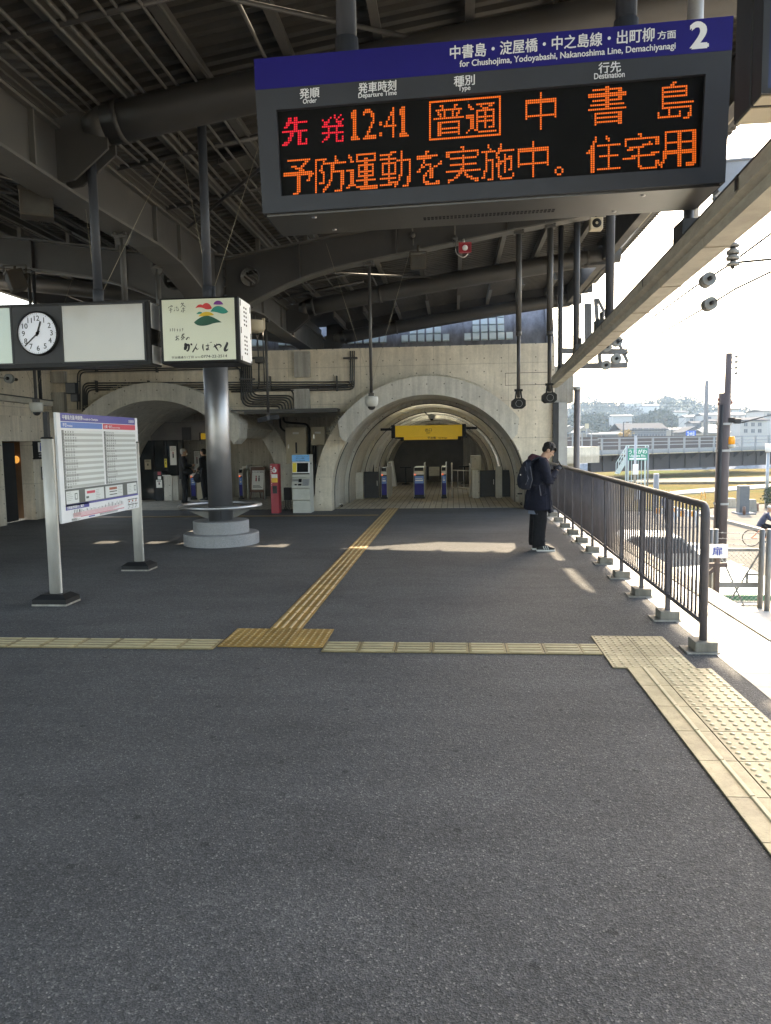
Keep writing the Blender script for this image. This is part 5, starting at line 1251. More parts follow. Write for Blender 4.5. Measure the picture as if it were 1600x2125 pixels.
text_on(mb, 'トイレのご案内', Vector((0, -0.0075, 0.83)), VX, VZ, 0.052, 0.012, 1, 'c')
for k in range(3): mb.box(-0.15, 0.15-0.04*k, -0.008, -0.006, 0.36+0.03*k, 0.372+0.03*k)
mb.box(0.02, 0.06, -0.008, -0.006, 0.56, 0.68); mb.lathe([(0, -0.008), (0.022, -0.008)], (0.04, 0, 0.715), 12, 'y'); mb.m = 2; mb.box(-0.07, -0.03, -0.008, -0.006, 0.56, 0.68); mb.lathe([(0, -0.008), (0.022, -0.008)], (-0.05, 0, 0.715), 12, 'y')
mb.build('sheet', parent=t)

# ================================================================== exit sign, gates and barriers in the right passage
for (x0, x1, y0, y1, Y, nm, lab) in ((820, 959, 883.5, 905, 20.9, 'exit_sign', 'front yellow exit sign spanning the right passage'), (838, 950, 902, 911.5, 24.0, 'exit_sign', 'second yellow sign hanging lower behind the front exit sign')):
    a, b_ = PY(x0, y0, Y), PY(x1, y1, Y); t = thing(nm, ((a.x+b_.x)/2, Y, b_.z), lab, 'exit sign')
    mb = MB([M_ysign]); mb.bbox(a.x, b_.x, Y, Y+0.16, b_.z, a.z, 0.008); mb.build('light_box', parent=t)
    for s, xx in ((-1, a.x), (1, b_.x)):
        mb = MB([M_black]); mb.bbox(min(xx, xx+s*0.11), max(xx, xx+s*0.11), Y-0.02, Y+0.18, b_.z-0.03, a.z+0.02, 0.006); mb.bar((xx+s*0.11, Y+0.08, a.z-0.10), (xx+s*(0.42 if Y < 22 else 0.3), Y+0.08, a.z-0.10), 0.09, 0.07); mb.build('end_bracket', parent=t)
    cx = (a.x+b_.x)/2
    for w in ((('出口', (cx, Y-0.002, a.z-0.17), 0.10, 'c'), ('EXIT', (cx, Y-0.002, a.z-0.235), 0.055, 'c')) if Y < 22 else (('宇治橋', (cx-0.1, Y-0.002, b_.z+0.03), 0.09, 'l'), ('Uji Bridge', (cx+0.25, Y-0.002, b_.z+0.03), 0.07, 'l'))):
        mb = MB([M_blk]); text_on(mb, w[0], Vector(w[1]), VX, VZ, w[2], 0.02, 1, w[3]); mb.build('lettering', parent=t)
lamp_em = emis('vault lamp', (0.95, 1.0, 0.93), 6.0)
for (y, x, z, lab) in ((21.15, -0.62, 2.0, 'tube lamp behind the front exit sign lighting the vault crown'), (24.25, -0.62, 2.02, 'unseen tube lamp added behind the second yellow sign to brighten the passage'), (26.0, -0.62, 2.02, 'unseen tube lamp added deep in the right passage to brighten it')):
    t = thing('vault_lamp', (x, y, z), lab, 'lamp')  # second and third of these lamps are unseen, added to brighten the passage
    mb = MB([M_offw]); mb.box(x-0.6, x+0.6, y-0.05, y+0.05, z-0.02, z); mb.build('fitting', parent=t)
    mb = MB([lamp_em]); mb.tube([(x-0.55, y, z+0.03), (x+0.55, y, z+0.03)], 0.018, 8); mb.build('tube', parent=t)
def gate_unit(x0, x1, Y, label, lab2=True):
    t = thing('ticket_gate', ((x0+x1)/2, Y, 0), label, 'ticket gate', 'ticket gate cabinets')
    mb = MB([M_satin]); mb.prism([(Y, 0.0), (Y, 0.80), (Y+0.10, 0.92), (Y+1.7, 0.92), (Y+1.75, 0.86), (Y+1.75, 0.0)], x0, x1, 'x'); mb.build('cabinet', parent=t)
    mb = MB([M_black]); mb.box(x0+0.01, x1-0.01, Y-0.008, Y, 0.06, 0.72); mb.box(x0-0.004, x1+0.004, Y-0.01, Y+0.1, 0.0, 0.06); mb.build('front_panel', parent=t)
    mb = MB([M_navy, M_tblue, M_paper]); mb.m = 0; mb.box(x0+0.03, x1-0.02, Y-0.012, Y-0.008, 0.12, 0.66); mb.m = 1; mb.box(x0+0.03, x1-0.02, Y-0.014, Y-0.012, 0.46, 0.68); mb.m = 2; mb.box(x0+0.05, x1-0.045, Y-0.016, Y-0.014, 0.53, 0.565); mb.box(x0+0.05, x1-0.06, Y-0.016, Y-0.014, 0.60, 0.615); mb.build('sticker', parent=t)
    mb = MB([M_alu]); mb.box(x0+0.02, x1-0.02, Y+0.12, Y+0.5, 0.92, 0.945); mb.box(x1-0.03, x1-0.015, Y+0.5, Y+1.6, 0.92, 1.05); mb.build('card_reader', parent=t)
    mb = MB([M_black, emis('gate light', (1.0, .16, .05), .25)]); mb.box(x0+.02, x1-.03, Y+.02, Y+.10, .82, .925); mb.m = 1; mb.box(x0+.025, x0+.06, Y-.0145, Y-.0125, .70, .74); mb.build('display', parent=t)
    return t
gx = lambda px_: PY(px_, 1030, 22.0).x
g1 = gate_unit(gx(791), gx(804), 22.0, 'leftmost slim ticket gate cabinet in the right passage')
g2 = gate_unit(gx(859), gx(881), 22.0, 'wide middle ticket gate cabinet in the right passage')
g3 = gate_unit(gx(916), gx(927), 22.0, 'slim ticket gate cabinet beside the steel loop barrier')
t = thing('gate_flap', (gx(899), 23.2, 0), 'brown gate flap closed between the middle and right gate cabinets', 'gate flap')
mb = MB([M_trough]); mb.bbox(gx(886), gx(913), 23.2, 23.24, 0.62, 0.90, 0.01); mb.build('flap', parent=t)
mb = MB([M_black]); mb.box(gx(882), gx(888), 23.18, 23.3, 0.5, 0.92); mb.box(gx(911), gx(916), 23.18, 23.3, 0.5, 0.92); mb.build('hinge', parent=t)
# steel loop barrier
t = thing('loop_barrier', (gx(956), 22.3, 0), 'bent stainless steel tube barrier right of the ticket gates', 'barrier')
mb = MB([M_satin]); xa, xb = gx(938), gx(976); mb.tube(smoothpath([(xa, 22.3, 0), (xa, 22.3, 0.98), (xa, 22.6, 1.0), (xa, 23.5, 1.0)], 0.08), 0.022, 10)
mb.tube(smoothpath([(xb, 22.3, 0.02), (xb, 22.3, 0.98), (xb, 23.2, 0.98)], 0.08), 0.022, 10); mb.tube([(xa, 22.9, 0.28), (xb, 22.4, 0.28)], 0.016, 8); mb.tube([(xa, 22.9, 0.80), (xb, 22.4, 0.80)], 0.018, 8)
for k in range(1, 3): mb.tube([(xa+(xb-xa)*k/3, 22.9-0.5*k/3, 0.28), (xa+(xb-xa)*k/3, 22.9-0.5*k/3, 0.80)], 0.010, 6)
mb.build('tube', parent=t)
def block(nm, x0, x1, y0, y1, z1, material, lab, cat, extra=None):
    t = thing(nm, ((x0+x1)/2, (y0+y1)/2, 0), lab, cat); mb = MB([material]); mb.bbox(x0, x1, y0, y1, 0.004, z1, 0.008); mb.build('block', parent=t); return t
block('low_concrete_wall', gx(706), gx(754), 22.0, 22.3, 0.80, M_concr, 'low concrete wall left of the ticket gates', 'wall')
block('low_concrete_wall', gx(980), gx(995), 22.0, 23.6, 0.84, M_concr, 'front low concrete pier right of the steel loop barrier', 'wall')
block('high_concrete_pier', gx(981), gx(1003), 23.7, 24.6, 1.22, M_concr, 'taller concrete pier behind the front low pier', 'wall')
block('low_concrete_wall', gx(1029), gx(1042), 22.0, 22.5, 0.92, M_concr, 'narrow concrete post between the two dark panel doors', 'wall')
for (xa, xb, yy, lab) in ((755, 787, 22.05, 'dark panel door left of the leftmost ticket gate'), (996, 1029, 22.1, 'dark panel door right of the low concrete pier'), (1042, 1086, 22.1, 'wide dark panel door at the right foot of the arch')):
    t = thing('panel_door', (gx((xa+xb)/2), yy, 0), lab, 'door'); mb = MB([M_dkgrey]); mb.bbox(gx(xa)+.01, gx(xb)-.01, yy, yy+0.05, 0.03, 0.82, 0.005); mb.build('panel', parent=t)
    mb = MB([M_alu]); h = gx(xb)-0.06; mb.bar((h, yy-0.02, 0.4), (h, yy-0.02, 0.55), 0.015); mb.build('handle', parent=t)
t = thing('glass_screen', (gx(789), 22.1, 0), 'narrow glass screen with a steel frame beside the leftmost gate', 'screen')
mb = MB([M_alu]); mb.tube(smoothpath([(gx(788), 22.1, 0.0), (gx(788), 22.1, 0.96), (gx(788), 23.0, 0.96)], 0.05), 0.014, 8); mb.build('frame', parent=t)
mb = MB([M_glassd]); mb.box(gx(788)-0.004, gx(788)+0.004, 22.12, 22.95, 0.1, 0.93); mb.build('glass', parent=t)
a, b_ = PY(806, 958, 28), PY(822, 1003, 28); t = thing('standing_panel', ((a.x+b_.x)/2, 28, 0), 'pale upright panel standing beyond the ticket gates at left', 'panel')
mb = MB([M_whitep]); mb.prism([(a.x, 0.01), (b_.x, 0.01), (b_.x-0.13, a.z), (a.x, a.z)], 28, 28.6); mb.build('sheet', parent=t)
mb = MB([M_galv]); mb.box(a.x-0.04, a.x-0.002, 28, 28.6, 0.005, a.z+0.02); mb.build('post', parent=t)
for (x0, x1, y0, y1, Y, lab) in ((748, 775, 927, 974, 25.3, 'dark green notice board on the left side of the right passage'),):
    a, b_ = PY(x0, y0, Y), PY(x1, y1, Y); t = thing('notice_board', ((a.x+b_.x)/2, Y, b_.z), lab, 'notice board')
    mb = MB([mat('green board', (0.02, 0.06, 0.045), 0.5)]); mb.prism([(a.x, b_.z), (b_.x-.03, b_.z), (b_.x-.03, a.z), (a.x+0.22, a.z)], Y, Y+0.05); mb.build('board', parent=t)
    mb = MB([M_black]); mb.box(b_.x-.028, b_.x+.01, Y-0.02, Y+0.07, 0.01, a.z+0.02); mb.build('post', parent=t)
for (px_, lab) in ((842, 'black table stand at the left of the dark end wall'), (964, 'black table stand near the right end of the passage')):
    x = PY(px_, 990, 29.5).x; t = thing('table_stand', (x, 29.5, 0), lab, 'stand'); mb = MB([M_black]); mb.box(x-0.22, x+0.22, 29.4, 29.7, 0.66, 0.70); mb.build('top', parent=t)
    mb = MB([M_black]); mb.cyl(x, 29.55, 0.03, 0.66, 0.03, 10); mb.cyl(x, 29.55, 0.005, 0.03, 0.16, 18); mb.build('leg', parent=t)
for (px_, py_, Y, lab) in ((700, 1052, 18.9, 'small wheeled stand with a white card beside the left foot of the arch'), (1092, 1048, 18.2, 'folding luggage cart with thin wheels behind the man')):
    p = PZ(px_, py_); t = thing('wheeled_stand', p, lab, 'stand')
    mb = MB([M_satin]); mb.bar(p+Vector((0, 0, 0.06)), p+Vector((0.03 if px_ > 800 else 0, 0.1, 0.95 if px_ < 800 else 0.75)), 0.03); mb.bar(p+Vector((-0.13, 0, 0.07)), p+Vector((0.13, 0.03, 0.07)), 0.03); mb.build('frame', parent=t)
    for s in (-1, 1):
        mb = MB([M_black]); mb.lathe([(0.012, -0.015), (0.035, -0.015), (0.035, 0.015), (0.012, 0.015)], p+Vector((s*0.12, 0, 0.036)), 14, 'y'); mb.build('wheel', parent=t)
    if px_ < 800:
        mb = MB([M_paper]); mb.box(p.x-0.10, p.x-0.02, p.y-0.02, p.y, 0.65, 0.95); mb.build('card', parent=t)
    else:
        mb = MB([M_black]); mb.box(p.x-0.22, p.x+0.05, p.y, p.y+0.1, 0.28, 0.31); mb.build('platform', parent=t)

# ================================================================== left passage: ticket office, gates, posters
Yo = 22.4
to = thing('ticket_office', PY(350, 1000, Yo), 'dark glazed ticket office window under a grey fascia in the left arch', 'ticket office')
a, b_ = PY(318, 876, Yo), PY(432, 912, Yo); mb = MB([mat('fascia grey', (0.15, 0.14, 0.14), 0.6, var=0.3, scale=1.2)]); mb.box(a.x-0.1, b_.x, Yo, Yo+0.2, b_.z, a.z); mb.build('fascia', parent=to)
c = PY(379, 912, Yo); mb = MB([M_glassd]); mb.box(a.x-2.2, c.x, Yo+0.04, Yo+0.08, 0.0, b_.z); mb.build('glazing', parent=to)
mb = MB([M_black])
for px_ in (318, 340, 345, 366, 378): xx = PY(px_, 950, Yo).x; mb.box(xx-0.03, xx+0.03, Yo+0.0, Yo+0.04, 0.0, b_.z)
mb.box(a.x-2.2, c.x, Yo+0.0, Yo+0.038, 0.0, 0.06); mb.build('mullion', parent=to)
a2, b2 = PY(340, 988, Yo-0.35), PY(372, 1040, Yo-0.35); mb = MB([M_concr]); mb.bbox(a2.x, b2.x, Yo-0.4, Yo-0.002, 0.005, a2.z, 0.01); mb.build('counter', parent=to)
mb = MB([M_satin]); xx = PY(357, 1000, Yo-0.45).x; mb.tube(smoothpath([(a2.x, Yo-0.46, a2.z+.02), (xx, Yo-0.46, a2.z+.02), (xx, Yo-0.46, 0.0)], 0.06), 0.02, 10); mb.build('rail', parent=to)
for (x0, y0, x1, y1, lab, kind) in ((352, 926, 367, 965, 'poster with a red and black figure on the ticket office glass', 'p'), (341, 952, 347, 970, 'small yellow notice on the ticket office glass', 'y'), (402, 936, 416, 978, 'white poster on the wall between the two people', 'p'), (378, 888, 396, 912, 'dark framed notice on the ticket office fascia', 'd'), (324, 996, 337, 1012, 'white pictogram sheet on the black bin like box', 'p'), (300, 954, 314, 974, 'pale switch panel on the dark office wall', 'w')):
    Yp = Yo-0.012 if x0 < 390 else 23.4
    if x0 == 324: Yp = Yo-0.435
    a, b_ = PY(x0, y0, Yp), PY(x1, y1, Yp); t = thing('poster', ((a.x+b_.x)/2, Yp, b_.z), lab, 'poster')
    mb = MB([M_black]); mb.box(a.x-.015, b_.x+.015, Yp-0.001, Yp+0.010, b_.z-.015, a.z+.015); mb.build('frame', parent=t)
    mb = MB([{'p': M_paper, 'y': mat('yellow notice', (0.75, 0.58, 0.05), 0.5), 'd': M_dkgrey, 'w': M_beige}[kind], M_blk, M_red]); mb.box(a.x, b_.x, Yp-0.005, Yp-0.001, b_.z, a.z)
    w = b_.x-a.x; h = a.z-b_.z; mb.m = 1
    for k in range(4): mb.box(a.x+w*.12, a.x+w*(.85-.1*(k % 2)), Yp-0.007, Yp-0.005, a.z-h*(.07+.05*k)-.006, a.z-h*(.07+.05*k))
    mb.box(a.x+w*.40, a.x+w*.6, Yp-0.007, Yp-0.005, b_.z+h*.38, b_.z+h*.6)
    if kind == 'p': mb.m = 2; mb.box(a.x+w*.42, a.x+w*.58, Yp-0.007, Yp-0.005, b_.z+h*.6, b_.z+h*.7)
    mb.build('sheet', parent=t)
p = PZ(330, 1041); t = thing('black_box_stand', (p.x, Yo-0.2, 0), 'black box stand with red and blue stickers before the ticket office', 'stand')
mb = MB([M_black]); mb.bbox(PY(322, 1000, Yo-.4).x, PY(338, 1000, Yo-.4).x, Yo-0.42, Yo-0.0, 0.004, 0.92, 0.01); mb.build('body', parent=t)
mb = MB([M_red, M_paper, M_tblue]); c = PY(330, 975, Yo-.43); 
for k, (dz, mi) in enumerate(((0.0, 0), (-0.14, 1), (-0.26, 2))): mb.m = mi; mb.box(c.x-0.05, c.x+0.05, Yo-0.43, Yo-0.425, 0.80+dz, 0.90+dz)
mb.build('sticker', parent=t)
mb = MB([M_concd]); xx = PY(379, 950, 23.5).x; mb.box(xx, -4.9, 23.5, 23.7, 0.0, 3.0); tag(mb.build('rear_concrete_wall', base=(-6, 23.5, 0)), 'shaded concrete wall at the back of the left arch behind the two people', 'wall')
for (xa, xb, Y, lab) in ((468, 482, 21.9, 'concrete topped gate pier right of the steel column'),):
    t = block('gate_pier', PY(480, 1000, Y).x, PY(552, 1000, Y+1.5).x, Y+1.2, Y+1.4, 1.0, M_concr, 'low concrete wall behind the wooden easel board', 'wall')
gx2 = lambda px_: PY(px_, 1030, 22.3).x
g4 = gate_unit(gx2(496), gx2(505), 22.3, 'ticket gate cabinet with blue and orange stickers left of the wooden easel')
g5 = gate_unit(gx2(396), gx2(408), 22.3, 'ticket gate cabinet between the two people in dark coats')
block('gate_counter', gx2(409), gx2(424), 22.3, 23.2, 0.62, M_beige, 'beige counter box behind the person with the black bag', 'counter')
a, b_ = PY(478, 903.5, 22.4), PY(522, 909, 22.4); t = thing('exit_sign', ((a.x+b_.x)/2, 22.4, b_.z), 'yellow sign partly hidden behind the steel column in the left arch', 'exit sign')
mb = MB([M_ysign]); mb.prism([(a.x-0.9, b_.z-.02), (b_.x, b_.z), (b_.x, a.z-.02), (a.x-0.9, a.z+.08)], 22.3, 22.4); mb.build('light_box', parent=t)
mb = MB([M_black]); mb.box(a.x-0.95, a.x-0.9, 22.29, 22.41, b_.z-.05, a.z+.1); mb.cyl(a.x-0.3, 22.35, a.z, 2.9, 0.02, 8); mb.build('bracket', parent=t)
for (sx, lab) in ((548, 'satin steel tube barrier right of the wooden easel board'), (513, 'satin steel tube barrier behind the wooden easel board')):
    x = gx2(sx); t = thing('tube_barrier', (x, 22.6, 0), lab, 'barrier'); mb = MB([M_satin]); mb.tube(smoothpath([(x, 22.4, 0), (x, 22.4, 0.88), (x+.02, 23.1, 0.88), (x+.02, 23.1, 0)], 0.08), 0.022, 10); mb.build('tube', parent=t)

# ================================================================== tactile paving
def bar_tile():
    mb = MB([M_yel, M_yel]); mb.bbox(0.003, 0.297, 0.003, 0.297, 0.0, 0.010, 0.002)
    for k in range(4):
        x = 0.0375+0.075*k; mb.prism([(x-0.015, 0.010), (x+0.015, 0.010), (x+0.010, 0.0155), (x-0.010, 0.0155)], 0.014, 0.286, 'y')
    return mb
def dot_tile(material, n=5, rows=None, s=0.3, r=0.013):
    mb = MB([material]); mb.bbox(0.0015, s-0.0015, 0.0015, s-0.0015, 0.0, 0.010, 0.002); p = s/n
    for i in range(n):
        for j in range(n):
            mb.lathe([(r, 0.010), (r*0.72, 0.0148), (0, 0.0152)], (p*(i+.5), p*(j+.5), 0), 10)
    return mb
def place(src, x, y, rot, label, cat, group=None, z=0.001):
    o = src.copy(); COL.objects.link(o); o.location = (x, y, z); o.rotation_euler = (0, 0, rot); tag(o, label, cat, group); return o
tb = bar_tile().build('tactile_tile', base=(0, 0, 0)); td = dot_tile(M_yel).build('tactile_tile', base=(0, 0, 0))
XSr = -1.69
n_s = 41
for k in range(n_s):
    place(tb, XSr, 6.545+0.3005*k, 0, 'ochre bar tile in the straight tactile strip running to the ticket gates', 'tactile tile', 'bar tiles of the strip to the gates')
for k in range(24, 38):
    pass
for i in range(3):
    for j in range(2):
        place(td, -1.99+0.3005*i, 5.94+0.3005*j, 0, 'ochre dotted tile where the two tactile strips meet', 'tactile tile', 'dotted tiles at the strip junction')
def bar_tile2(w, m_):
    mb = MB([m_]); mb.bbox(0.002, w-0.002, 0.002, 0.298, 0.0, 0.010, 0.002)
    for k in range(4):
        y = 0.0375+0.075*k; mb.prism([(y-0.018, 0.010), (y+0.018, 0.010), (y+0.012, 0.0165), (y-0.012, 0.0165)], 0.022, w-0.022, 'x')
    return mb
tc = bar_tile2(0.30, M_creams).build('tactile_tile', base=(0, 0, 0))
x = -2.0-0.3005; k = 0
while x > -5.2:
    place(tc, x, 5.86, 0, 'sandy bar tile in the cross strip left of the dotted junction', 'tactile tile', 'cross strip tiles left of the junction'); x -= 0.302; k += 1
for k in range(8):
    o = place(tc, -1.085+0.3005*k, 5.82, 0, 'sandy bar tile in the cross strip between the junction and the platform edge', 'tactile tile', 'cross strip tiles right of the junction')
    if k == 7: o.scale = (0.49, 1, 1); tag(o, 'half width sandy bar tile touching the cream corner patch', 'tactile tile', 'cross strip tiles right of the junction')
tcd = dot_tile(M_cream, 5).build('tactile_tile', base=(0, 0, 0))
for i in range(2):
    for j in range(2):
        if True: place(tcd, 1.17+0.3005*i, 5.48+0.3005*j, 0, 'cream dotted tile at the corner where the cross strip meets the edge strip', 'tactile tile', 'cream corner tiles')
for j in range(1):
    place(tcd, 1.17, 5.78+0.3005, 0, 'cream dotted tile at the top left of the corner patch', 'tactile tile') ; place(tcd, 1.4705, 5.78+0.3005, 0, 'cream dotted tile at the top right of the corner patch beside the railing', 'tactile tile')
def edge_tile():
    mb = MB([M_cream]); mb.bbox(0.0015, 0.3985, 0.0015, 0.3985, 0, 0.010, 0.002)
    for i in range(6):
        for j in range(6): mb.lathe([(0.0165, 0.010), (0.012, 0.0152), (0, 0.0158)], (0.034+0.066*i, 0.034+0.066*j, 0), 12)
    return mb
def line_tile():
    mb = MB([M_cream]); mb.bbox(0.0015, 0.1985, 0.0015, 0.3985, 0, 0.010, 0.002); mb.prism([(0.105, 0.010), (0.135, 0.010), (0.130, 0.0185), (0.110, 0.0185)], 0.004, 0.396, 'y'); return mb
te = edge_tile().build('tactile_tile', base=(0, 0, 0)); tl_ = line_tile().build('tactile_tile', base=(0, 0, 0))
y = 5.48-0.4
while y > 0.5:
    place(te, 1.475, y, 0, 'cream dotted warning tile in the strip along the platform edge', 'tactile tile', 'edge warning tiles'); place(tl_, 1.272, y, 0, 'narrow cream tile with one raised line on the inner side of the edge strip', 'tactile tile', 'inner line tiles of the edge strip'); y -= 0.4015
# inlaid floor strip across the hall (pale ochre line) and its side tiles
for (px0, px1, yy, lab) in ((-12, -1.75, 16.95, 'thin ochre floor line running left across the hall'),):
    mb = MB([M_yel]); mb.box(-9.5, -1.75, yy, yy+0.28, 0, 0.006); tag(mb.build('floor_line', base=(-5, yy, 0.001)), lab, 'floor line')
for o in (tb, td, tc, tcd, te, tl_):
    bpy.data.objects.remove(o)
mb = MB([M_tdkgrey := mat('floor hatch frame', (0.16, 0.15, 0.14), 0.5)])
for k, (x0, x1) in enumerate(((-2.25, -1.86), (-1.22, -0.85), (-0.55, -0.25))):
    t = MB([M_tdkgrey]); 
    for (u0, u1, v0, v1) in ((x0, x1, 20.1, 20.13), (x0, x1, 20.87, 20.9), (x0, x0+.03, 20.13, 20.87), (x1-.03, x1, 20.13, 20.87)): t.box(u0, u1, v0, v1, 0.0, 0.008)
    tag(t.build('floor_hatch', base=(x0, 20.5, 0)), ['square floor hatch left of the tactile strip before the gates', 'square floor hatch right of the tactile strip before the gates', 'small floor hatch before the gate flap'][k], 'floor hatch')

# ================================================================== railing along the platform edge
RX = lambda y: 1.975+0.020*(y-6.0)
y0r, y1r, ztop = 5.98, 17.6, 1.165
rl = thing('edge_railing', (RX(y0r), y0r, 0), 'dark brown steel railing with vertical bars along the platform edge', 'railing')
mb = MB([M_rail]); mb.tube(smoothpath([(RX(y0r), y0r, 0.09), (RX(y0r), y0r, ztop), (RX(y1r), y1r, ztop)], 0.10, 8), 0.030, 16); mb.build('top_rail', parent=rl)
mb = MB([M_rail]); mb.bar((RX(y0r), y0r, 0.235), (RX(y1r), y1r, 0.235), 0.032, 0.038); mb.build('bottom_rail', parent=rl)
sp = 1.06; k = 0; y = y0r; src_post = src_foot = src_bal = None
posts = []
while y < y1r: posts.append(y); y += sp
M_foot = concrete('railing footing concrete', (0.25, 0.235, 0.20), False, False)
for i, y in enumerate(posts):
    if i == 0:
        pass
    else:
        if src_post is None:
            mb = MB([M_rail]); mb.box(RX(y)-0.019, RX(y)+0.019, y-0.019, y+0.019, 0.085, 1.14); src_post = mb.build('post', parent=rl); py0 = y
        else:
            c = src_post.copy(); COL.objects.link(c); c.parent = rl; c.location = (RX(y)-RX(py0), y-py0, 0)
    mb = MB([M_foot, M_concp])
    if src_foot is None:
        mb.bbox(RX(y)-0.085, RX(y)+0.09, y-0.085, y+0.10, 0.012, 0.090, 0.006); mb.m = 1; mb.box(RX(y)-0.15, RX(y)+0.10, y-0.105, y+0.12, 0.001, 0.013); src_foot = mb.build('concrete_foot', parent=rl); fy0 = y
    else:
        c = src_foot.copy(); COL.objects.link(c); c.parent = rl; c.location = (RX(y)-RX(fy0), y-fy0, 0); c.rotation_euler = (0, 0, 0)
y = y0r; nb_bal = 0
src_bal = None
mb_far = MB([M_rail])
for i in range(len(posts)):
    for j in range(1, 10):
        y = posts[i]+sp*j/10
        if y > y1r: continue
        nb_bal += 1
        if nb_bal > 98:
            mb_far.cyl(RX(y), y, 0.245, 1.142, 0.0095, 6); continue
        if src_bal is None:
            mb = MB([M_rail]); mb.cyl(RX(y), y, 0.245, 1.142, 0.0098, 8); src_bal = mb.build('baluster', parent=rl); by0 = y
        else:
            c = src_bal.copy(); COL.objects.link(c); c.parent = rl; c.location = (RX(y)-RX(by0), y-by0, 0)
if mb_far.v: stuff(mb_far.build('far_balusters', parent=rl))
# ================================================================== people
def organic(name, mb, material, parent, voxel=0.012, it=4):
    me = bpy.data.meshes.new('tmp'); me.from_pydata(mb.v, [], mb.f); 
    bm = bmesh.new(); bm.from_mesh(me); bmesh.ops.recalc_face_normals(bm, faces=bm.faces[:]); bm.to_mesh(me); bm.free()
    o = bpy.data.objects.new('tmp', me); COL.objects.link(o)
    r = o.modifiers.new('r', 'REMESH'); r.mode = 'VOXEL'; r.voxel_size = voxel
    s = o.modifiers.new('s', 'SMOOTH'); s.factor = 0.5; s.iterations = it
    dg = bpy.context.evaluated_depsgraph_get(); dg.update()
    m2 = bpy.data.meshes.new_from_object(o.evaluated_get(dg)); bpy.data.objects.remove(o)
    off = parent.location.copy()
    if parent.parent: off += parent.parent.location
    for v in m2.vertices: v.co -= off
    m2.materials.clear(); m2.materials.append(material)
    m2.polygons.foreach_set('use_smooth', [True]*len(m2.polygons)); m2.name = name
    o = bpy.data.objects.new(name, m2); COL.objects.link(o); o.parent = parent
    return o
def limb(mb, a, b, ra, rb, n=12):
    a, b = Vector(a), Vector(b)
    mb.tube([a, b], [ra, rb], n); mb.ell(a, ra, ra, ra, n, 8); mb.ell(b, rb, rb, rb, n, 8)
def loft(mb, secs, n=20, cap=True):
    """secs: (cx, cy, z, rx, ry)"""
    vs = []
    for cx, cy_, z, rx, ry in secs:
        vs += [(cx+rx*math.cos(2*PI*k/n), cy_+ry*math.sin(2*PI*k/n), z) for k in range(n)]
    N = len(secs)
    fs = [(i*n+k, i*n+(k+1) % n, (i+1)*n+(k+1) % n, (i+1)*n+k) for i in range(N-1) for k in range(n)]
    if cap: fs += [tuple(reversed(range(n))), tuple(range((N-1)*n, N*n))]
    mb.add(vs, fs, True)
def fingers(mb, wrist, palm_dir, palm_up, side, curl=0.9, s=1.0):
    """palm plus five curled fingers; palm_dir: wrist to knuckles, palm_up: back of the hand, side: towards the thumb"""
    w = Vector(wrist); d = Vector(palm_dir).normalized(); u = Vector(palm_up).normalized(); t = Vector(side).normalized()
    k = w+d*0.085*s
    for o in (-0.028, -0.009, 0.010, 0.029): mb.tube([w+t*o*0.7*s, k+t*o*s], [0.016*s, 0.0135*s], 8)
    mb.ell(w+d*0.045*s, 0.034*s, 0.034*s, 0.026*s, 12, 8)
    for o, L in ((0.030, 0.072), (0.010, 0.080), (-0.010, 0.074), (-0.029, 0.058)):
        p = k+t*o*s; pts = [p]; a = 0.25
        for seg in (0.45, 0.32, 0.23):
            a += curl*0.75; p = p+(d*math.cos(a)-u*math.sin(a))*L*seg*s; pts.append(p)
        mb.tube(pts, [0.0098*s, 0.0092*s, 0.0085*s, 0.0075*s], 8)
    p0 = w+d*0.02*s+t*0.025*s; p1 = p0+(d*0.5+t*0.8).normalized()*0.038*s; p2 = p1+(d*0.95-u*0.25).normalized()*0.032*s
    mb.tube([p0, p1, p2], [0.014*s, 0.011*s, 0.009*s], 8)
M_skin = mat('skin', (0.42, 0.25, 0.17), 0.5, var=0.06, scale=20); M_hair = mat('black hair', (0.010, 0.0085, 0.008), 0.6, var=0.3, scale=90, spec=0.25)
M_coat = mat('dark navy wool', (0.0085, 0.0095, 0.018), 0.9, var=0.35, scale=25, bump=0.3, bscale=220, spec=0.2); M_trs = mat('black trousers', (0.013, 0.013, 0.015), 0.85, var=0.3, scale=14, bump=0.2, bscale=200, spec=0.12)
M_glove = mat('black gloves', (0.012, 0.012, 0.018), 0.7, var=0.2); M_scarf = mat('burgundy hood', (0.055, 0.012, 0.022), 0.8, var=0.35, scale=60)
M_shirt = mat('blue grey shirt', (0.13, 0.16, 0.22), 0.8, var=0.3, scale=70); M_pack = mat('navy nylon', (0.014, 0.017, 0.028), 0.65, var=0.3, scale=12, bump=0.2, bscale=120, spec=0.2)
M_ghair = mat('grey hair', (0.30, 0.29, 0.27), 0.6, var=0.25, scale=60); M_jack = mat('black jacket', (0.010, 0.010, 0.011), 0.75, var=0.3, scale=12, spec=0.15); M_sole = mat('white rubber sole', (0.62, 0.61, 0.58), 0.6)

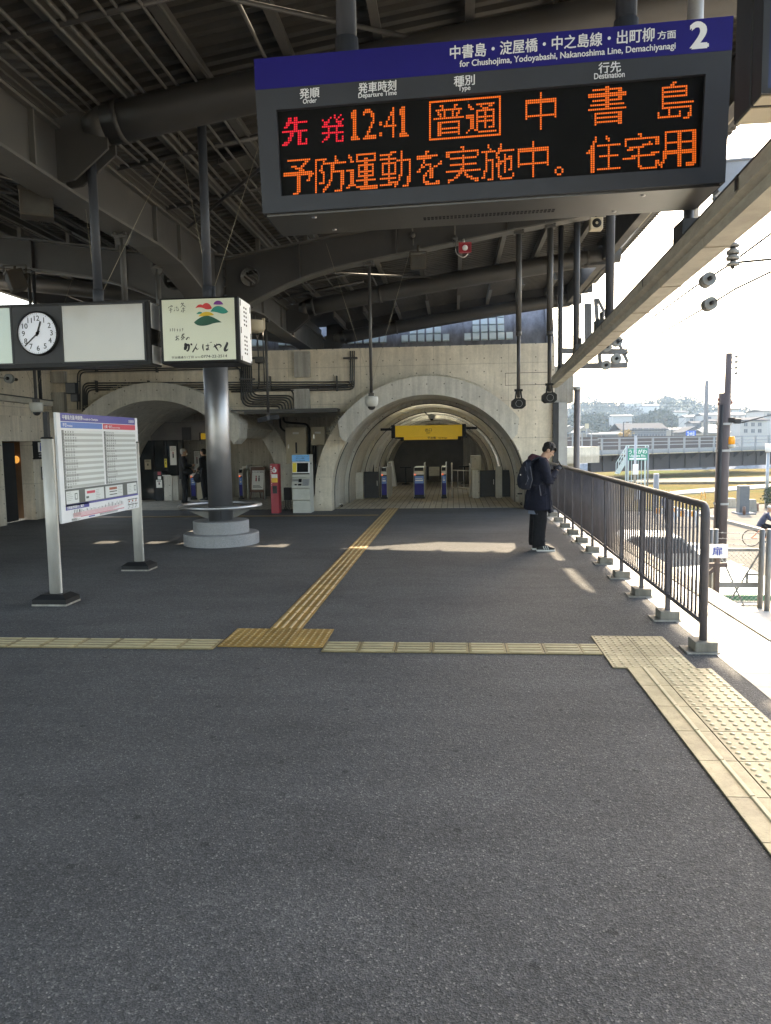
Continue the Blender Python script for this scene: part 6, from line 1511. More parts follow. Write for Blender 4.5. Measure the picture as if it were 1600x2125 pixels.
def head_shape(mb, c, tilt, T0, s=1.0):
    """head with face looking along local +y, tilted down by tilt"""
    T = T0 @ Matrix.Translation(c) @ Matrix.Rotation(-tilt, 4, 'X'); old = mb.T; mb.T = T
    mb.ell((0, -0.005*s, 0.025*s), 0.076*s, 0.095*s, 0.092*s, 20, 14); mb.ell((0, 0.022*s, -0.05*s), 0.060*s, 0.066*s, 0.072*s, 16, 12)
    mb.ell((0, 0.060*s, -0.100*s), 0.028*s, 0.024*s, 0.022*s, 12, 8)                                    # chin
    mb.tube([(0, 0.086*s, 0.012*s), (0, 0.108*s, -0.030*s)], [0.010*s, 0.016*s], 10); mb.ell((0, 0.104*s, -0.032*s), 0.016*s, 0.015*s, 0.011*s, 10, 8)  # nose
    mb.ell((0, 0.083*s, -0.062*s), 0.026*s, 0.010*s, 0.007*s, 10, 6); mb.ell((0, 0.080*s, -0.074*s), 0.022*s, 0.011*s, 0.008*s, 10, 6)
    for sx in (-1, 1):
        mb.ell((sx*0.078*s, -0.012*s, -0.018*s), 0.010*s, 0.022*s, 0.032*s, 10, 8)
        mb.ell((sx*0.032*s, 0.078*s, 0.024*s), 0.026*s, 0.012*s, 0.009*s, 10, 6)
        mb.ell((sx*0.040*s, 0.062*s, -0.030*s), 0.022*s, 0.02*s, 0.02*s, 10, 6)
    mb.T = old
def eyes(par, c, tilt, T0, s=1.0):
    mb = MB([M_blk]); mb.T = T0 @ Matrix.Translation(c) @ Matrix.Rotation(-tilt, 4, 'X')
    for sx in (-1, 1): mb.ell((sx*0.031*s, 0.0835*s, 0.004*s), 0.013*s, 0.006*s, 0.005*s, 10, 6); mb.ell((sx*0.033*s, 0.089*s, 0.030*s), 0.020*s, 0.005*s, 0.004*s, 10, 6)
    return mb.build('eyes', parent=par)
def shoe(par, c, T0, yaw=0, s=1.0, stripes=False, m=None):
    mb = MB([m or M_black, M_sole]); mb.T = T0 @ Matrix.Translation(c) @ Matrix.Rotation(yaw, 4, 'Z')
    secs = [(-0.085, 0.034, 0.085), (-0.06, 0.040, 0.105), (-0.01, 0.040, 0.098), (0.05, 0.044, 0.075), (0.11, 0.047, 0.055), (0.16, 0.040, 0.042), (0.185, 0.018, 0.032)]
    n = 12; vs = []
    for y, w, h in secs: vs += [(w*s*math.cos(PI*k/(n-1)), y*s, (0.022+h*math.sin(PI*k/(n-1))**0.8)*s) for k in range(n)]
    N = len(secs); fs = [(i*n+k, (i+1)*n+k, (i+1)*n+k+1, i*n+k+1) for i in range(N-1) for k in range(n-1)]+[tuple(range(n))]
    mb.add(vs, fs, True)
    mb.m = 1; ol = [(-w*1.06, y) for y, w, h in secs]+[(w*1.06, y) for y, w, h in secs[::-1]]
    mb.prism([(x*s, y*s*1.03) for x, y in ol], 0.001, 0.027*s, 'z')
    if stripes:
        for k in range(3):
            for sx in (-1, 1): mb.add([(sx*0.0455, 0.00+0.03*k+dy, z) for dy, z in ((0.022, 0.034), (0.034, 0.034), (0.014, 0.085), (0.002, 0.085))], [(0, 1, 2, 3)], False)
    return mb.build('shoe', parent=par)

# ---- the man at the railing
base = PZ(1123, 1142); man = thing('person', (base.x, base.y, 0), 'man in a long navy coat reading his phone by the railing', 'person')
T = Matrix.Translation((base.x, base.y, 0)) @ Matrix.Rotation(math.radians(-86), 4, 'Z')
sk = MB(); sk.T = T; hc = (0, 0.105, 1.535); tilt = math.radians(35)
head_shape(sk, hc, tilt, T, 0.96)
limb(sk, (0, -0.015, 1.36), (0, 0.065, 1.47), 0.062, 0.056); loft(sk, [(0, -0.05, 0.90, .13, .09), (0, -0.05, 1.1, .13, .09), (0, -0.03, 1.3, .15, .09), (0, -0.01, 1.40, .08, .06)])
for s in (-1, 1):
    limb(sk, (s*0.085, -0.05, 0.90), (s*0.09, -0.02, 0.48), 0.075, 0.05); limb(sk, (s*0.09, -0.02, 0.48), (s*0.09, -0.05, 0.09), 0.05, 0.035)
    limb(sk, (s*0.17, -0.02, 1.35), (s*0.20, 0.055, 1.10), 0.045, 0.038); limb(sk, (s*0.20, 0.055, 1.10), (s*0.075, 0.215, 1.225), 0.038, 0.028)
body = organic('body', sk, M_skin, man, 0.0075, 3)
eyes(man, hc, tilt, T, 0.96)
gl = MB(); gl.T = T
fingers(gl, (0.075, 0.215, 1.225), (-0.30, 0.55, 0.62), (0.85, -0.1, 0.4), (0, -0.7, 0.6), 0.8); fingers(gl, (-0.070, 0.215, 1.215), (0.30, 0.55, 0.62), (-0.85, -0.1, 0.4), (0, -0.7, 0.6), 0.8)
organic('gloves', gl, M_glove, man, 0.0045, 2)
hr = MB(); hr.T = T @ Matrix.Translation(hc) @ Matrix.Rotation(-tilt, 4, 'X')
hr.ell((0, -0.016, 0.046), 0.0825, 0.0985, 0.080, 20, 14); hr.ell((0, -0.052, 0.004), 0.070, 0.052, 0.070, 16, 12)
rr = random.Random(2)
for k in range(46):
    a = rr.uniform(0, 2*PI); e = rr.uniform(0.1, 1.4); v = Vector((0.082*math.cos(a)*math.cos(e), -0.015+0.096*math.sin(a)*math.cos(e), 0.05+0.078*math.sin(e)))
    hr.tube([v, v+Vector((rr.uniform(-.02, .02), 0.018, -0.014))], [0.012, 0.004], 6)
for k in range(9): x = -0.06+0.015*k; hr.tube([(x, 0.060, 0.085), (x+rr.uniform(-.01, .01), 0.094, 0.062), (x, 0.098, 0.030+rr.uniform(-.012, .012))], [0.016, 0.012, 0.004], 6)
for s in (-1, 1): hr.tube([(s*0.072, 0.02, 0.04), (s*0.077, 0.024, -0.012)], [0.016, 0.008], 6)
organic('hair', hr, M_hair, man, 0.0055, 1)
ct = MB(); ct.T = T
loft(ct, [(0, -0.045, 0.635, .235, .205), (0, -0.045, 0.75, .225, .185), (0, -0.05, 0.92, .205, .155), (0, -0.05, 1.06, .20, .14), (0, -0.045, 1.20, .212, .135), (0, -0.03, 1.32, .205, .115), (0, -0.02, 1.395, .15, .095), (0, 0.0, 1.43, .085, .075)], 28)
for s in (-1, 1):
    limb(ct, (s*0.185, -0.025, 1.345), (s*0.235, 0.055, 1.085), 0.082, 0.066); limb(ct, (s*0.235, 0.055, 1.085), (s*0.095, 0.195, 1.205), 0.064, 0.046)
    ct.tube([(s*0.16, 0.10, 0.66), (s*0.15, 0.09, 0.9), (s*0.16, 0.07, 1.05)], [0.022, 0.016, 0.012], 8)
rr = random.Random(4)
for k in range(16):
    a = rr.uniform(0, 2*PI); x = 0.215*math.cos(a); y = -0.045+0.165*math.sin(a)
    ct.tube([(x*1.03, (y+.045)*1.06-.045, 0.65), (x*0.95, y, 0.85), (x*0.90, y, 1.0)], [0.020, 0.014, 0.006], 8)
for (x, y, z, r) in ((.235, .02, 1.14, .018), (.24, .03, 1.10, .02), (.225, .075, 1.06, .02), (.21, .10, 1.10, .016), (.20, .13, 1.14, .014), (.225, -.02, 1.22, .014), (.22, -.03, 1.28, .013)):
    for s in (-1, 1): ct.tube([(s*x-.03*s, y-.06, z+.02), (s*x+.045*s, y, z), (s*x-.02*s, y+.06, z-.015)], r, 8)
ct.tube([(0.0, 0.105, 1.36), (0.02, 0.118, 1.15), (0.03, 0.125, 0.95), (0.05, .15, .66)], .012, 8); ct.box(.195, .222, -.04, .05, .87, .885); ct.tube([(.1, -.185, 1.0), (.08, -.22, .82), (.06, -.245, .65)], .02, 8); ct.tube([(-.06, -.19, 1.0), (-.05, -.22, .82), (-.06, -.245, .65)], .022, 8)
ct.ell((0.14, 0.10, 0.635), 0.07, 0.04, 0.05, 10, 8)
organic('coat', ct, M_coat, man, 0.0085, 3)
hd = MB(); hd.T = T
hd.tube([(0.105*math.cos(a)*1.0, -0.055+0.085*math.sin(a), 1.425+0.03*math.sin(-a)) for a in [2*PI*k/24 for k in range(24)]], 0.036, 10, close=True); hd.ell((0, -0.155, 1.41), 0.11, 0.055, 0.06, 16, 10); hd.tube([(0.06, 0.04, 1.41), (0.035, 0.085, 1.36), (0.03, 0.09, 1.28)], [0.03, 0.025, 0.018], 8); hd.tube([(-0.06, 0.04, 1.41), (-0.035, 0.085, 1.36), (-0.03, 0.09, 1.28)], [0.03, 0.025, 0.018], 8)
organic('hood', hd, M_scarf, man, 0.009, 2)
sh = MB([M_shirt]); sh.T = T; n = 28
sh.add([((.165+0.004*(k % 2))*math.cos(2*PI*k/n)*q, -0.055+(.142+0.005*(k % 2))*math.sin(2*PI*k/n)*q, z) for z, q in ((0.575, 1.02), (0.66, 1.0), (0.80, 0.96)) for k in range(n)], [(i*n+k, i*n+(k+1) % n, (i+1)*n+(k+1) % n, (i+1)*n+k) for i in range(2) for k in range(n)], True); sh.build('shirt', parent=man)
tr2 = MB(); tr2.T = T
for s, dy in ((-1, -0.025), (1, 0.0)):
    loft(tr2, [(s*0.088, -0.055+dy, 0.075, .062, .092), (s*0.088, -0.06+dy, 0.14, .068, .096), (s*0.088, -0.05+dy, 0.30, .074, .100), (s*0.088, -0.035+dy, 0.47, .082, .105), (s*0.086, -0.045, 0.65, .095, .115), (s*0.08, -0.05, 0.88, .105, .12)], 18)
    for z, a in ((0.12, 0.3), (0.17, -0.4), (0.24, 0.5), (0.44, 0.2), (0.50, -0.3)): tr2.tube([(s*0.088-0.07, -0.05+dy+0.08*a, z), (s*0.088, 0.045+dy, z-0.015), (s*0.088+0.07, -0.05+dy-0.08*a, z+0.01)], 0.012, 6)
organic('trousers', tr2, M_trs, man, 0.0095, 2)
shoe(man, (0.088, 0.0, 0), T, -0.08, 1.0, True); shoe(man, (-0.088, -0.035, 0), T, 0.1, 1.0, True)
bp = thing('backpack', (base.x-0.2, base.y, 0.95), 'dark navy backpack worn by the man at the railing', 'backpack')
pk = MB(); pk.T = T
loft(pk, [(0, -0.225, 0.945, .125, .075), (0, -0.235, 0.985, .155, .105), (0, -0.245, 1.10, .165, .115), (0, -0.235, 1.24, .155, .10), (0, -0.20, 1.36, .125, .075), (0, -0.17, 1.405, .08, .045)], 24)
pk.ell((0, -0.325, 1.08), 0.115, 0.045, 0.12, 16, 12); pk.tube([(0.13, -0.26, 1.38), (0.165, -0.25, 1.2), (0.16, -0.25, 1.0)], 0.016, 8)
bpb = organic('pack_body', pk, M_pack, bp, 0.009, 2)
for s in (-1, 1):
    mb = MB([M_pack]); mb.T = T; mb.tube(smoothpath([(s*0.12, -0.17, 1.37), (s*0.155, -0.06, 1.445), (s*0.165, 0.06, 1.36), (s*0.175, 0.10, 1.20), (s*0.20, -0.02, 1.03), (s*0.15, -0.16, 1.00)], 0.06), 0.017, 8); mb.build('strap', parent=bp)
mb = MB([mat('grey webbing', (0.10, 0.10, 0.12), 0.6)]); mb.T = T; mb.tube([(0.21, -0.07, 1.02), (0.225, -0.06, 0.93), (0.23, -0.05, 0.86)], 0.008, 6); mb.tube([(0.168, -0.20, 1.30), (0.185, -0.17, 1.10), (0.17, -0.20, 0.98)], 0.007, 6); mb.tube([(0.155, -0.28, 1.30), (0.175, -0.23, 1.12), (0.165, -0.27, 1.02)], 0.006, 6); mb.build('webbing', parent=bp)
mb = MB([M_alu]); mb.T = T; mb.box(0.10, 0.155, -0.345, -0.335, 1.165, 1.185); mb.build('reflective_tab', parent=bp)
ph = thing('mobile_phone', (base.x+0.3, base.y, 1.29), 'dark mobile phone held up in the gloved hands of the man', 'phone')
mb = MB([M_black, mat('phone screen', (0.02, 0.05, 0.05), 0.1)]); mb.T = T @ Matrix.Translation((0.0, 0.285, 1.312)) @ Matrix.Rotation(math.radians(-60), 4, 'X'); mb.bbox(-0.036, 0.036, -0.075, 0.075, -0.004, 0.004, 0.003); mb.m = 1; mb.box(-0.033, 0.033, -0.07, 0.07, 0.004, 0.0046); mb.build('case', parent=ph)

def walker(p, heading, h, label, top, legs, hair, skin=M_skin, pose='stand', voxel=0.013, name='person'):
    t = thing(name, p, label, 'person'); s = h/1.70
    T = Matrix.Translation(p) @ Matrix.Rotation(heading, 4, 'Z') @ Matrix.Scale(s, 4)
    st = {'stand': (0.02, -0.02), 'walk': (0.20, -0.20), 'ride': (0, 0)}[pose]; hc = (0, 0.03, 1.565)
    b = MB(); head_shape(b, hc, 0.12, T); b.T = T
    limb(b, (0, -0.01, 1.38), (0, 0.015, 1.48), 0.058, 0.055); loft(b, [(0, 0, .9, .12, .09), (0, 0, 1.15, .12, .09), (0, 0, 1.35, .14, .08), (0, 0, 1.41, .07, .05)])
    arms = {'stand': (((.2, -.02, 1.12), (.12, .16, 1.08)), ((-.2, -.02, 1.12), (-.10, .17, 1.02))), 'point': (((.22, .04, 1.14), (.05, .24, 1.16)), ((-.22, .0, 1.12), (-.06, .22, 1.02))), 'walk': (((.21, -.08, 1.12), (.22, .05, .90)), ((-.21, .06, 1.12), (-.2, .2, .93)))}[pose if pose in ('walk',) else ('point' if 'point' in label or 'mask' in label else 'stand')]
    knees, feet = [], []
    for k, sx in enumerate((1, -1)):
        kn = (sx*.09, st[k]*.55+.02, .49); ft = (sx*.09, st[k], .09); knees.append(kn); feet.append(ft)
        limb(b, (sx*.085, 0, .90), kn, .07, .05); limb(b, kn, ft, .048, .034)
        e, w = arms[k]; limb(b, (sx*.165, 0, 1.36), e, .043, .036); limb(b, e, w, .036, .027)
        wv = Vector(w); dv = (wv-Vector(e)).normalized(); fingers(b, w, dv, (sx, 0, 0.2), (0, 0.4, 0.9) if pose != 'walk' else (0, 1, 0), 0.55)
    organic('body', b, skin, t, 0.009*s if h > 1 else 0.012, 2); eyes(t, hc, 0.12, T)
    c = MB(); c.T = T
    loft(c, [(0, 0, .76, .19, .14), (0, 0, .95, .185, .135), (0, 0, 1.15, .195, .135), (0, 0, 1.32, .195, .115), (0, 0, 1.40, .12, .085), (0, 0.005, 1.45, .075, .068)], 24)
    for k, sx in enumerate((1, -1)):
        e, w = arms[k]; limb(c, (sx*.175, 0, 1.35), e, .07, .058); limb(c, e, Vector(e).lerp(Vector(w), .9), .056, .043)
    organic('jacket', c, top, t, voxel, 3)
    l = MB(); l.T = T
    for k, sx in enumerate((1, -1)):
        limb(l, (sx*.085, 0, .88), knees[k], .098, .075); limb(l, knees[k], (feet[k][0], feet[k][1], .10), .072, .058)
    organic('trousers', l, legs, t, voxel, 3)
    hb = MB(); hb.T = T @ Matrix.Translation(hc); hb.ell((0, -.016, .045), .084, .098, .08, 18, 12); hb.ell((0, -.048, .0), .076, .062, .075, 14, 10)
    organic('hair', hb, hair, t, 0.01, 2)
    for k, sx in enumerate((1, -1)): shoe(t, (feet[k][0], feet[k][1], 0), T, 0, 1.0)
    return t, T
p = PZ(384, 1046); t, T = walker(Vector((p.x, p.y, 0.004)), math.radians(-70), 1.62, 'grey haired older man in black jacket and white face mask by the ticket office', M_jack, M_trs, M_ghair)
mb = MB(); mb.T = T; mb.ell((0, .105, 1.515), .052, .028, .042, 14, 10); organic('face_mask', mb, M_paper, t, 0.006, 2)
mb = MB([M_black]); mb.T = T
for s in (-1, 1): mb.tube([(s*.034+.02*math.cos(2*PI*k/14), .128, 1.572+.015*math.sin(2*PI*k/14)) for k in range(14)], 0.003, 5, close=True); mb.tube([(s*.055, .125, 1.575), (s*.082, .02, 1.572)], .003, 5)
mb.build('glasses', parent=t)
q = T @ Vector((0.19, .12, .98)); bt = thing('shoulder_bag', q, 'black padded bag held under the arm of the grey haired man', 'bag'); mb = MB(); mb.T = T; mb.ell((.19, .13, .98), .07, .15, .10, 16, 12); organic('bag_body', mb, M_jack, bt, 0.012, 2)
mb = MB([M_jack]); mb.T = T; mb.tube(smoothpath([(.2, .02, 1.06), (.16, 0.0, 1.40), (.0, .11, 1.30), (-.18, .12, 1.0), (.1, .17, 1.02)], .1), .012, 6); mb.build('strap', parent=bt)
p = PZ(427, 1040); t, T = walker(Vector((p.x, p.y, 0.004)), math.radians(75), 1.60, 'dark haired person in a long black coat half hidden by the steel column', M_jack, M_trs, M_hair)
q = T @ Vector((-0.0, .22, .72)); bt = thing('handbag', q, 'black handbag hanging from the hand of the person behind the column', 'bag'); mb = MB(); mb.T = T; mb.ell((-.10, .20, .74), .07, .17, .15, 16, 12); organic('bag_body', mb, M_jack, bt, 0.012, 2)
mb = MB([M_jack]); mb.T = T; mb.tube(smoothpath([(-.10, .10, .84), (-.10, .17, 1.0), (-.10, .28, .84)], .06), .012, 6); mb.build('strap', parent=bt)
# ================================================================== outdoors
def ZY(x, y, z): return PZ(x, y, z)
M_road = mat('sunlit street paving', (0.14, 0.13, 0.112), 1.0, var=0.2, scale=0.8, spec=0.08)
M_grass = None
mt, n_, b_ = _new('dry river bank grass'); pp = _coord(n_)
c = _ramp(n_, _noise(n_, _coord(n_, (0.35, 1, 1)), 0.16, 5, 0.7), [(0.38, (0.062, 0.088, 0.014)), (0.52, (0.135, 0.095, 0.026)), (0.66, (0.098, 0.092, 0.018))])
c = _mul(n_, c, _ramp(n_, _noise(n_, pp, 2.2, 6, 0.8), [(0.3, 0.55), (0.7, 1.25)]), 0.9); n_.links.new(c, b_.inputs['Base Color']); b_.inputs['Roughness'].default_value = 1.0; b_.inputs['Specular IOR Level'].default_value = 0.05
_bump(n_, b_, _noise(n_, pp, 6, 5, 0.8), 0.8, 0.15); M_grass = mt
M_soil = mat('brown soil bank', (0.13, 0.105, 0.06), 0.95, var=0.4, scale=3, bump=0.6, bscale=8)
mb = MB([M_road]); mb.box(-60, 200, 13.2, 60, ZS-0.4, ZS); mb.box(14, 200, -60, 13.2, ZS-0.4, ZS); struct(mb.build('street'))
mb = MB([M_soil]); mb.box(-2000, 2500, -400, 2500, -9.0, -8.0); struct(mb.build('ground'))
mb = MB([M_track]); mb.box(-60, -10.2, -60, 13.1, -2.4, -1.2); struct(mb.build('rear_ground'))
# pavement beyond the road with its kerb, grassy bank and riverside path
kb = [ZY(1380, 1052, ZS), ZY(1440, 1067, ZS), ZY(1501, 1083, ZS), ZY(1581, 1104, ZS), ZY(1680, 1131, ZS)]
mb = MB([M_concp])
for i in range(4): mb.bar(kb[i]+VZ*0.07, kb[i+1]+VZ*0.07, 0.22, 0.16)
struct(mb.build('street_kerb'))
far = [ZY(1300, 1032, ZS), ZY(1500, 1042, ZS), ZY(1600, 1050, ZS), ZY(1760, 1060, ZS)]
def sheet(name, pts, z, m_):
    mb = MB([m_]); P = [(p.x, p.y) for p in pts]; mb.prism(P, z-0.3, z, 'z'); return struct(mb.build(name))
sheet('grass_bank', [ZY(1100, 1062, ZS), ZY(1440, 1060, ZS), ZY(1500, 1052, ZS), ZY(1620, 1043, ZS), Vector((90, 60, 0)), Vector((140, 112, 0)), Vector((-40, 92, 0)), Vector((-60, 45, 0))], ZS+0.06, M_grass)
mb = MB([M_grass, M_soil])  # low levee swelling
yy = [62, 70, 78, 86, 92, 97]; hz = [0.064, 0.12, 0.12, 0.10, -0.1, -2.3]; xs = [-60+10*k for k in range(26)]
rg = random.Random(5)
vs = [(x, y+0.14*x, ZS+h+(rg.uniform(-.03, .03) if 0 < j < 4 else 0)) for j, (y, h) in enumerate(zip(yy, hz)) for x in xs]; nx = len(xs)
mb.add(vs, [(j*nx+k, j*nx+k+1, (j+1)*nx+k+1, (j+1)*nx+k) for j in range(len(yy)-1) for k in range(nx-1)], True); struct(mb.build('levee', fixn=False))
a = [ZY(1390, 1024, ZS), ZY(1450, 1018, ZS), ZY(1548, 1011, ZS), ZY(1700, 1000, ZS)]; b2 = [ZY(1390, 1030, ZS), ZY(1450, 1026, ZS), ZY(1548, 1018.5, ZS), ZY(1700, 1008, ZS)]
mb = MB([mat('pale riverside path', (0.26, 0.25, 0.22), 0.9, var=0.1)]); n = 4
mb.add([(p.x, p.y, ZS+0.15) for p in a+b2]+[(p.x, p.y, ZS-.2) for p in a+b2], [(k, k+1, n+k+1, n+k) for k in range(3)]+[(n+k, n+k+1, 3*n+k+1, 3*n+k) for k in range(3)], False); struct(mb.build('riverside_path'))
mb = MB([M_soil])
sb = [ZY(1310, 1008, ZS), ZY(1600, 1006, ZS), ZY(1700, 1000, ZS), ZY(1700, 992, ZS), ZY(1500, 997, ZS), ZY(1330, 999, ZS)]
mb.prism([(p.x, p.y) for p in sb], ZS+0.1, ZS+0.30, 'z'); struct(mb.build('earth_bank'))
mtw, nw, bw = _new('river water'); bw.inputs['Base Color'].default_value = (0.10, 0.14, 0.16, 1); bw.inputs['Roughness'].default_value = 0.18; _bump(nw, bw, _noise(nw, _coord(nw, (1, 0.4, 1)), 1.5, 4), 0.4, 0.1)
mb = MB([mtw]); mb.add([(-300, 90, -5.0), (500, 90, -5.0), (500, 330, -5.0), (-300, 330, -5.0)], [(0, 1, 2, 3)]); struct(mb.build('river', fixn=False))
# far bank: stone revetment and ground
M_stone = mat('revetment stone', (0.16, 0.17, 0.19), 0.9, var=0.5, scale=0.9, bump=0.5, bscale=2)
mb = MB([M_stone]); rg = random.Random(9)
xs = [20+2.0*k for k in range(90)]
rows = [(150, -5.2), (152, -3.6), (155, -2.2), (158, -1.2)]
vs = [(x, y+rg.uniform(-.8, .8), z+rg.uniform(-.5, .5)) for y, z in rows for x in xs]; nx = len(xs)
mb.add(vs, [(j*nx+k, j*nx+k+1, (j+1)*nx+k+1, (j+1)*nx+k) for j in range(3) for k in range(nx-1)], False); struct(mb.build('stone_revetment', fixn=False))
mb = MB([M_soil]); mb.box(-300, 900, 157, 700, -6, -1.0); struct(mb.build('far_bank'))

# bridge
A, B = PY(1226, 930, 74), PY(1640, 930, 92); A.z = B.z = 0
bd = (B-A); L = bd.length; bd.normalize(); bn_ = Vector((bd.y, -bd.x, 0))
br = thing('river_bridge', (A+B)/2, 'long girder bridge with grey railings crossing the river behind the station', 'bridge')
M_gird = mat('brown bridge girder', (0.040, 0.034, 0.035), 0.8, var=0.15, scale=0.4); M_brail = mat('pale grey bridge paint', (0.20, 0.22, 0.24), 0.5, var=0.06)
def along(mb, t0, t1, o0, o1, z0, z1):
    p, q = A+bd*t0, A+bd*t1
    mb.add([p+bn_*o0+VZ*z0, q+bn_*o0+VZ*z0, q+bn_*o1+VZ*z0, p+bn_*o1+VZ*z0, p+bn_*o0+VZ*z1, q+bn_*o0+VZ*z1, q+bn_*o1+VZ*z1, p+bn_*o1+VZ*z1], [(3, 2, 1, 0), (4, 5, 6, 7), (0, 1, 5, 4), (1, 2, 6, 5), (2, 3, 7, 6), (3, 0, 4, 7)], False)
mb = MB([M_gird]); along(mb, 0, L, 0.0, -0.4, -1.55, 0.05); along(mb, 0, L, 0.12, -0.5, -1.6, -1.5)
k = 1.5
while k < L: along(mb, k, k+0.12, 0.18, -0.02, -1.5, 0.05); k += 2.4
mb.build('girder', parent=br)
mb = MB([M_conc]); along(mb, -6, L, 0.9, -9, 0.05, 0.28); mb.build('deck', parent=br)
mb = MB([M_brail]); along(mb, 0, L, 1.0, 0.9, 0.16, 0.58); along(mb, 0, L, 0.99, 0.93, 0.95, 1.03); along(mb, 0, L, 0.99, 0.93, 1.28, 1.36); along(mb, 0, L, 1.0, 0.9, 1.66, 1.76); mb.build('railing', parent=br)
k = 0.4
while k < L: mb = MB([M_brail]); along(mb, k, k+0.16, 1.06, 0.90, 0.10, 1.78); mb.build('railing_post', parent=br); k += 2.35
mb = MB([M_gird]); k = 0.4
while k < L:
    p = A+bd*k; mb.add([p+bn_*0.05+VZ*0.04, p+bn_*0.95+VZ*0.04, p+bn_*0.05-VZ*0.6, p+bd*.15+bn_*0.05+VZ*0.04, p+bd*.15+bn_*0.95+VZ*0.04, p+bd*.15+bn_*0.05-VZ*0.6], [(0, 1, 2), (5, 4, 3), (0, 3, 4, 1), (1, 4, 5, 2)], False); k += 2.35
mb.build('bracket', parent=br)
mb = MB([M_conc]); along(mb, -8, -0.05, 1.2, -9, -0.6, 0.95); along(mb, -8, -2.6, 0.5, -9, -2.7, -0.6); mb.build('abutment', parent=br)
mb = MB([M_gird]); along(mb, 0, 3, -8.4, -9, 0.28, 1.75); along(mb, 3, L, -8.6, -8.9, 0.3, 1.9); mb.build('far_parapet', parent=br)
mb = MB([M_brail])
for k in range(6): along(mb, -7+1.2*k, -6.92+1.2*k, 1.1, 1.0, 0.95, 2.3)
along(mb, -8, 0, 1.1, 1.0, 2.22, 2.3); along(mb, -8, 0, 1.09, 1.03, 1.55, 1.62); mb.build('approach_rail', parent=br)

# buildings beyond the bridge
M_win = mat('dark window glass', (0.06, 0.07, 0.085), 0.2, var=0.2); M_rooft = mat('grey roof tiles', (0.050, 0.056, 0.066), 0.95, var=0.2, spec=0.08); M_plas = mat('cream plaster', (0.26, 0.24, 0.20), 0.8, var=0.06); M_gplas = mat('grey plaster', (0.11, 0.12, 0.13), 0.8, var=0.08)
M_wplas = mat('white plaster', (0.34, 0.335, 0.325), 0.8, var=0.05); M_rw = mat('pale sheet roof', (0.26, 0.26, 0.25), 0.9, var=0.1, spec=0.1)
def house(x0, x1, ye, yr, yb, Y, depth, label, wallm, roofm, gable='x', wins=(), cat='house', name='house'):
    """px corners: eaves line ye, ridge yr, base yb; gable: ridge runs along x or y"""
    a, b_, = PY(x0, ye, Y), PY(x1, ye, Y); zr = PY((x0+x1)/2, yr, Y+depth*0.5 if gable == 'x' else Y).z; z0 = min(-1.0, PY(x0, yb, Y).z); ze = a.z
    t = thing(name, ((a.x+b_.x)/2, Y+depth/2, z0), label, cat)
    mb = MB([wallm]); mb.box(a.x, b_.x, Y, Y+depth, z0, ze)
    if gable == 'y': mb.prism([(a.x, ze), (b_.x, ze), ((a.x+b_.x)/2, zr)], Y, Y+depth, 'y')
    mb.build('wall', parent=t)
    mb = MB([roofm]); o = 0.5; th = 0.25
    if gable == 'y':
        m_ = (a.x+b_.x)/2
        for s, xx in ((-1, a.x-o), (1, b_.x+o)):
            sl = (zr-ze)/(b_.x-m_); ze2 = ze-o*sl
            mb.prism([(xx, ze2), (m_, zr), (m_, zr+th), (xx, ze2+th)], Y-o, Y+depth+o, 'y')
    else:
        mb.prism([(Y-o, ze-0.1), (Y+depth/2, zr), (Y+depth+o, ze-.1), (Y+depth+o, ze+.15), (Y+depth/2, zr+th), (Y-o, ze+.15)], a.x-o, b_.x+o, 'x')
    mb.build('roof', parent=t)
    for (wx0, wy0, wx1, wy1) in wins:
        p, q = PY(wx0, wy0, Y), PY(wx1, wy1, Y); mb = MB([M_win]); mb.box(p.x, q.x, Y-0.06, Y+0.05, q.z, p.z); w = mb.build('window', parent=t)
        mb = MB([M_brail]); mb.box(p.x-.08, q.x+.08, Y-0.12, Y-0.062, q.z-.12, q.z); mb.box((p.x+q.x)/2-.04, (p.x+q.x)/2+.04, Y-0.09, Y-0.061, q.z, p.z); mb.build('frame', parent=w)
    return t
house(1160, 1204, 896, 884.5, 915, 190, 9, 'cream house with a low gable roof left of the bridge railings', M_plas, M_rw, 'y', ((1168, 897, 1180, 906),))
house(1196, 1228, 897, 886, 915, 181, 8, 'second cream gabled house just behind the first one', M_plas, M_rw, 'y', ((1206, 894, 1214, 898),))
house(1291, 1383, 893, 880, 910, 200, 14, 'two storey inn with a dark tiled roof and a row of windows', M_gplas, M_rooft, 'x', tuple((1312+12*k, 888.5+0, 1321+12*k, 894.5) for k in range(6))+tuple((1312+12*k, 901, 1321+12*k, 906) for k in range(6)), 'inn', 'inn')
house(1228, 1292, 902, 899, 912, 175, 8, 'low flat shed roof between the cream houses and the inn', M_gplas, M_rw, 'x', ((1240, 904, 1256, 908),), 'shed', 'shed')
house(1421, 1462, 897, 886.5, 912, 205, 10, 'grey gabled workshop behind the blue road sign', M_gplas, M_rooft, 'y', ((1426, 900, 1432, 908),), 'workshop', 'workshop')
house(1462, 1512, 899, 892, 912, 172, 7, 'low tan roofed house right of the blue road sign', M_plas, M_rw, 'x', (), 'house')
house(1462, 1552, 899, 881, 912, 210, 14, 'wide grey gabled hall behind the brown pole', M_gplas, M_rw, 'y', ((1528, 898, 1534, 905), (1540, 898, 1546, 905)), 'hall', 'hall')
t = house(1536, 1592, 873, 868, 912, 196, 12, 'three storey white apartment house right of the brown pole', M_wplas, M_rooft, 'x', tuple((x, y, x+7, y+7) for y in (877, 890.5) for x in (1544, 1559, 1573)), 'apartment house', 'apartment_house')
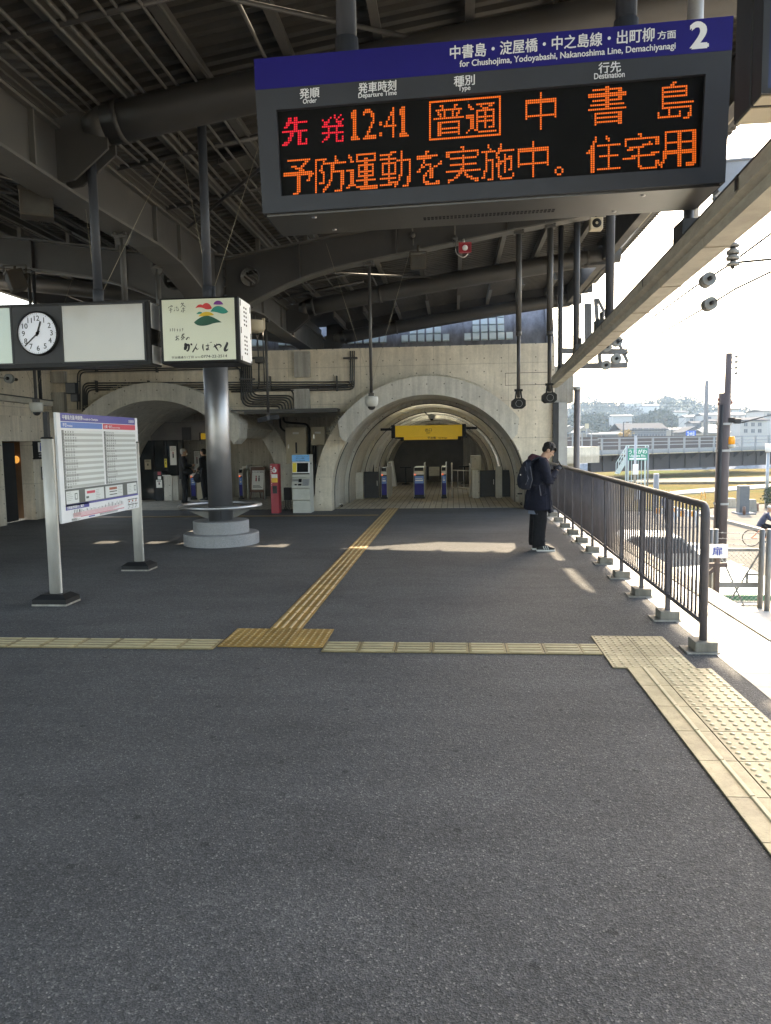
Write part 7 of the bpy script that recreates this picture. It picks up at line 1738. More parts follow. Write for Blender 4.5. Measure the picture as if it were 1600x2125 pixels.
house(1586, 1680, 853, 850, 912, 240, 14, 'tall pale block at the right border', M_wplas, M_rw, 'x', ((1592, 858, 1600, 864),), 'apartment block', 'apartment_block')
house(1384, 1432, 893, 889, 912, 235, 9, 'small pale house between the inn and the workshop', M_plas, M_rw, 'x', (), 'house')
house(1460, 1500, 862, 858, 890, 300, 10, 'pale hillside house behind the concrete catenary pole', M_wplas, M_rw, 'x', ((1470, 865, 1476, 870),))
house(1424, 1460, 866, 862, 890, 310, 10, 'white hillside house left of the concrete catenary pole', M_wplas, M_rw, 'x', ((1432, 869, 1438, 874),))
house(1272, 1312, 864, 862, 872, 330, 8, 'long white roofed hall among the trees on the wooded slope', M_wplas, M_rw, 'x', ())
house(1336, 1368, 842, 839.5, 850, 560, 12, 'long white hall high on the far hill', M_wplas, M_rw, 'x', ())
house(1300, 1330, 838, 836, 848, 590, 12, 'terraced white block on the far ridge', M_wplas, M_rw, 'x', ())

house(1474, 1512, 875, 871, 892, 262, 9, 'grey roofed house on the slope just left of the brown poles', M_plas, M_rooft, 'x', ((1480, 878, 1486, 883), (1492, 878, 1498, 883)))
house(1516, 1546, 861, 857, 880, 285, 9, 'pale house on the slope right of the brown poles', M_wplas, M_rw, 'x', ((1522, 864, 1527, 868), (1533, 864, 1538, 868)))
house(1438, 1472, 879, 875, 892, 272, 8, 'low house with a dark roof below the white hillside houses', M_gplas, M_rooft, 'x', ((1446, 881, 1451, 886),))
house(1498, 1534, 850, 846.5, 866, 345, 10, 'long flat white building on the ridge behind the brown poles', M_wplas, M_rw, 'x', ((1503, 852, 1508, 855), (1514, 852, 1519, 855)))
house(1402, 1426, 856, 853, 868, 420, 9, 'tiny white house high among the trees left of the wire frame', M_wplas, M_rooft, 'x', ())
# hills
M_hill = mat('wooded hill ground', (0.055, 0.075, 0.03), 0.95, var=0.3, scale=0.05)
mtf, nf, bf = _new('far woodland leaves'); pf = _coord(nf)
c = _ramp(nf, _noise(nf, pf, 0.09, 5, 0.7), [(0.35, (0.014, 0.026, 0.012)), (0.5, (0.032, 0.042, 0.017)), (0.68, (0.060, 0.056, 0.022))]); nf.links.new(c, bf.inputs['Base Color']); bf.inputs['Roughness'].default_value = 1.0; bf.inputs['Specular IOR Level'].default_value = 0.0; M_far = mtf
def hillmesh(name, prof, Y, foot, back):
    P = [PY(x, y, Y) for x, y in prof]; n = len(P); mb = MB([M_hill]); vs = []
    rows = [(foot, 0.0), (foot*.6, 0.35), (foot*.25, 0.8), (0, 1.0), (-back, 0.9), (-back*3, 0.0)]
    for dy, h in rows: vs += [(p.x*(Y-dy)/Y if dy > 0 else p.x, Y-dy, -1.05+(p.z+1.05-3.0)*h) for p in P]
    mb.add(vs, [(j*n+k, j*n+k+1, (j+1)*n+k+1, (j+1)*n+k) for j in range(len(rows)-1) for k in range(n-1)], True)
    struct(mb.build(name, fixn=False)); return P
P1 = hillmesh('far_hill', [(500, 880), (900, 876), (1100, 862), (1183, 852), (1192, 838), (1215, 831), (1250, 833), (1290, 839), (1340, 836), (1385, 824), (1410, 821), (1435, 824), (1462, 838), (1500, 850), (1540, 851), (1600, 862), (1800, 850), (2200, 840)], 640, 190, 60)
P2_ = hillmesh('near_wooded_hill', [(500, 890), (900, 885), (1100, 872), (1180, 863), (1230, 858), (1270, 862), (1300, 869), (1340, 861), (1365, 847), (1385, 850), (1405, 868), (1430, 884), (1460, 889), (1600, 893), (1800, 890), (2200, 890)], 380, 90, 40)
def wood(name, P, Y, foot, back, N, r0, r1, px0, px1, seed):
    rg = random.Random(seed); mb = MB([M_far]); xs = [p.x for p in P]; zs_ = [p.z for p in P]
    for _ in range(N):
        t = rg.random()**0.8; dy = foot*(t) ; x = rg.uniform(PY(px0, 900, Y).x, PY(px1, 900, Y).x)
        h = float(np.interp(dy, [0, foot*.25, foot*.6, foot], [1, .8, .35, 0.0])); z = -1.05+(float(np.interp(x, xs, zs_))+1.05-3)*h; xx = x*(Y-dy)/Y; r = rg.uniform(r0, r1)
        c = Vector((xx, Y-dy, z+r*0.6))
        for q in range(15):   # ragged clumps of leaf faces
            v = Vector((rg.gauss(0, 1), rg.gauss(0, 1), rg.gauss(0.25, .8))); v = v/max(.4, v.length)*r*rg.uniform(.55, 1.05); s = r*rg.uniform(.16, .34)
            n1 = Vector((rg.gauss(0, 1), rg.gauss(0, 1), rg.gauss(0, 1))).normalized(); t1 = n1.orthogonal().normalized(); t2 = n1.cross(t1); o = c+v
            mb.add([o+t1*s, o+t2*s*rg.uniform(.6, 1.1), o-t1*s, o-t2*s*rg.uniform(.6, 1.1)], [(0, 1, 2, 3)], False)
    return stuff(mb.build(name, fixn=False))
wood('far_woods', P1, 640, 190, 60, 2400, 2.0, 4.6, 1080, 1680, 1)
wood('near_woods', P2_, 380, 90, 40, 3600, 1.2, 2.9, 1080, 1470, 2)
mb = MB([mat('autumn bush leaves', (0.32, 0.20, 0.05), 0.8, var=0.3, scale=2)]); rg = random.Random(8); c0_ = PY(1296, 901, 160)
t = thing('autumn_tree', (c0_.x, 160, -1), 'small golden autumn tree in front of the inn', 'tree')
for _ in range(260):
    c = c0_+Vector((rg.gauss(0, .6), rg.gauss(0, .6), rg.gauss(0, .38))); e = [c+Vector((rg.gauss(0, 1), rg.gauss(0, 1), rg.gauss(0, 1)))*0.16 for _ in range(3)]; mb.add(e, [(0, 1, 2)], False)
mb.build('crown', parent=t, fixn=False)
mb = MB([M_wood]); mb.tube([(c0_.x, 160, -1), (c0_.x+.1, 160, c0_.z)], [.12, .05], 8); mb.build('trunk', parent=t)

# street furniture near the bridge
def signpost(px_, py0, py1, Y, label, build, w=0.05, zb_=None, cat='sign', name='road_sign'):
    p = PY(px_, py1, Y); z0 = ZS if zb_ is None else zb_; t = thing(name, (p.x, Y, z0), label, cat)
    build(t, p, PY(px_, py0, Y)); return t
# green river sign
Yg = 62; p0, p1 = PY(1303.5, 931, Yg), PY(1343.5, 955, Yg)
t = thing('river_name_sign', ((p0.x+p1.x)/2, Yg, ZS), 'green river name board with white lettering on two posts', 'sign')
mb = MB([mat('sign green', (0.0, 0.24, 0.15), 0.5, var=0.05)]); mb.box(p0.x, p1.x, Yg, Yg+0.08, p1.z, p0.z); pn = mb.build('board', parent=t)
mb = MB([M_brail])
for xx in (p0.x-.06, p1.x+.06): mb.cyl(xx, Yg+.05, ZS, p0.z+.1, 0.07, 10)
mb.box(p0.x-.1, p1.x+.1, Yg, Yg+.1, p0.z, p0.z+.08); mb.build('post', parent=t)
mb = MB([M_ink]); cx = (p0.x+p1.x)/2; h = p0.z-p1.z
text_on(mb, 'うじがわ', Vector((cx, Yg-.01, p0.z-h*.42)), VX, VZ, h*.40, 0.02, 1.0, 'c'); text_on(mb, 'Ujigawa Riv.', Vector((cx, Yg-.01, p0.z-h*.70)), VX, VZ, h*.28, 0.02, 1, 'c'); mb.box(p0.x+.1, p1.x-.1, Yg-.012, Yg, p1.z+h*.06, p1.z+h*.2)
mb.m = 0; mb.build('lettering', parent=pn)
# stair and white platform frame behind it
t = thing('steel_stair', PY(1300, 970, 66), 'pale blue steel stair and platform frame behind the green sign', 'stair'); M_pst = mat('pale blue steel', (0.42, 0.50, 0.52), 0.5)
mb = MB([M_pst]); a = PY(1283, 983, 66); b_ = PY(1304, 949, 66)
for dy in (0, .9):
    mb.bar(a+VY*dy, b_+VY*dy, 0.08, 0.2); mb.bar(a+VY*dy+VZ*.9, b_+VY*dy+VZ*.9, 0.05)
    for k in range(5): q = a.lerp(b_, k/4)+VY*dy; mb.bar(q, q+VZ*.9, 0.05)
for k in range(9): q = a.lerp(b_, k/8); mb.bar(q, q+VY*.9, 0.25, 0.03)
mb.build('flight', parent=t)
mb = MB([M_pst]); c = PY(1345, 949, 66)
for (x, y) in ((b_.x, 66), (b_.x, 66.9), (c.x, 66), (c.x, 66.9)): mb.bar((x, y, ZS), (x, y, b_.z+1.0), 0.09)
for z in (b_.z, b_.z+.5, b_.z+1.0): mb.bar((b_.x, 66, z), (c.x, 66, z), 0.06); mb.bar((b_.x, 66.9, z), (c.x, 66.9, z), 0.06)
for k in range(1, 6): x = b_.x+(c.x-b_.x)*k/6; mb.bar((x, 66, ZS+.3), (x, 66, b_.z), 0.05)
mb.bar((b_.x, 66, ZS+.6), (c.x, 66, ZS+.6), .06); mb.build('platform_frame', parent=t)
def polething(name, px_, y0, y1z, Y, r, material, label, cat, z0=ZS, extra=None):
    p = PY(px_, y0, Y); t = thing(name, (p.x, Y, z0), label, cat); mb = MB([material]); mb.cyl(p.x, Y, z0, p.z, r, 14, r*.9); mb.build('shaft', parent=t); return t, p
t, p = polething('meter_post', 1319, 904, 0, 52, 0.09, M_galv, 'grey post with a white meter box in front of the green sign', 'post')
mb = MB([M_whitep]); q = PY(1319.5, 974, 52); mb.bbox(p.x-.18, p.x+.18, 51.78, 51.92, q.z-.35, q.z+.35, .02); mb.build('meter_box', parent=t)
t, p = polething('grey_bollard_post', 1362, 983, 0, 44, 0.17, mat('light grey pipe', (0.18, 0.185, 0.19), 0.5), 'thick pale grey pipe post standing in the grass by the railing', 'post')
t, p = polething('lamp_post', 1594, 938, 0, 46, 0.10, M_galv, 'slim grey park lamp with a white lantern at the right border', 'lamp post')
mb = MB([M_whitep]); mb.cyl(p.x, 46, p.z, p.z+.5, .16, 14); mb.build('lantern', parent=t); 
for (px_, y0, Y, lab) in ((1395, 871, 150, 'street lamp right of the inn'), (1294, 876, 152, 'street lamp in front of the inn roof')):
    p = PY(px_, y0, Y); t = thing('street_lamp', (p.x, Y, 0.2), lab, 'street lamp'); mb = MB([M_dkgrey]); mb.cyl(p.x, Y, .2, p.z, .11, 10); mb.bar((p.x, Y, p.z), (p.x-1.0 if px_ > 1300 else p.x+2.2, Y, p.z), .12); mb.build('pole', parent=t)
    mb = MB([M_dkgrey]); xx = p.x-1.0 if px_ > 1300 else p.x+0.9; mb.bbox(xx-.4, xx+.1, Y-.2, Y+.2, p.z-.2, p.z, .03); mb.build('lamp_head', parent=t)
a, b_ = PY(1424, 894, 120), PY(1444, 905.5, 120); t = thing('road_sign', ((a.x+b_.x)/2, 120, b_.z), 'blue direction sign with white marks above the bridge railing', 'road sign')
mb = MB([mat('sign blue', (0.02, 0.10, 0.50), 0.5)]); mb.box(a.x, b_.x, 120, 120.1, b_.z, a.z); pn = mb.build('board', parent=t)
mb = MB([M_ink]); w = b_.x-a.x; h = a.z-b_.z
mb.bar((a.x+w*.5, 119.98, b_.z+h*.15), (a.x+w*.5, 119.98, b_.z+h*.8), .1, .02, up=(0, 1, 0)); mb.bar((a.x+w*.15, 119.98, b_.z+h*.45), (a.x+w*.85, 119.98, b_.z+h*.45), .1, .02, up=(0, 1, 0))
for (u, v) in ((.2, .75), (.75, .75), (.22, .2), (.75, .2)): mb.box(a.x+w*u-.15, a.x+w*u+.15, 119.97, 120, b_.z+h*v-.06, b_.z+h*v+.06)
mb.build('marks', parent=pn); mb = MB([M_galv]); mb.cyl((a.x+b_.x)/2, 120.2, 0.2, b_.z+.2, .08, 10); mb.build('post', parent=t)
a, b_ = PY(1214, 879, 100), PY(1222, 889, 100); t = thing('road_sign', ((a.x+b_.x)/2, 100, b_.z), 'small tan board on a thin post above the left end of the bridge', 'road sign')
mb = MB([M_beige]); mb.box(a.x, b_.x, 100, 100.06, b_.z, a.z); mb.build('board', parent=t); mb = MB([M_galv]); mb.cyl((a.x+b_.x)/2, 100.1, 0.2, a.z, .05, 8); mb.build('post', parent=t)
# concrete catenary pole with its frame
p = PY(1467, 790, 105); t = thing('catenary_pole', (p.x, 105, -2), 'slender concrete catenary pole with a rectangular wire frame', 'pole')
mb = MB([mat('grey pole concrete', (.16, .16, .165), .8)]); mb.cyl(p.x, 105, -2.6, p.z, .34, 14, .26); mb.build('shaft', parent=t)
mb = MB([M_galv]); a, b_ = PY(1443.5, 822, 105), PY(1488.5, 845, 105)
mb.tube(smoothpath([(a.x, 105, a.z), (b_.x, 105, a.z), (b_.x, 105, b_.z), (a.x, 105, b_.z), (a.x, 105, a.z)], .4), .05, 6); q = PY(1436, 806, 105); mb.bar((p.x, 105, q.z+.2), (q.x, 105, q.z), .08); mb.tube([(p.x+.2, 105, p.z), (p.x+.35, 105, p.z+2.2), (p.x+1.0, 105, p.z+2.3)], .04, 6); mb.build('wire_frame', parent=t)

# brown pole group by the fence
Yp = 22.0
def P22(x, y, Y=Yp): return PY(x, y, Y)
t = thing('utility_pole', (P22(1495, 1195).x, Yp, ZS), 'tall thin brown utility pole with small insulators on its right', 'pole'); M_bp = mat('weathered brown pole', (0.075, 0.055, 0.052), 0.7, var=0.25, scale=4, streak=6)
mb = MB([M_bp]); a = P22(1496, 1198); b_ = P22(1513, 733); mb.tube([Vector((a.x, Yp, ZS)), b_], [.13, .085], 14); mb.build('shaft', parent=t)
for y in (741, 752, 764, 776):
    q = P22(1513.5-(y-733)*.02, y); mb = MB([M_galv]); mb.bar(q, q+Vector((.22, 0, -.02)), .03); mb.build('arm', parent=t)
    mb = MB([M_porc]); mb.ell(q+Vector((.20, 0, .02)), .05, .05, .045, 10, 8); mb.build('insulator', parent=t)
t = thing('utility_pole', (P22(1490, 1195, 21.7).x, 21.7, ZS), 'thick brown pole with strapped cables beside the thin utility pole', 'pole')
mb = MB([M_bp]); a = P22(1491, 1198, 21.7); b_ = P22(1504, 816, 21.7); mb.tube([Vector((a.x, 21.7, ZS)), b_], [.19, .165], 16); mb.build('shaft', parent=t)
for (x0, x1, y0, r) in ((1484, 1497, 840, .055), (1487, 1499, 842, .035)):
    mb = MB([M_black]); a = P22(x0, 1195, 21.5); b_ = P22(x1, y0, 21.5); mb.tube([Vector((a.x, 21.5, ZS)), b_], r, 8); mb.build('cable_duct', parent=t)
mb = MB([M_galv])
for y in (880, 935, 1045): q = P22(1504-(y-816)*.034, y, 21.7); mb.lathe([(.20, -.03), (.205, .03)], q, 16)
mb.build('strap', parent=t)
for (x, y) in ((1494, 829), (1513, 823), (1514, 832), (1494, 838), (1516, 836)):
    q = P22(x, y, 21.7); mb = MB([mat('red brown insulator', (0.14, 0.045, 0.04), 0.4)]); c = P22(1504, y, 21.7); mb.bar(c, q, .025); mb.ell(q, .07, .07, .05, 10, 8); mb.build('insulator', parent=t)
q = P22(1517.5, 917, 21.6); t = thing('warning_beacon', q, 'amber warning beacon on a bracket on the thick brown pole', 'beacon'); mb = MB([mat('amber lens', (0.80, 0.32, 0.02), 0.3)]); mb.lathe([(.0, .16), (.08, .15), (.10, .08), (.10, -.05), (.07, -.07), (0, -.07)], q, 18); mb.build('lens', parent=t)
mb = MB([M_offw]); mb.lathe([(.07, -.07), (.11, -.08), (.10, -.16), (0, -.17)], q, 18); mb.bar(q+Vector((-.25, .05, -.22)), q+Vector((0, 0, -.15)), .05); mb.build('base', parent=t)
for (x, y, lab, m_) in ((1517, 872, 'small black floodlight on the right of the brown pole', M_black), (1530, 874, 'second small floodlight further right of the brown pole', M_dkgrey)):
    q = P22(x, y, 21.6); t = thing('floodlight', q, lab, 'floodlight'); mb = MB([m_]); mb.bbox(q.x-.09, q.x+.09, q.y-.07, q.y+.07, q.z-.07, q.z+.07, .02); mb.build('housing', parent=t); mb = MB([M_bp]); mb.bar(q+Vector((0, 0, .05)), P22(1506, 866, 21.7), .03); mb.build('arm', parent=t)
# overhead wires and insulators
wires = [((1600, 495, 9), (1180, 795, 34)), ((1600, 545, 9.5), (1200, 775, 34))]
def wire(label, pts, r, ins=(), name='overhead_wire'):
    P = [PY(x, y, Y) for x, y, Y in pts]; t = thing(name, (P[0]+P[-1])/2, label, 'overhead wire'); mb = MB([M_dkgrey]); mb.tube(P, r, 6); mb.build('wire', parent=t)
    for (x, y, Y, R, dv) in ins:
        c = PY(x, y, Y); dd = (P[-1]-P[0]).normalized() if dv is None else dv; mb = MB([M_porc, M_black]); mb.T = Matrix.Translation(c) @ dd.to_track_quat('Z', 'Y').to_matrix().to_4x4()
        for k in range(3):
            z_ = -.09+.075*k; mb.lathe([(R*.28, z_+.03), (R*.34, z_-.012), (R*.44, z_+.014), (R*.52, z_-.014), (R*.62, z_+.014), (R*.70, z_-.014), (R*.82, z_+.012), (R*.98, z_-.012), (R, z_+.006), (R*.6, z_+.035), (R*.28, z_+.05)], (0, 0, 0), 20)
        mb.m = 1; mb.lathe([(0, -.15), (R*.30, -.14), (R*.30, .12), (0, .13)], (0, 0, 0), 12); mb.m = 0
        mb.build('insulator', parent=t)
Yw = 9.0
wire('upper overhead wire with a porcelain insulator crossing the sky at right', [(1640, 455, 10), (1505, 555, 11), (1442, 595, 12), (1295, 702, 18), (1270, 722, 18.6)], .014, ((1467, 582, 11.4, .10, None), (1280, 709, 18.4, .12, None)))
wire('lower overhead wire with a porcelain insulator below the upper one', [(1660, 535, 10), (1525, 600, 11), (1474, 632, 12), (1320, 722, 18), (1290, 738, 18.6)], .014, ((1471, 632, 11.8, .10, None), (1278, 745, 18.5, .12, None)))
wire('short thick feeder wire entering from the right with a hanging insulator', [(1680, 533, 10), (1600, 538, 10.2), (1525, 545, 10.5)], .016, ((1521, 520, 10.5, .085, VZ), (1521, 535, 10.5, .085, VZ)))
for k, (pts) in enumerate((((1640, 792, 60), (1510, 815, 22)), ((1640, 805, 60), (1512, 830, 22)), ((1640, 845, 60), (1505, 850, 22)), ((1100, 838, 140), (1443, 836, 105)), ((1100, 846, 140), (1443, 843, 105)), ((1395, 898, 150), (1443, 845, 105)), ((1660, 845, 120), (1540, 877, 21.6)))):
    wire(['thin line running right from the thin brown pole', 'second thin line just below it from the brown pole', 'third thin line from the thick brown pole', 'far line reaching the wire frame from the left', 'lower far line reaching the wire frame', 'slanting stay wire from the street lamp to the wire frame', 'line from the second floodlight to the right border'][k], pts, .022 if k > 2 else .010)
# steel bracket at the wall end carrying the insulators
t = thing('wire_bracket', PY(1240, 735, 18.7), 'grey steel bracket frame at the wall end holding round insulators', 'bracket'); mb = MB([mat('bracket steel', (.10, .10, .105), .5, var=.2)])
for (x0, y0, x1, y1) in ((1166, 728, 1302, 730), (1166, 760, 1302, 758)): mb.bar(PY(x0, y0, 18.8), PY(x1, y1, 18.8), .10, .13)
for (x0, y0, x1, y1) in ((1236, 620, 1246, 762), (1240, 620, 1264, 668), (1216, 630, 1218, 740), (1223, 630, 1225, 740), (1284, 712, 1303, 752)): mb.bar(PY(x0, y0, 18.8), PY(x1, y1, 18.8), .09, .06)
mb.build('frame', parent=t)
for (x, y) in ((1259, 720), (1257, 758)):
    mb = MB([M_porc, M_black]); c = PY(x, y, 18.3); 
    for k in range(2): z_ = -.06+.075*k; R = .115; mb.lathe([(R*.28, z_+.03), (R*.34, z_-.012), (R*.44, z_+.014), (R*.52, z_-.014), (R*.62, z_+.014), (R*.70, z_-.014), (R*.82, z_+.012), (R*.98, z_-.012), (R, z_+.006), (R*.6, z_+.035), (R*.28, z_+.05)], c, 20, 'y')
    mb.m = 1; mb.lathe([(0, -.13), (.035, -.12), (.035, .3)], c, 12, 'y')
    mb.build('insulator', parent=t)
t = thing('steel_bridge_beam', PY(1560, 360, 13), 'pale blue grey steel beam reaching in behind the departure board at right', 'beam'); mb = MB([mat('pale blue steel beam', (0.22, 0.25, 0.30), 0.5, var=.08)])
a, b_ = PY(1490, 335, 12.4), PY(1640, 322, 12.4); c, d_ = PY(1490, 398, 12.4), PY(1640, 380, 12.4); mb.add([a, b_, d_, c]+[q+VY*.25 for q in (a, b_, d_, c)], [(0, 1, 2, 3), (7, 6, 5, 4), (0, 4, 5, 1), (3, 2, 6, 7), (0, 3, 7, 4), (1, 5, 6, 2)], False)
for q, r in ((a, b_), (c, d_)): mb.bar(q+VY*.12, r+VY*.12, .32, .025)
mb.build('web', parent=t); mb = MB([M_steel]); mb.bar(PY(1480, 410, 12.4), PY(1500, 436, 12.4), .05); mb.bar(PY(1434, 440, 12.4), PY(1436, 500, 12.4), .09); mb.build('strut', parent=t)

# wire mesh gate at track level
Yf = 12.55
def G(x, y, Y=Yf): return PY(x, y, Y)
M_fp = mat('galvanised fence post', (0.16, 0.165, 0.165), 0.5, 0.2, var=.15)
gt = thing('mesh_gate', (G(1535, 1258).x, Yf, ZT), 'grey chain link gate with crossed braces at track level', 'gate')
mb = MB([M_fp]); x0, x1 = G(1490, 1200).x, G(1578, 1200).x; zt3, zb3, zm = G(1535, 1141).z, G(1535, 1257).z, G(1535, 1213).z
mb.bar((x0, Yf, zt3), (x1, Yf, zt3), .045); mb.bar((x0, Yf, zb3), (x1, Yf, zb3), .03); mb.bar((x0, Yf, zb3), (x0, Yf, zt3), .045); mb.bar((x1, Yf, zb3), (x1, Yf, zt3), .045)
mb.bar((x0, Yf-.02, zm), (x1+.03, Yf-.02, zm), .03, .085)
for (a, b_) in (((1498, 1158), (1545, 1260)), ((1578, 1144), (1507, 1260))): mb.bar(G(*a, Yf+.02), G(*b_, Yf+.02), .022)
a = G(1550, 1208); mb.bar((a.x, Yf, a.z), (a.x, Yf, a.z+.13), .03); mb.bar((a.x, Yf, a.z+.13), (x1, Yf, a.z+.13), .03); mb.build('frame', parent=gt)
mb = MB([M_galv]); s = 0.075; w = x1-x0; h = zt3-zb3; k = -h
while k < w:
    u0 = max(k, 0); u1 = min(k+h, w)
    if u1 > u0:
        mb.bar((x0+u0, Yf+.004, zb3+(u0-k)), (x0+u1, Yf+.004, zb3+(u1-k)), .0045); mb.bar((x0+u0, Yf-.004, zt3-(u0-k)), (x0+u1, Yf-.004, zt3-(u1-k)), .0045)
    k += s
mb.build('chain_link', parent=gt)
for (px_, Y, lab) in ((1475.5, 12.7, 'left outer grey fence post beside the door sign'), (1486, 12.5, 'left inner grey fence post holding the mesh gate'), (1582, 12.4, 'right inner grey fence post of the mesh gate'), (1597, 12.2, 'right outer grey fence post at the border')):
    p = G(px_, 1099, Y); t = thing('fence_post', (p.x, Y, ZT), lab, 'fence post'); mb = MB([M_fp]); mb.cyl(p.x, Y, ZT, p.z, .038 if px_ < 1500 else .043, 14); mb.build('post', parent=t); mb = MB([M_galv]); mb.lathe([(.0, .012), (.04, .008), (.042, 0)], (p.x, Y, p.z), 14); mb.build('cap', parent=t)
for k, y in enumerate((1105, 1117, 1129)):
    mb = MB([M_galv]); a, b_ = G(1487, y, 12.5), G(1584, y+1, 12.4); mb.tube([a, a.lerp(b_, .5)-VZ*.015, b_], .005, 6)
    for q in range(1, 8): c = a.lerp(b_, q/8); mb.bar(c-Vector((.012, 0, .012)), c+Vector((.012, 0, .012)), .006)
    tag(mb.build('barbed_wire', base=a), ['top', 'middle', 'lowest'][k]+' barbed wire strand above the mesh gate', 'barbed wire')
t = thing('door_sign', G(1490, 1144, 11.4), 'white plate with one blue character beside the railing end', 'sign'); a, b_ = G(1469.5, 1130, 11.4), G(1510, 1158, 11.4)
mb = MB([M_whitep]); mb.bbox(a.x, b_.x, 11.4, 11.42, b_.z, a.z, .004); pn = mb.build('plate', parent=t)
mb = MB([M_bluei]); text_fit(mb, '扉', G(1478.5, 1152.5, 11.397), G(1499, 1152.5, 11.397), G(1478.5, 1135, 11.397), .022, 0, 1, -VY); mb.build('lettering', parent=pn)
mb = MB([M_bp]); mb.bar(G(1460, 1173, 11.5), G(1509, 1172, 11.5), .05, .065); mb.bar(G(1466, 1192, 11.5), G(1492, 1174, 11.5), .05); c = G(1488, 1172, 11.5); mb.bar((c.x, 11.5, b_.z+.05), (c.x, 11.5, ZT), .06); mb.build('bracket', parent=t)
t = thing('green_sheet', G(1540, 1248, 12.9), 'green plastic sheet fixed along the bottom behind the mesh gate', 'sheet'); mb = MB([mat('green sheet', (0.03, 0.17, 0.09), .6, var=.15)]); a, b_ = G(1466, 1236, 12.9), G(1640, 1262, 12.9); mb.box(a.x-.5, b_.x, 12.9, 12.93, ZT+.01, a.z+.01); mb.build('sheet', parent=t)
M_bs = mat('pale blue tarp', (0.40, 0.52, 0.52), .6, var=.1); mb = MB([M_bs]); a, b_ = G(1500, 1225, 13.6), G(1640, 1240, 13.6); mb.prism([(a.x-1, -1.55), (b_.x, -1.55), (b_.x, -0.98), (a.x+1.0, -1.05), (a.x-1, -1.2)], 13.3, 16.5); tag(mb.build('tarp_cover', base=(a.x+.5, 14.5, -1.5)), 'pale blue tarp spread behind the green sheet', 'tarp')
p = ZY(1536, 1206, ZS); t = thing('hydrant', (p.x, p.y, ZS), 'yellow hydrant post on the street seen through the mesh gate', 'hydrant'); mb = MB([mat('yellow paint', (0.75, 0.42, 0.02), .5)]); mb.cyl(p.x, p.y, ZS, ZS+.26, .075, 14); mb.cyl(p.x, p.y, ZS+.42, ZS+.5, .075, 14); mb.build('body', parent=t); mb = MB([M_whitep]); mb.cyl(p.x, p.y, ZS+.26, ZS+.42, .07, 14); mb.build('band', parent=t)
# monument slab, stubs, bollards, bush
p = ZY(1546, 1067, ZS); t = thing('stone_slab', (p.x, p.y, ZS), 'tall dark upright slab standing on the pavement', 'monument'); mb = MB([mat('dark slab', (0.09, 0.10, 0.11), .45, var=.15)]); mb.bbox(p.x-.30, p.x+.22, p.y, p.y+.5, ZS, ZS+1.58, .01); mb.build('slab', parent=t); mb = MB([M_stone]); mb.bbox(p.x-.45, p.x+.5, p.y-.3, p.y+.8, ZS, ZS+.08, .02); mb.build('base', parent=t)
for (x, y, w, h, lab, m_) in ((1517, 1053, .35, .55, 'squat concrete block on the grass right of the brown poles', M_conc), (1560, 1062, .30, .70, 'narrow concrete block right of the dark slab', M_concp)):
    p = ZY(x, y, ZS); t = thing('concrete_block', (p.x, p.y, ZS), lab, 'concrete block'); mb = MB([m_]); mb.prism([(p.x-w, ZS), (p.x+w, ZS), (p.x+w*.75, ZS+h), (p.x-w*.75, ZS+h)], p.y, p.y+.4); mb.build('block', parent=t)
for (x, y, lab) in ((1544, 1068, 'short wooden stub before the dark slab'), (1571, 1060, 'short brown stub right of the concrete block')):
    p = ZY(x, y, ZS); t = thing('wooden_stub', (p.x, p.y, ZS), lab, 'post'); mb = MB([M_wood]); mb.cyl(p.x, p.y, ZS, ZS+.45, .09, 12, .08); mb.build('stub', parent=t)
p = ZY(1600, 1056, ZS); t = thing('bush', (p.x, p.y, ZS), 'dark clipped evergreen bush beside the park lamp', 'bush'); mb = MB([mat('evergreen leaves', (0.03, 0.055, 0.02), .7, var=.4, scale=6)]); rg = random.Random(3)
for _ in range(1500):
    v = Vector((rg.gauss(0, 1), rg.gauss(0, 1), rg.gauss(0, 1))).normalized()*rg.uniform(.7, 1.0); c = Vector((p.x+.5+v.x*1.0, p.y+v.y*.8, ZS+.75+v.z*.72)); e = [c+Vector((rg.gauss(0, 1), rg.gauss(0, 1), rg.gauss(0, 1)))*.06 for _ in range(3)]; mb.add(e, [(0, 1, 2)], False)
mb.build('foliage', parent=t, fixn=False)
for (x, y, lab) in ((1459, 1024, 'orange survey trestle in the grass near the railing end'),):
    p = ZY(x, y+14, ZS); t = thing('trestle', (p.x, p.y, ZS), lab, 'trestle'); mb = MB([mat('orange paint', (0.75, 0.30, 0.03), .5)])
    for s in (-1, 1): mb.bar((p.x+s*.18, p.y, ZS), (p.x+s*.08, p.y, ZS+.7), .04)
    mb.bar((p.x-.15, p.y, ZS+.35), (p.x+.15, p.y, ZS+.35), .04); mb.build('frame', parent=t)
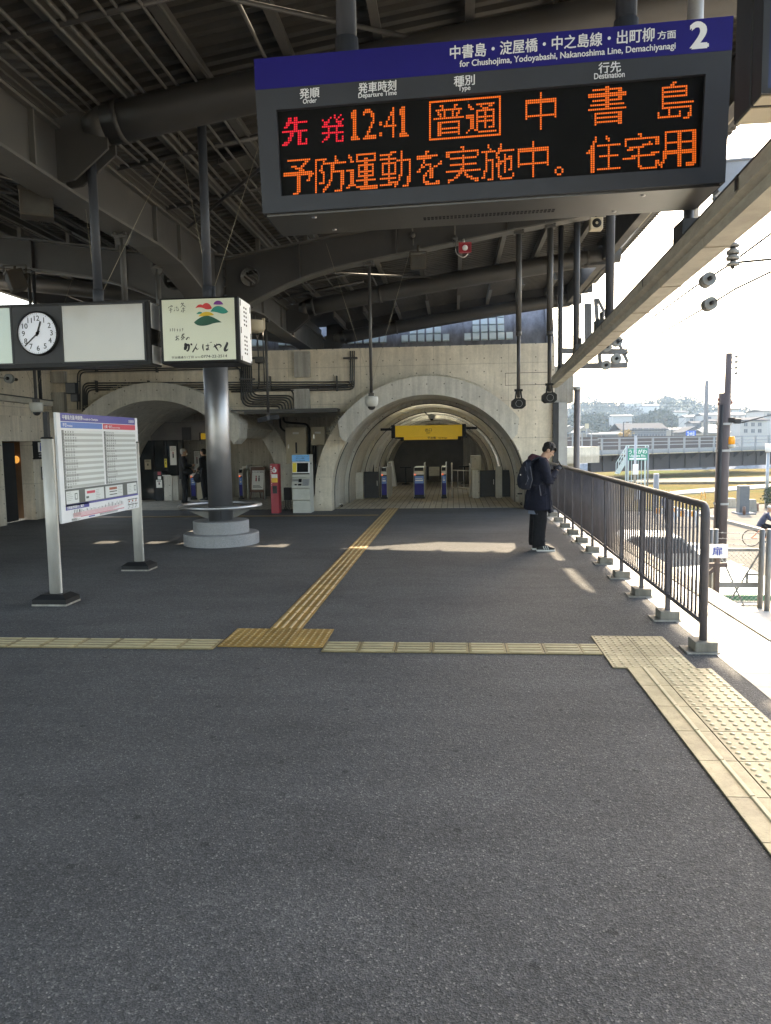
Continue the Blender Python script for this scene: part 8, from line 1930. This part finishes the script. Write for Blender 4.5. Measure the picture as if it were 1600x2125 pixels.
# things seen between the railing bars: barrier boards, a parked car
for k, (x, y) in enumerate(((1385, 1084), (1420, 1091))):
    p = ZY(x, y, ZS); t = thing('barrier_board', (p.x, p.y, ZS), ['orange and white striped road barrier seen between the railing bars', 'second orange striped barrier nearer the railing end'][k], 'barrier')
    mb = MB([mat('orange paint', (0.75, 0.30, 0.03), .5), M_whitep])
    for j in range(6): mb.m = j % 2; mb.box(p.x-.6+.2*j, p.x-.4+.2*j, p.y, p.y+.03, ZS+.45, ZS+.72)
    mb.build('board', parent=t)
    mb = MB([M_galv])
    for s in (-1, 1): mb.bar((p.x+s*.5, p.y-.2, ZS), (p.x+s*.5, p.y+.02, ZS+.7), .04); mb.bar((p.x+s*.5, p.y+.25, ZS), (p.x+s*.5, p.y+.02, ZS+.7), .04)
    mb.build('leg', parent=t)
p = ZY(1372, 1210, ZS); t = thing('parked_car', (p.x, p.y+.3, ZS), 'silver car parked on the street below the railing', 'car'); M_car = mat('silver car paint', (0.45, 0.46, 0.48), .25, .4, var=.03, coat=.6)
T = Matrix.Translation((p.x, p.y+.4, ZS)); mb = MB([M_car]); mb.T = T
side = [(-1.75, .30), (1.72, .30), (1.78, .62), (1.55, .84), (.95, .92), (.45, 1.42), (-.95, 1.46), (-1.55, 1.0), (-1.78, .88)]
mb.prism(side, -.78, .78, 'y'); bo = mb.build('body', parent=t)
mb = MB([M_win]); mb.T = T; mb.prism([(.82, .95), (.42, 1.36), (-.25, 1.39), (-.25, .95)], -.79, .79, 'y'); mb.prism([(-.33, .95), (-.33, 1.39), (-.92, 1.40), (-1.4, 1.0)], -.79, .79, 'y'); mb.build('window', parent=bo)
for (x, y) in ((-1.1, -.72), (1.1, -.72), (-1.1, .72), (1.1, .72)):
    mb = MB([M_black]); mb.T = T; mb.lathe([(.0, y-.1), (.27, y-.1), (.30, y-.06), (.30, y+.06), (.27, y+.1), (0, y+.1)], (x, 0, .30), 22, 'y'); w = mb.build('wheel', parent=t); mb = MB([M_alu]); mb.T = T; mb.lathe([(0, y-.105), (.17, y-.105), (.18, y-.09)], (x, 0, .30), 16, 'y'); mb.build('rim', parent=w)
mb = MB([M_red]); mb.T = T; mb.box(-1.80, -1.72, -.7, -.5, .7, .9); mb.box(-1.80, -1.72, .5, .7, .7, .9); mb.build('tail_light', parent=t); mb = MB([M_paper]); mb.T = T; mb.box(1.66, 1.77, -.7, -.45, .6, .74); mb.box(1.66, 1.77, .45, .7, .6, .74); mb.build('headlight', parent=t)
p = ZY(1433, 1190, ZS); t = thing('traffic_drum', (p.x, p.y, ZS), 'white drum with a red band seen near the railing end post', 'traffic drum'); mb = MB([M_whitep]); mb.cyl(p.x, p.y, ZS, ZS+.95, .24, 18); mb.build('drum', parent=t); mb = MB([M_red]); mb.lathe([(.245, .55), (.245, .80)], (p.x, p.y, ZS), 18); mb.build('band', parent=t)
# street people and the cyclist
pd = 38.0; p = PY(1385, 1014, pd); walker(Vector((p.x, pd, ZS)), math.radians(180), 1.66, 'dark clothed walker on the street seen just above the railing', mat('slate coat', (0.05, .06, .09), .8), M_trs, M_hair, pose='walk', voxel=.02)
pd = 44.0; p = PY(1329, 1000, pd); walker(Vector((p.x, pd, ZS)), math.radians(10), 1.66, 'walker in a pale jacket seen farther left above the railing', mat('pale jacket', (0.42, .43, .44), .8), M_trs, M_hair, pose='walk', voxel=.02)
pd = 29.8; p = PY(1592, 1046, pd); cx_ = p.x
bk = thing('bicycle', (cx_, pd, ZS), 'dark bicycle ridden past behind the fence posts at right', 'bicycle'); T = Matrix.Translation((cx_, pd, ZS)) @ Matrix.Rotation(math.radians(-12), 4, 'Z')
for x in (-.52, .52):
    mb = MB([M_black]); mb.T = T; mb.tube([(x+.32*math.cos(2*PI*k/28), 0, .335+.32*math.sin(2*PI*k/28)) for k in range(28)], .018, 8, close=True); w = mb.build('wheel', parent=bk)
    mb = MB([M_galv]); mb.T = T
    for k in range(10): mb.bar((x, 0, .335), (x+.31*math.cos(PI*k/5), 0, .335+.31*math.sin(PI*k/5)), .003)
    mb.build('spokes', parent=w)
mb = MB([mat('orange bicycle paint', (0.5, .12, .03), .4)]); mb.T = T
for a, b_ in (((-.52, 0, .335), (-.08, 0, .30)), ((-.08, 0, .30), (-.2, 0, .82)), ((-.52, 0, .335), (-.17, 0, .70)), ((-.08, 0, .30), (.36, 0, .72)), ((-.16, 0, .62), (.35, 0, .80)), ((.33, 0, .92), (.52, 0, .335))): mb.bar(a, b_, .035)
mb.bar((.30, -.26, .98), (.30, .26, .98), .025); mb.bar((.33, 0, .92), (.30, 0, .98), .03); mb.build('frame', parent=bk)
mb = MB([M_black]); mb.T = T; mb.ell((-.22, 0, .86), .13, .08, .035, 12, 8); mb.build('saddle', parent=bk)
cyc = thing('person', (cx_-.1, pd, ZS), 'cyclist in a dark blue jacket and pale cap at the right border', 'person'); T2 = T @ Matrix.Rotation(-PI/2, 4, 'Z')
b = MB(); hc = (0, .10, 1.50); head_shape(b, hc, .25, T2, .97); b.T = T2; limb(b, (0, .02, 1.30), (0, .07, 1.42), .055, .052); loft(b, [(0, -.2, .88, .12, .09), (0, -.12, 1.08, .12, .09), (0, -.02, 1.28, .14, .08)])
for s in (-1, 1):
    kn = (s*.10, .16+.05*s, .78 if s > 0 else .62); ft = (s*.10, -.02+.1*s, .42 if s > 0 else .24); limb(b, (s*.085, -.2, .90), kn, .07, .05); limb(b, kn, ft, .048, .034); limb(b, (s*.165, -.02, 1.28), (s*.24, .12, 1.08), .043, .036); limb(b, (s*.24, .12, 1.08), (s*.22, .29, 1.0), .036, .027); fingers(b, (s*.22, .27, 1.0), (0, 1, -.1), (0, .2, 1), (-s, 0, 0), 1.0)
organic('body', b, M_skin, cyc, .012, 2); eyes(cyc, hc, .25, T2)
c = MB(); c.T = T2; loft(c, [(0, -.22, .80, .17, .14), (0, -.18, .95, .18, .14), (0, -.10, 1.12, .19, .13), (0, -.02, 1.27, .19, .11), (0, .01, 1.36, .09, .08)], 22)
for s in (-1, 1): limb(c, (s*.175, -.02, 1.28), (s*.25, .11, 1.08), .072, .058); limb(c, (s*.25, .11, 1.08), (s*.23, .25, 1.01), .056, .045)
organic('jacket', c, mat('dark blue jacket', (0.03, .04, .08), .7, var=.2), cyc, .014, 3)
l = MB(); l.T = T2
for s in (-1, 1): kn = (s*.10, .16+.05*s, .78 if s > 0 else .62); ft = (s*.10, -.02+.1*s, .42 if s > 0 else .24); limb(l, (s*.085, -.2, .88), kn, .095, .072); limb(l, kn, ft, .068, .055)
organic('trousers', l, M_trs, cyc, .014, 3)
for s in (-1, 1): shoe(cyc, (s*.10, -.02+.1*s, (.32 if s > 0 else .14)), T2)
cp = MB(); cp.T = T2 @ Matrix.Translation(hc) @ Matrix.Rotation(-.25, 4, 'X'); cp.ell((0, -.01, .055), .086, .102, .066, 18, 12); cp.ell((0, .09, .045), .06, .06, .012, 14, 8); organic('cap', cp, mat('pale grey cap', (.45, .46, .45), .8), cyc, .008, 2)

# ================================================================== air
mth = bpy.data.materials.new('haze air'); mth.use_nodes = True; nh = mth.node_tree; nh.nodes.clear()
vol = nh.nodes.new('ShaderNodeVolumePrincipled'); vol.inputs['Color'].default_value = (0.60, 0.78, 1.0, 1); vol.inputs['Density'].default_value = 0.00042; vol.inputs['Anisotropy'].default_value = 0.0
out = nh.nodes.new('ShaderNodeOutputMaterial'); nh.links.new(vol.outputs[0], out.inputs['Volume'])
mb = MB([mth]); mb.box(-2100, 2600, -500, 2600, -10, 120); stuff(mb.build('haze'))
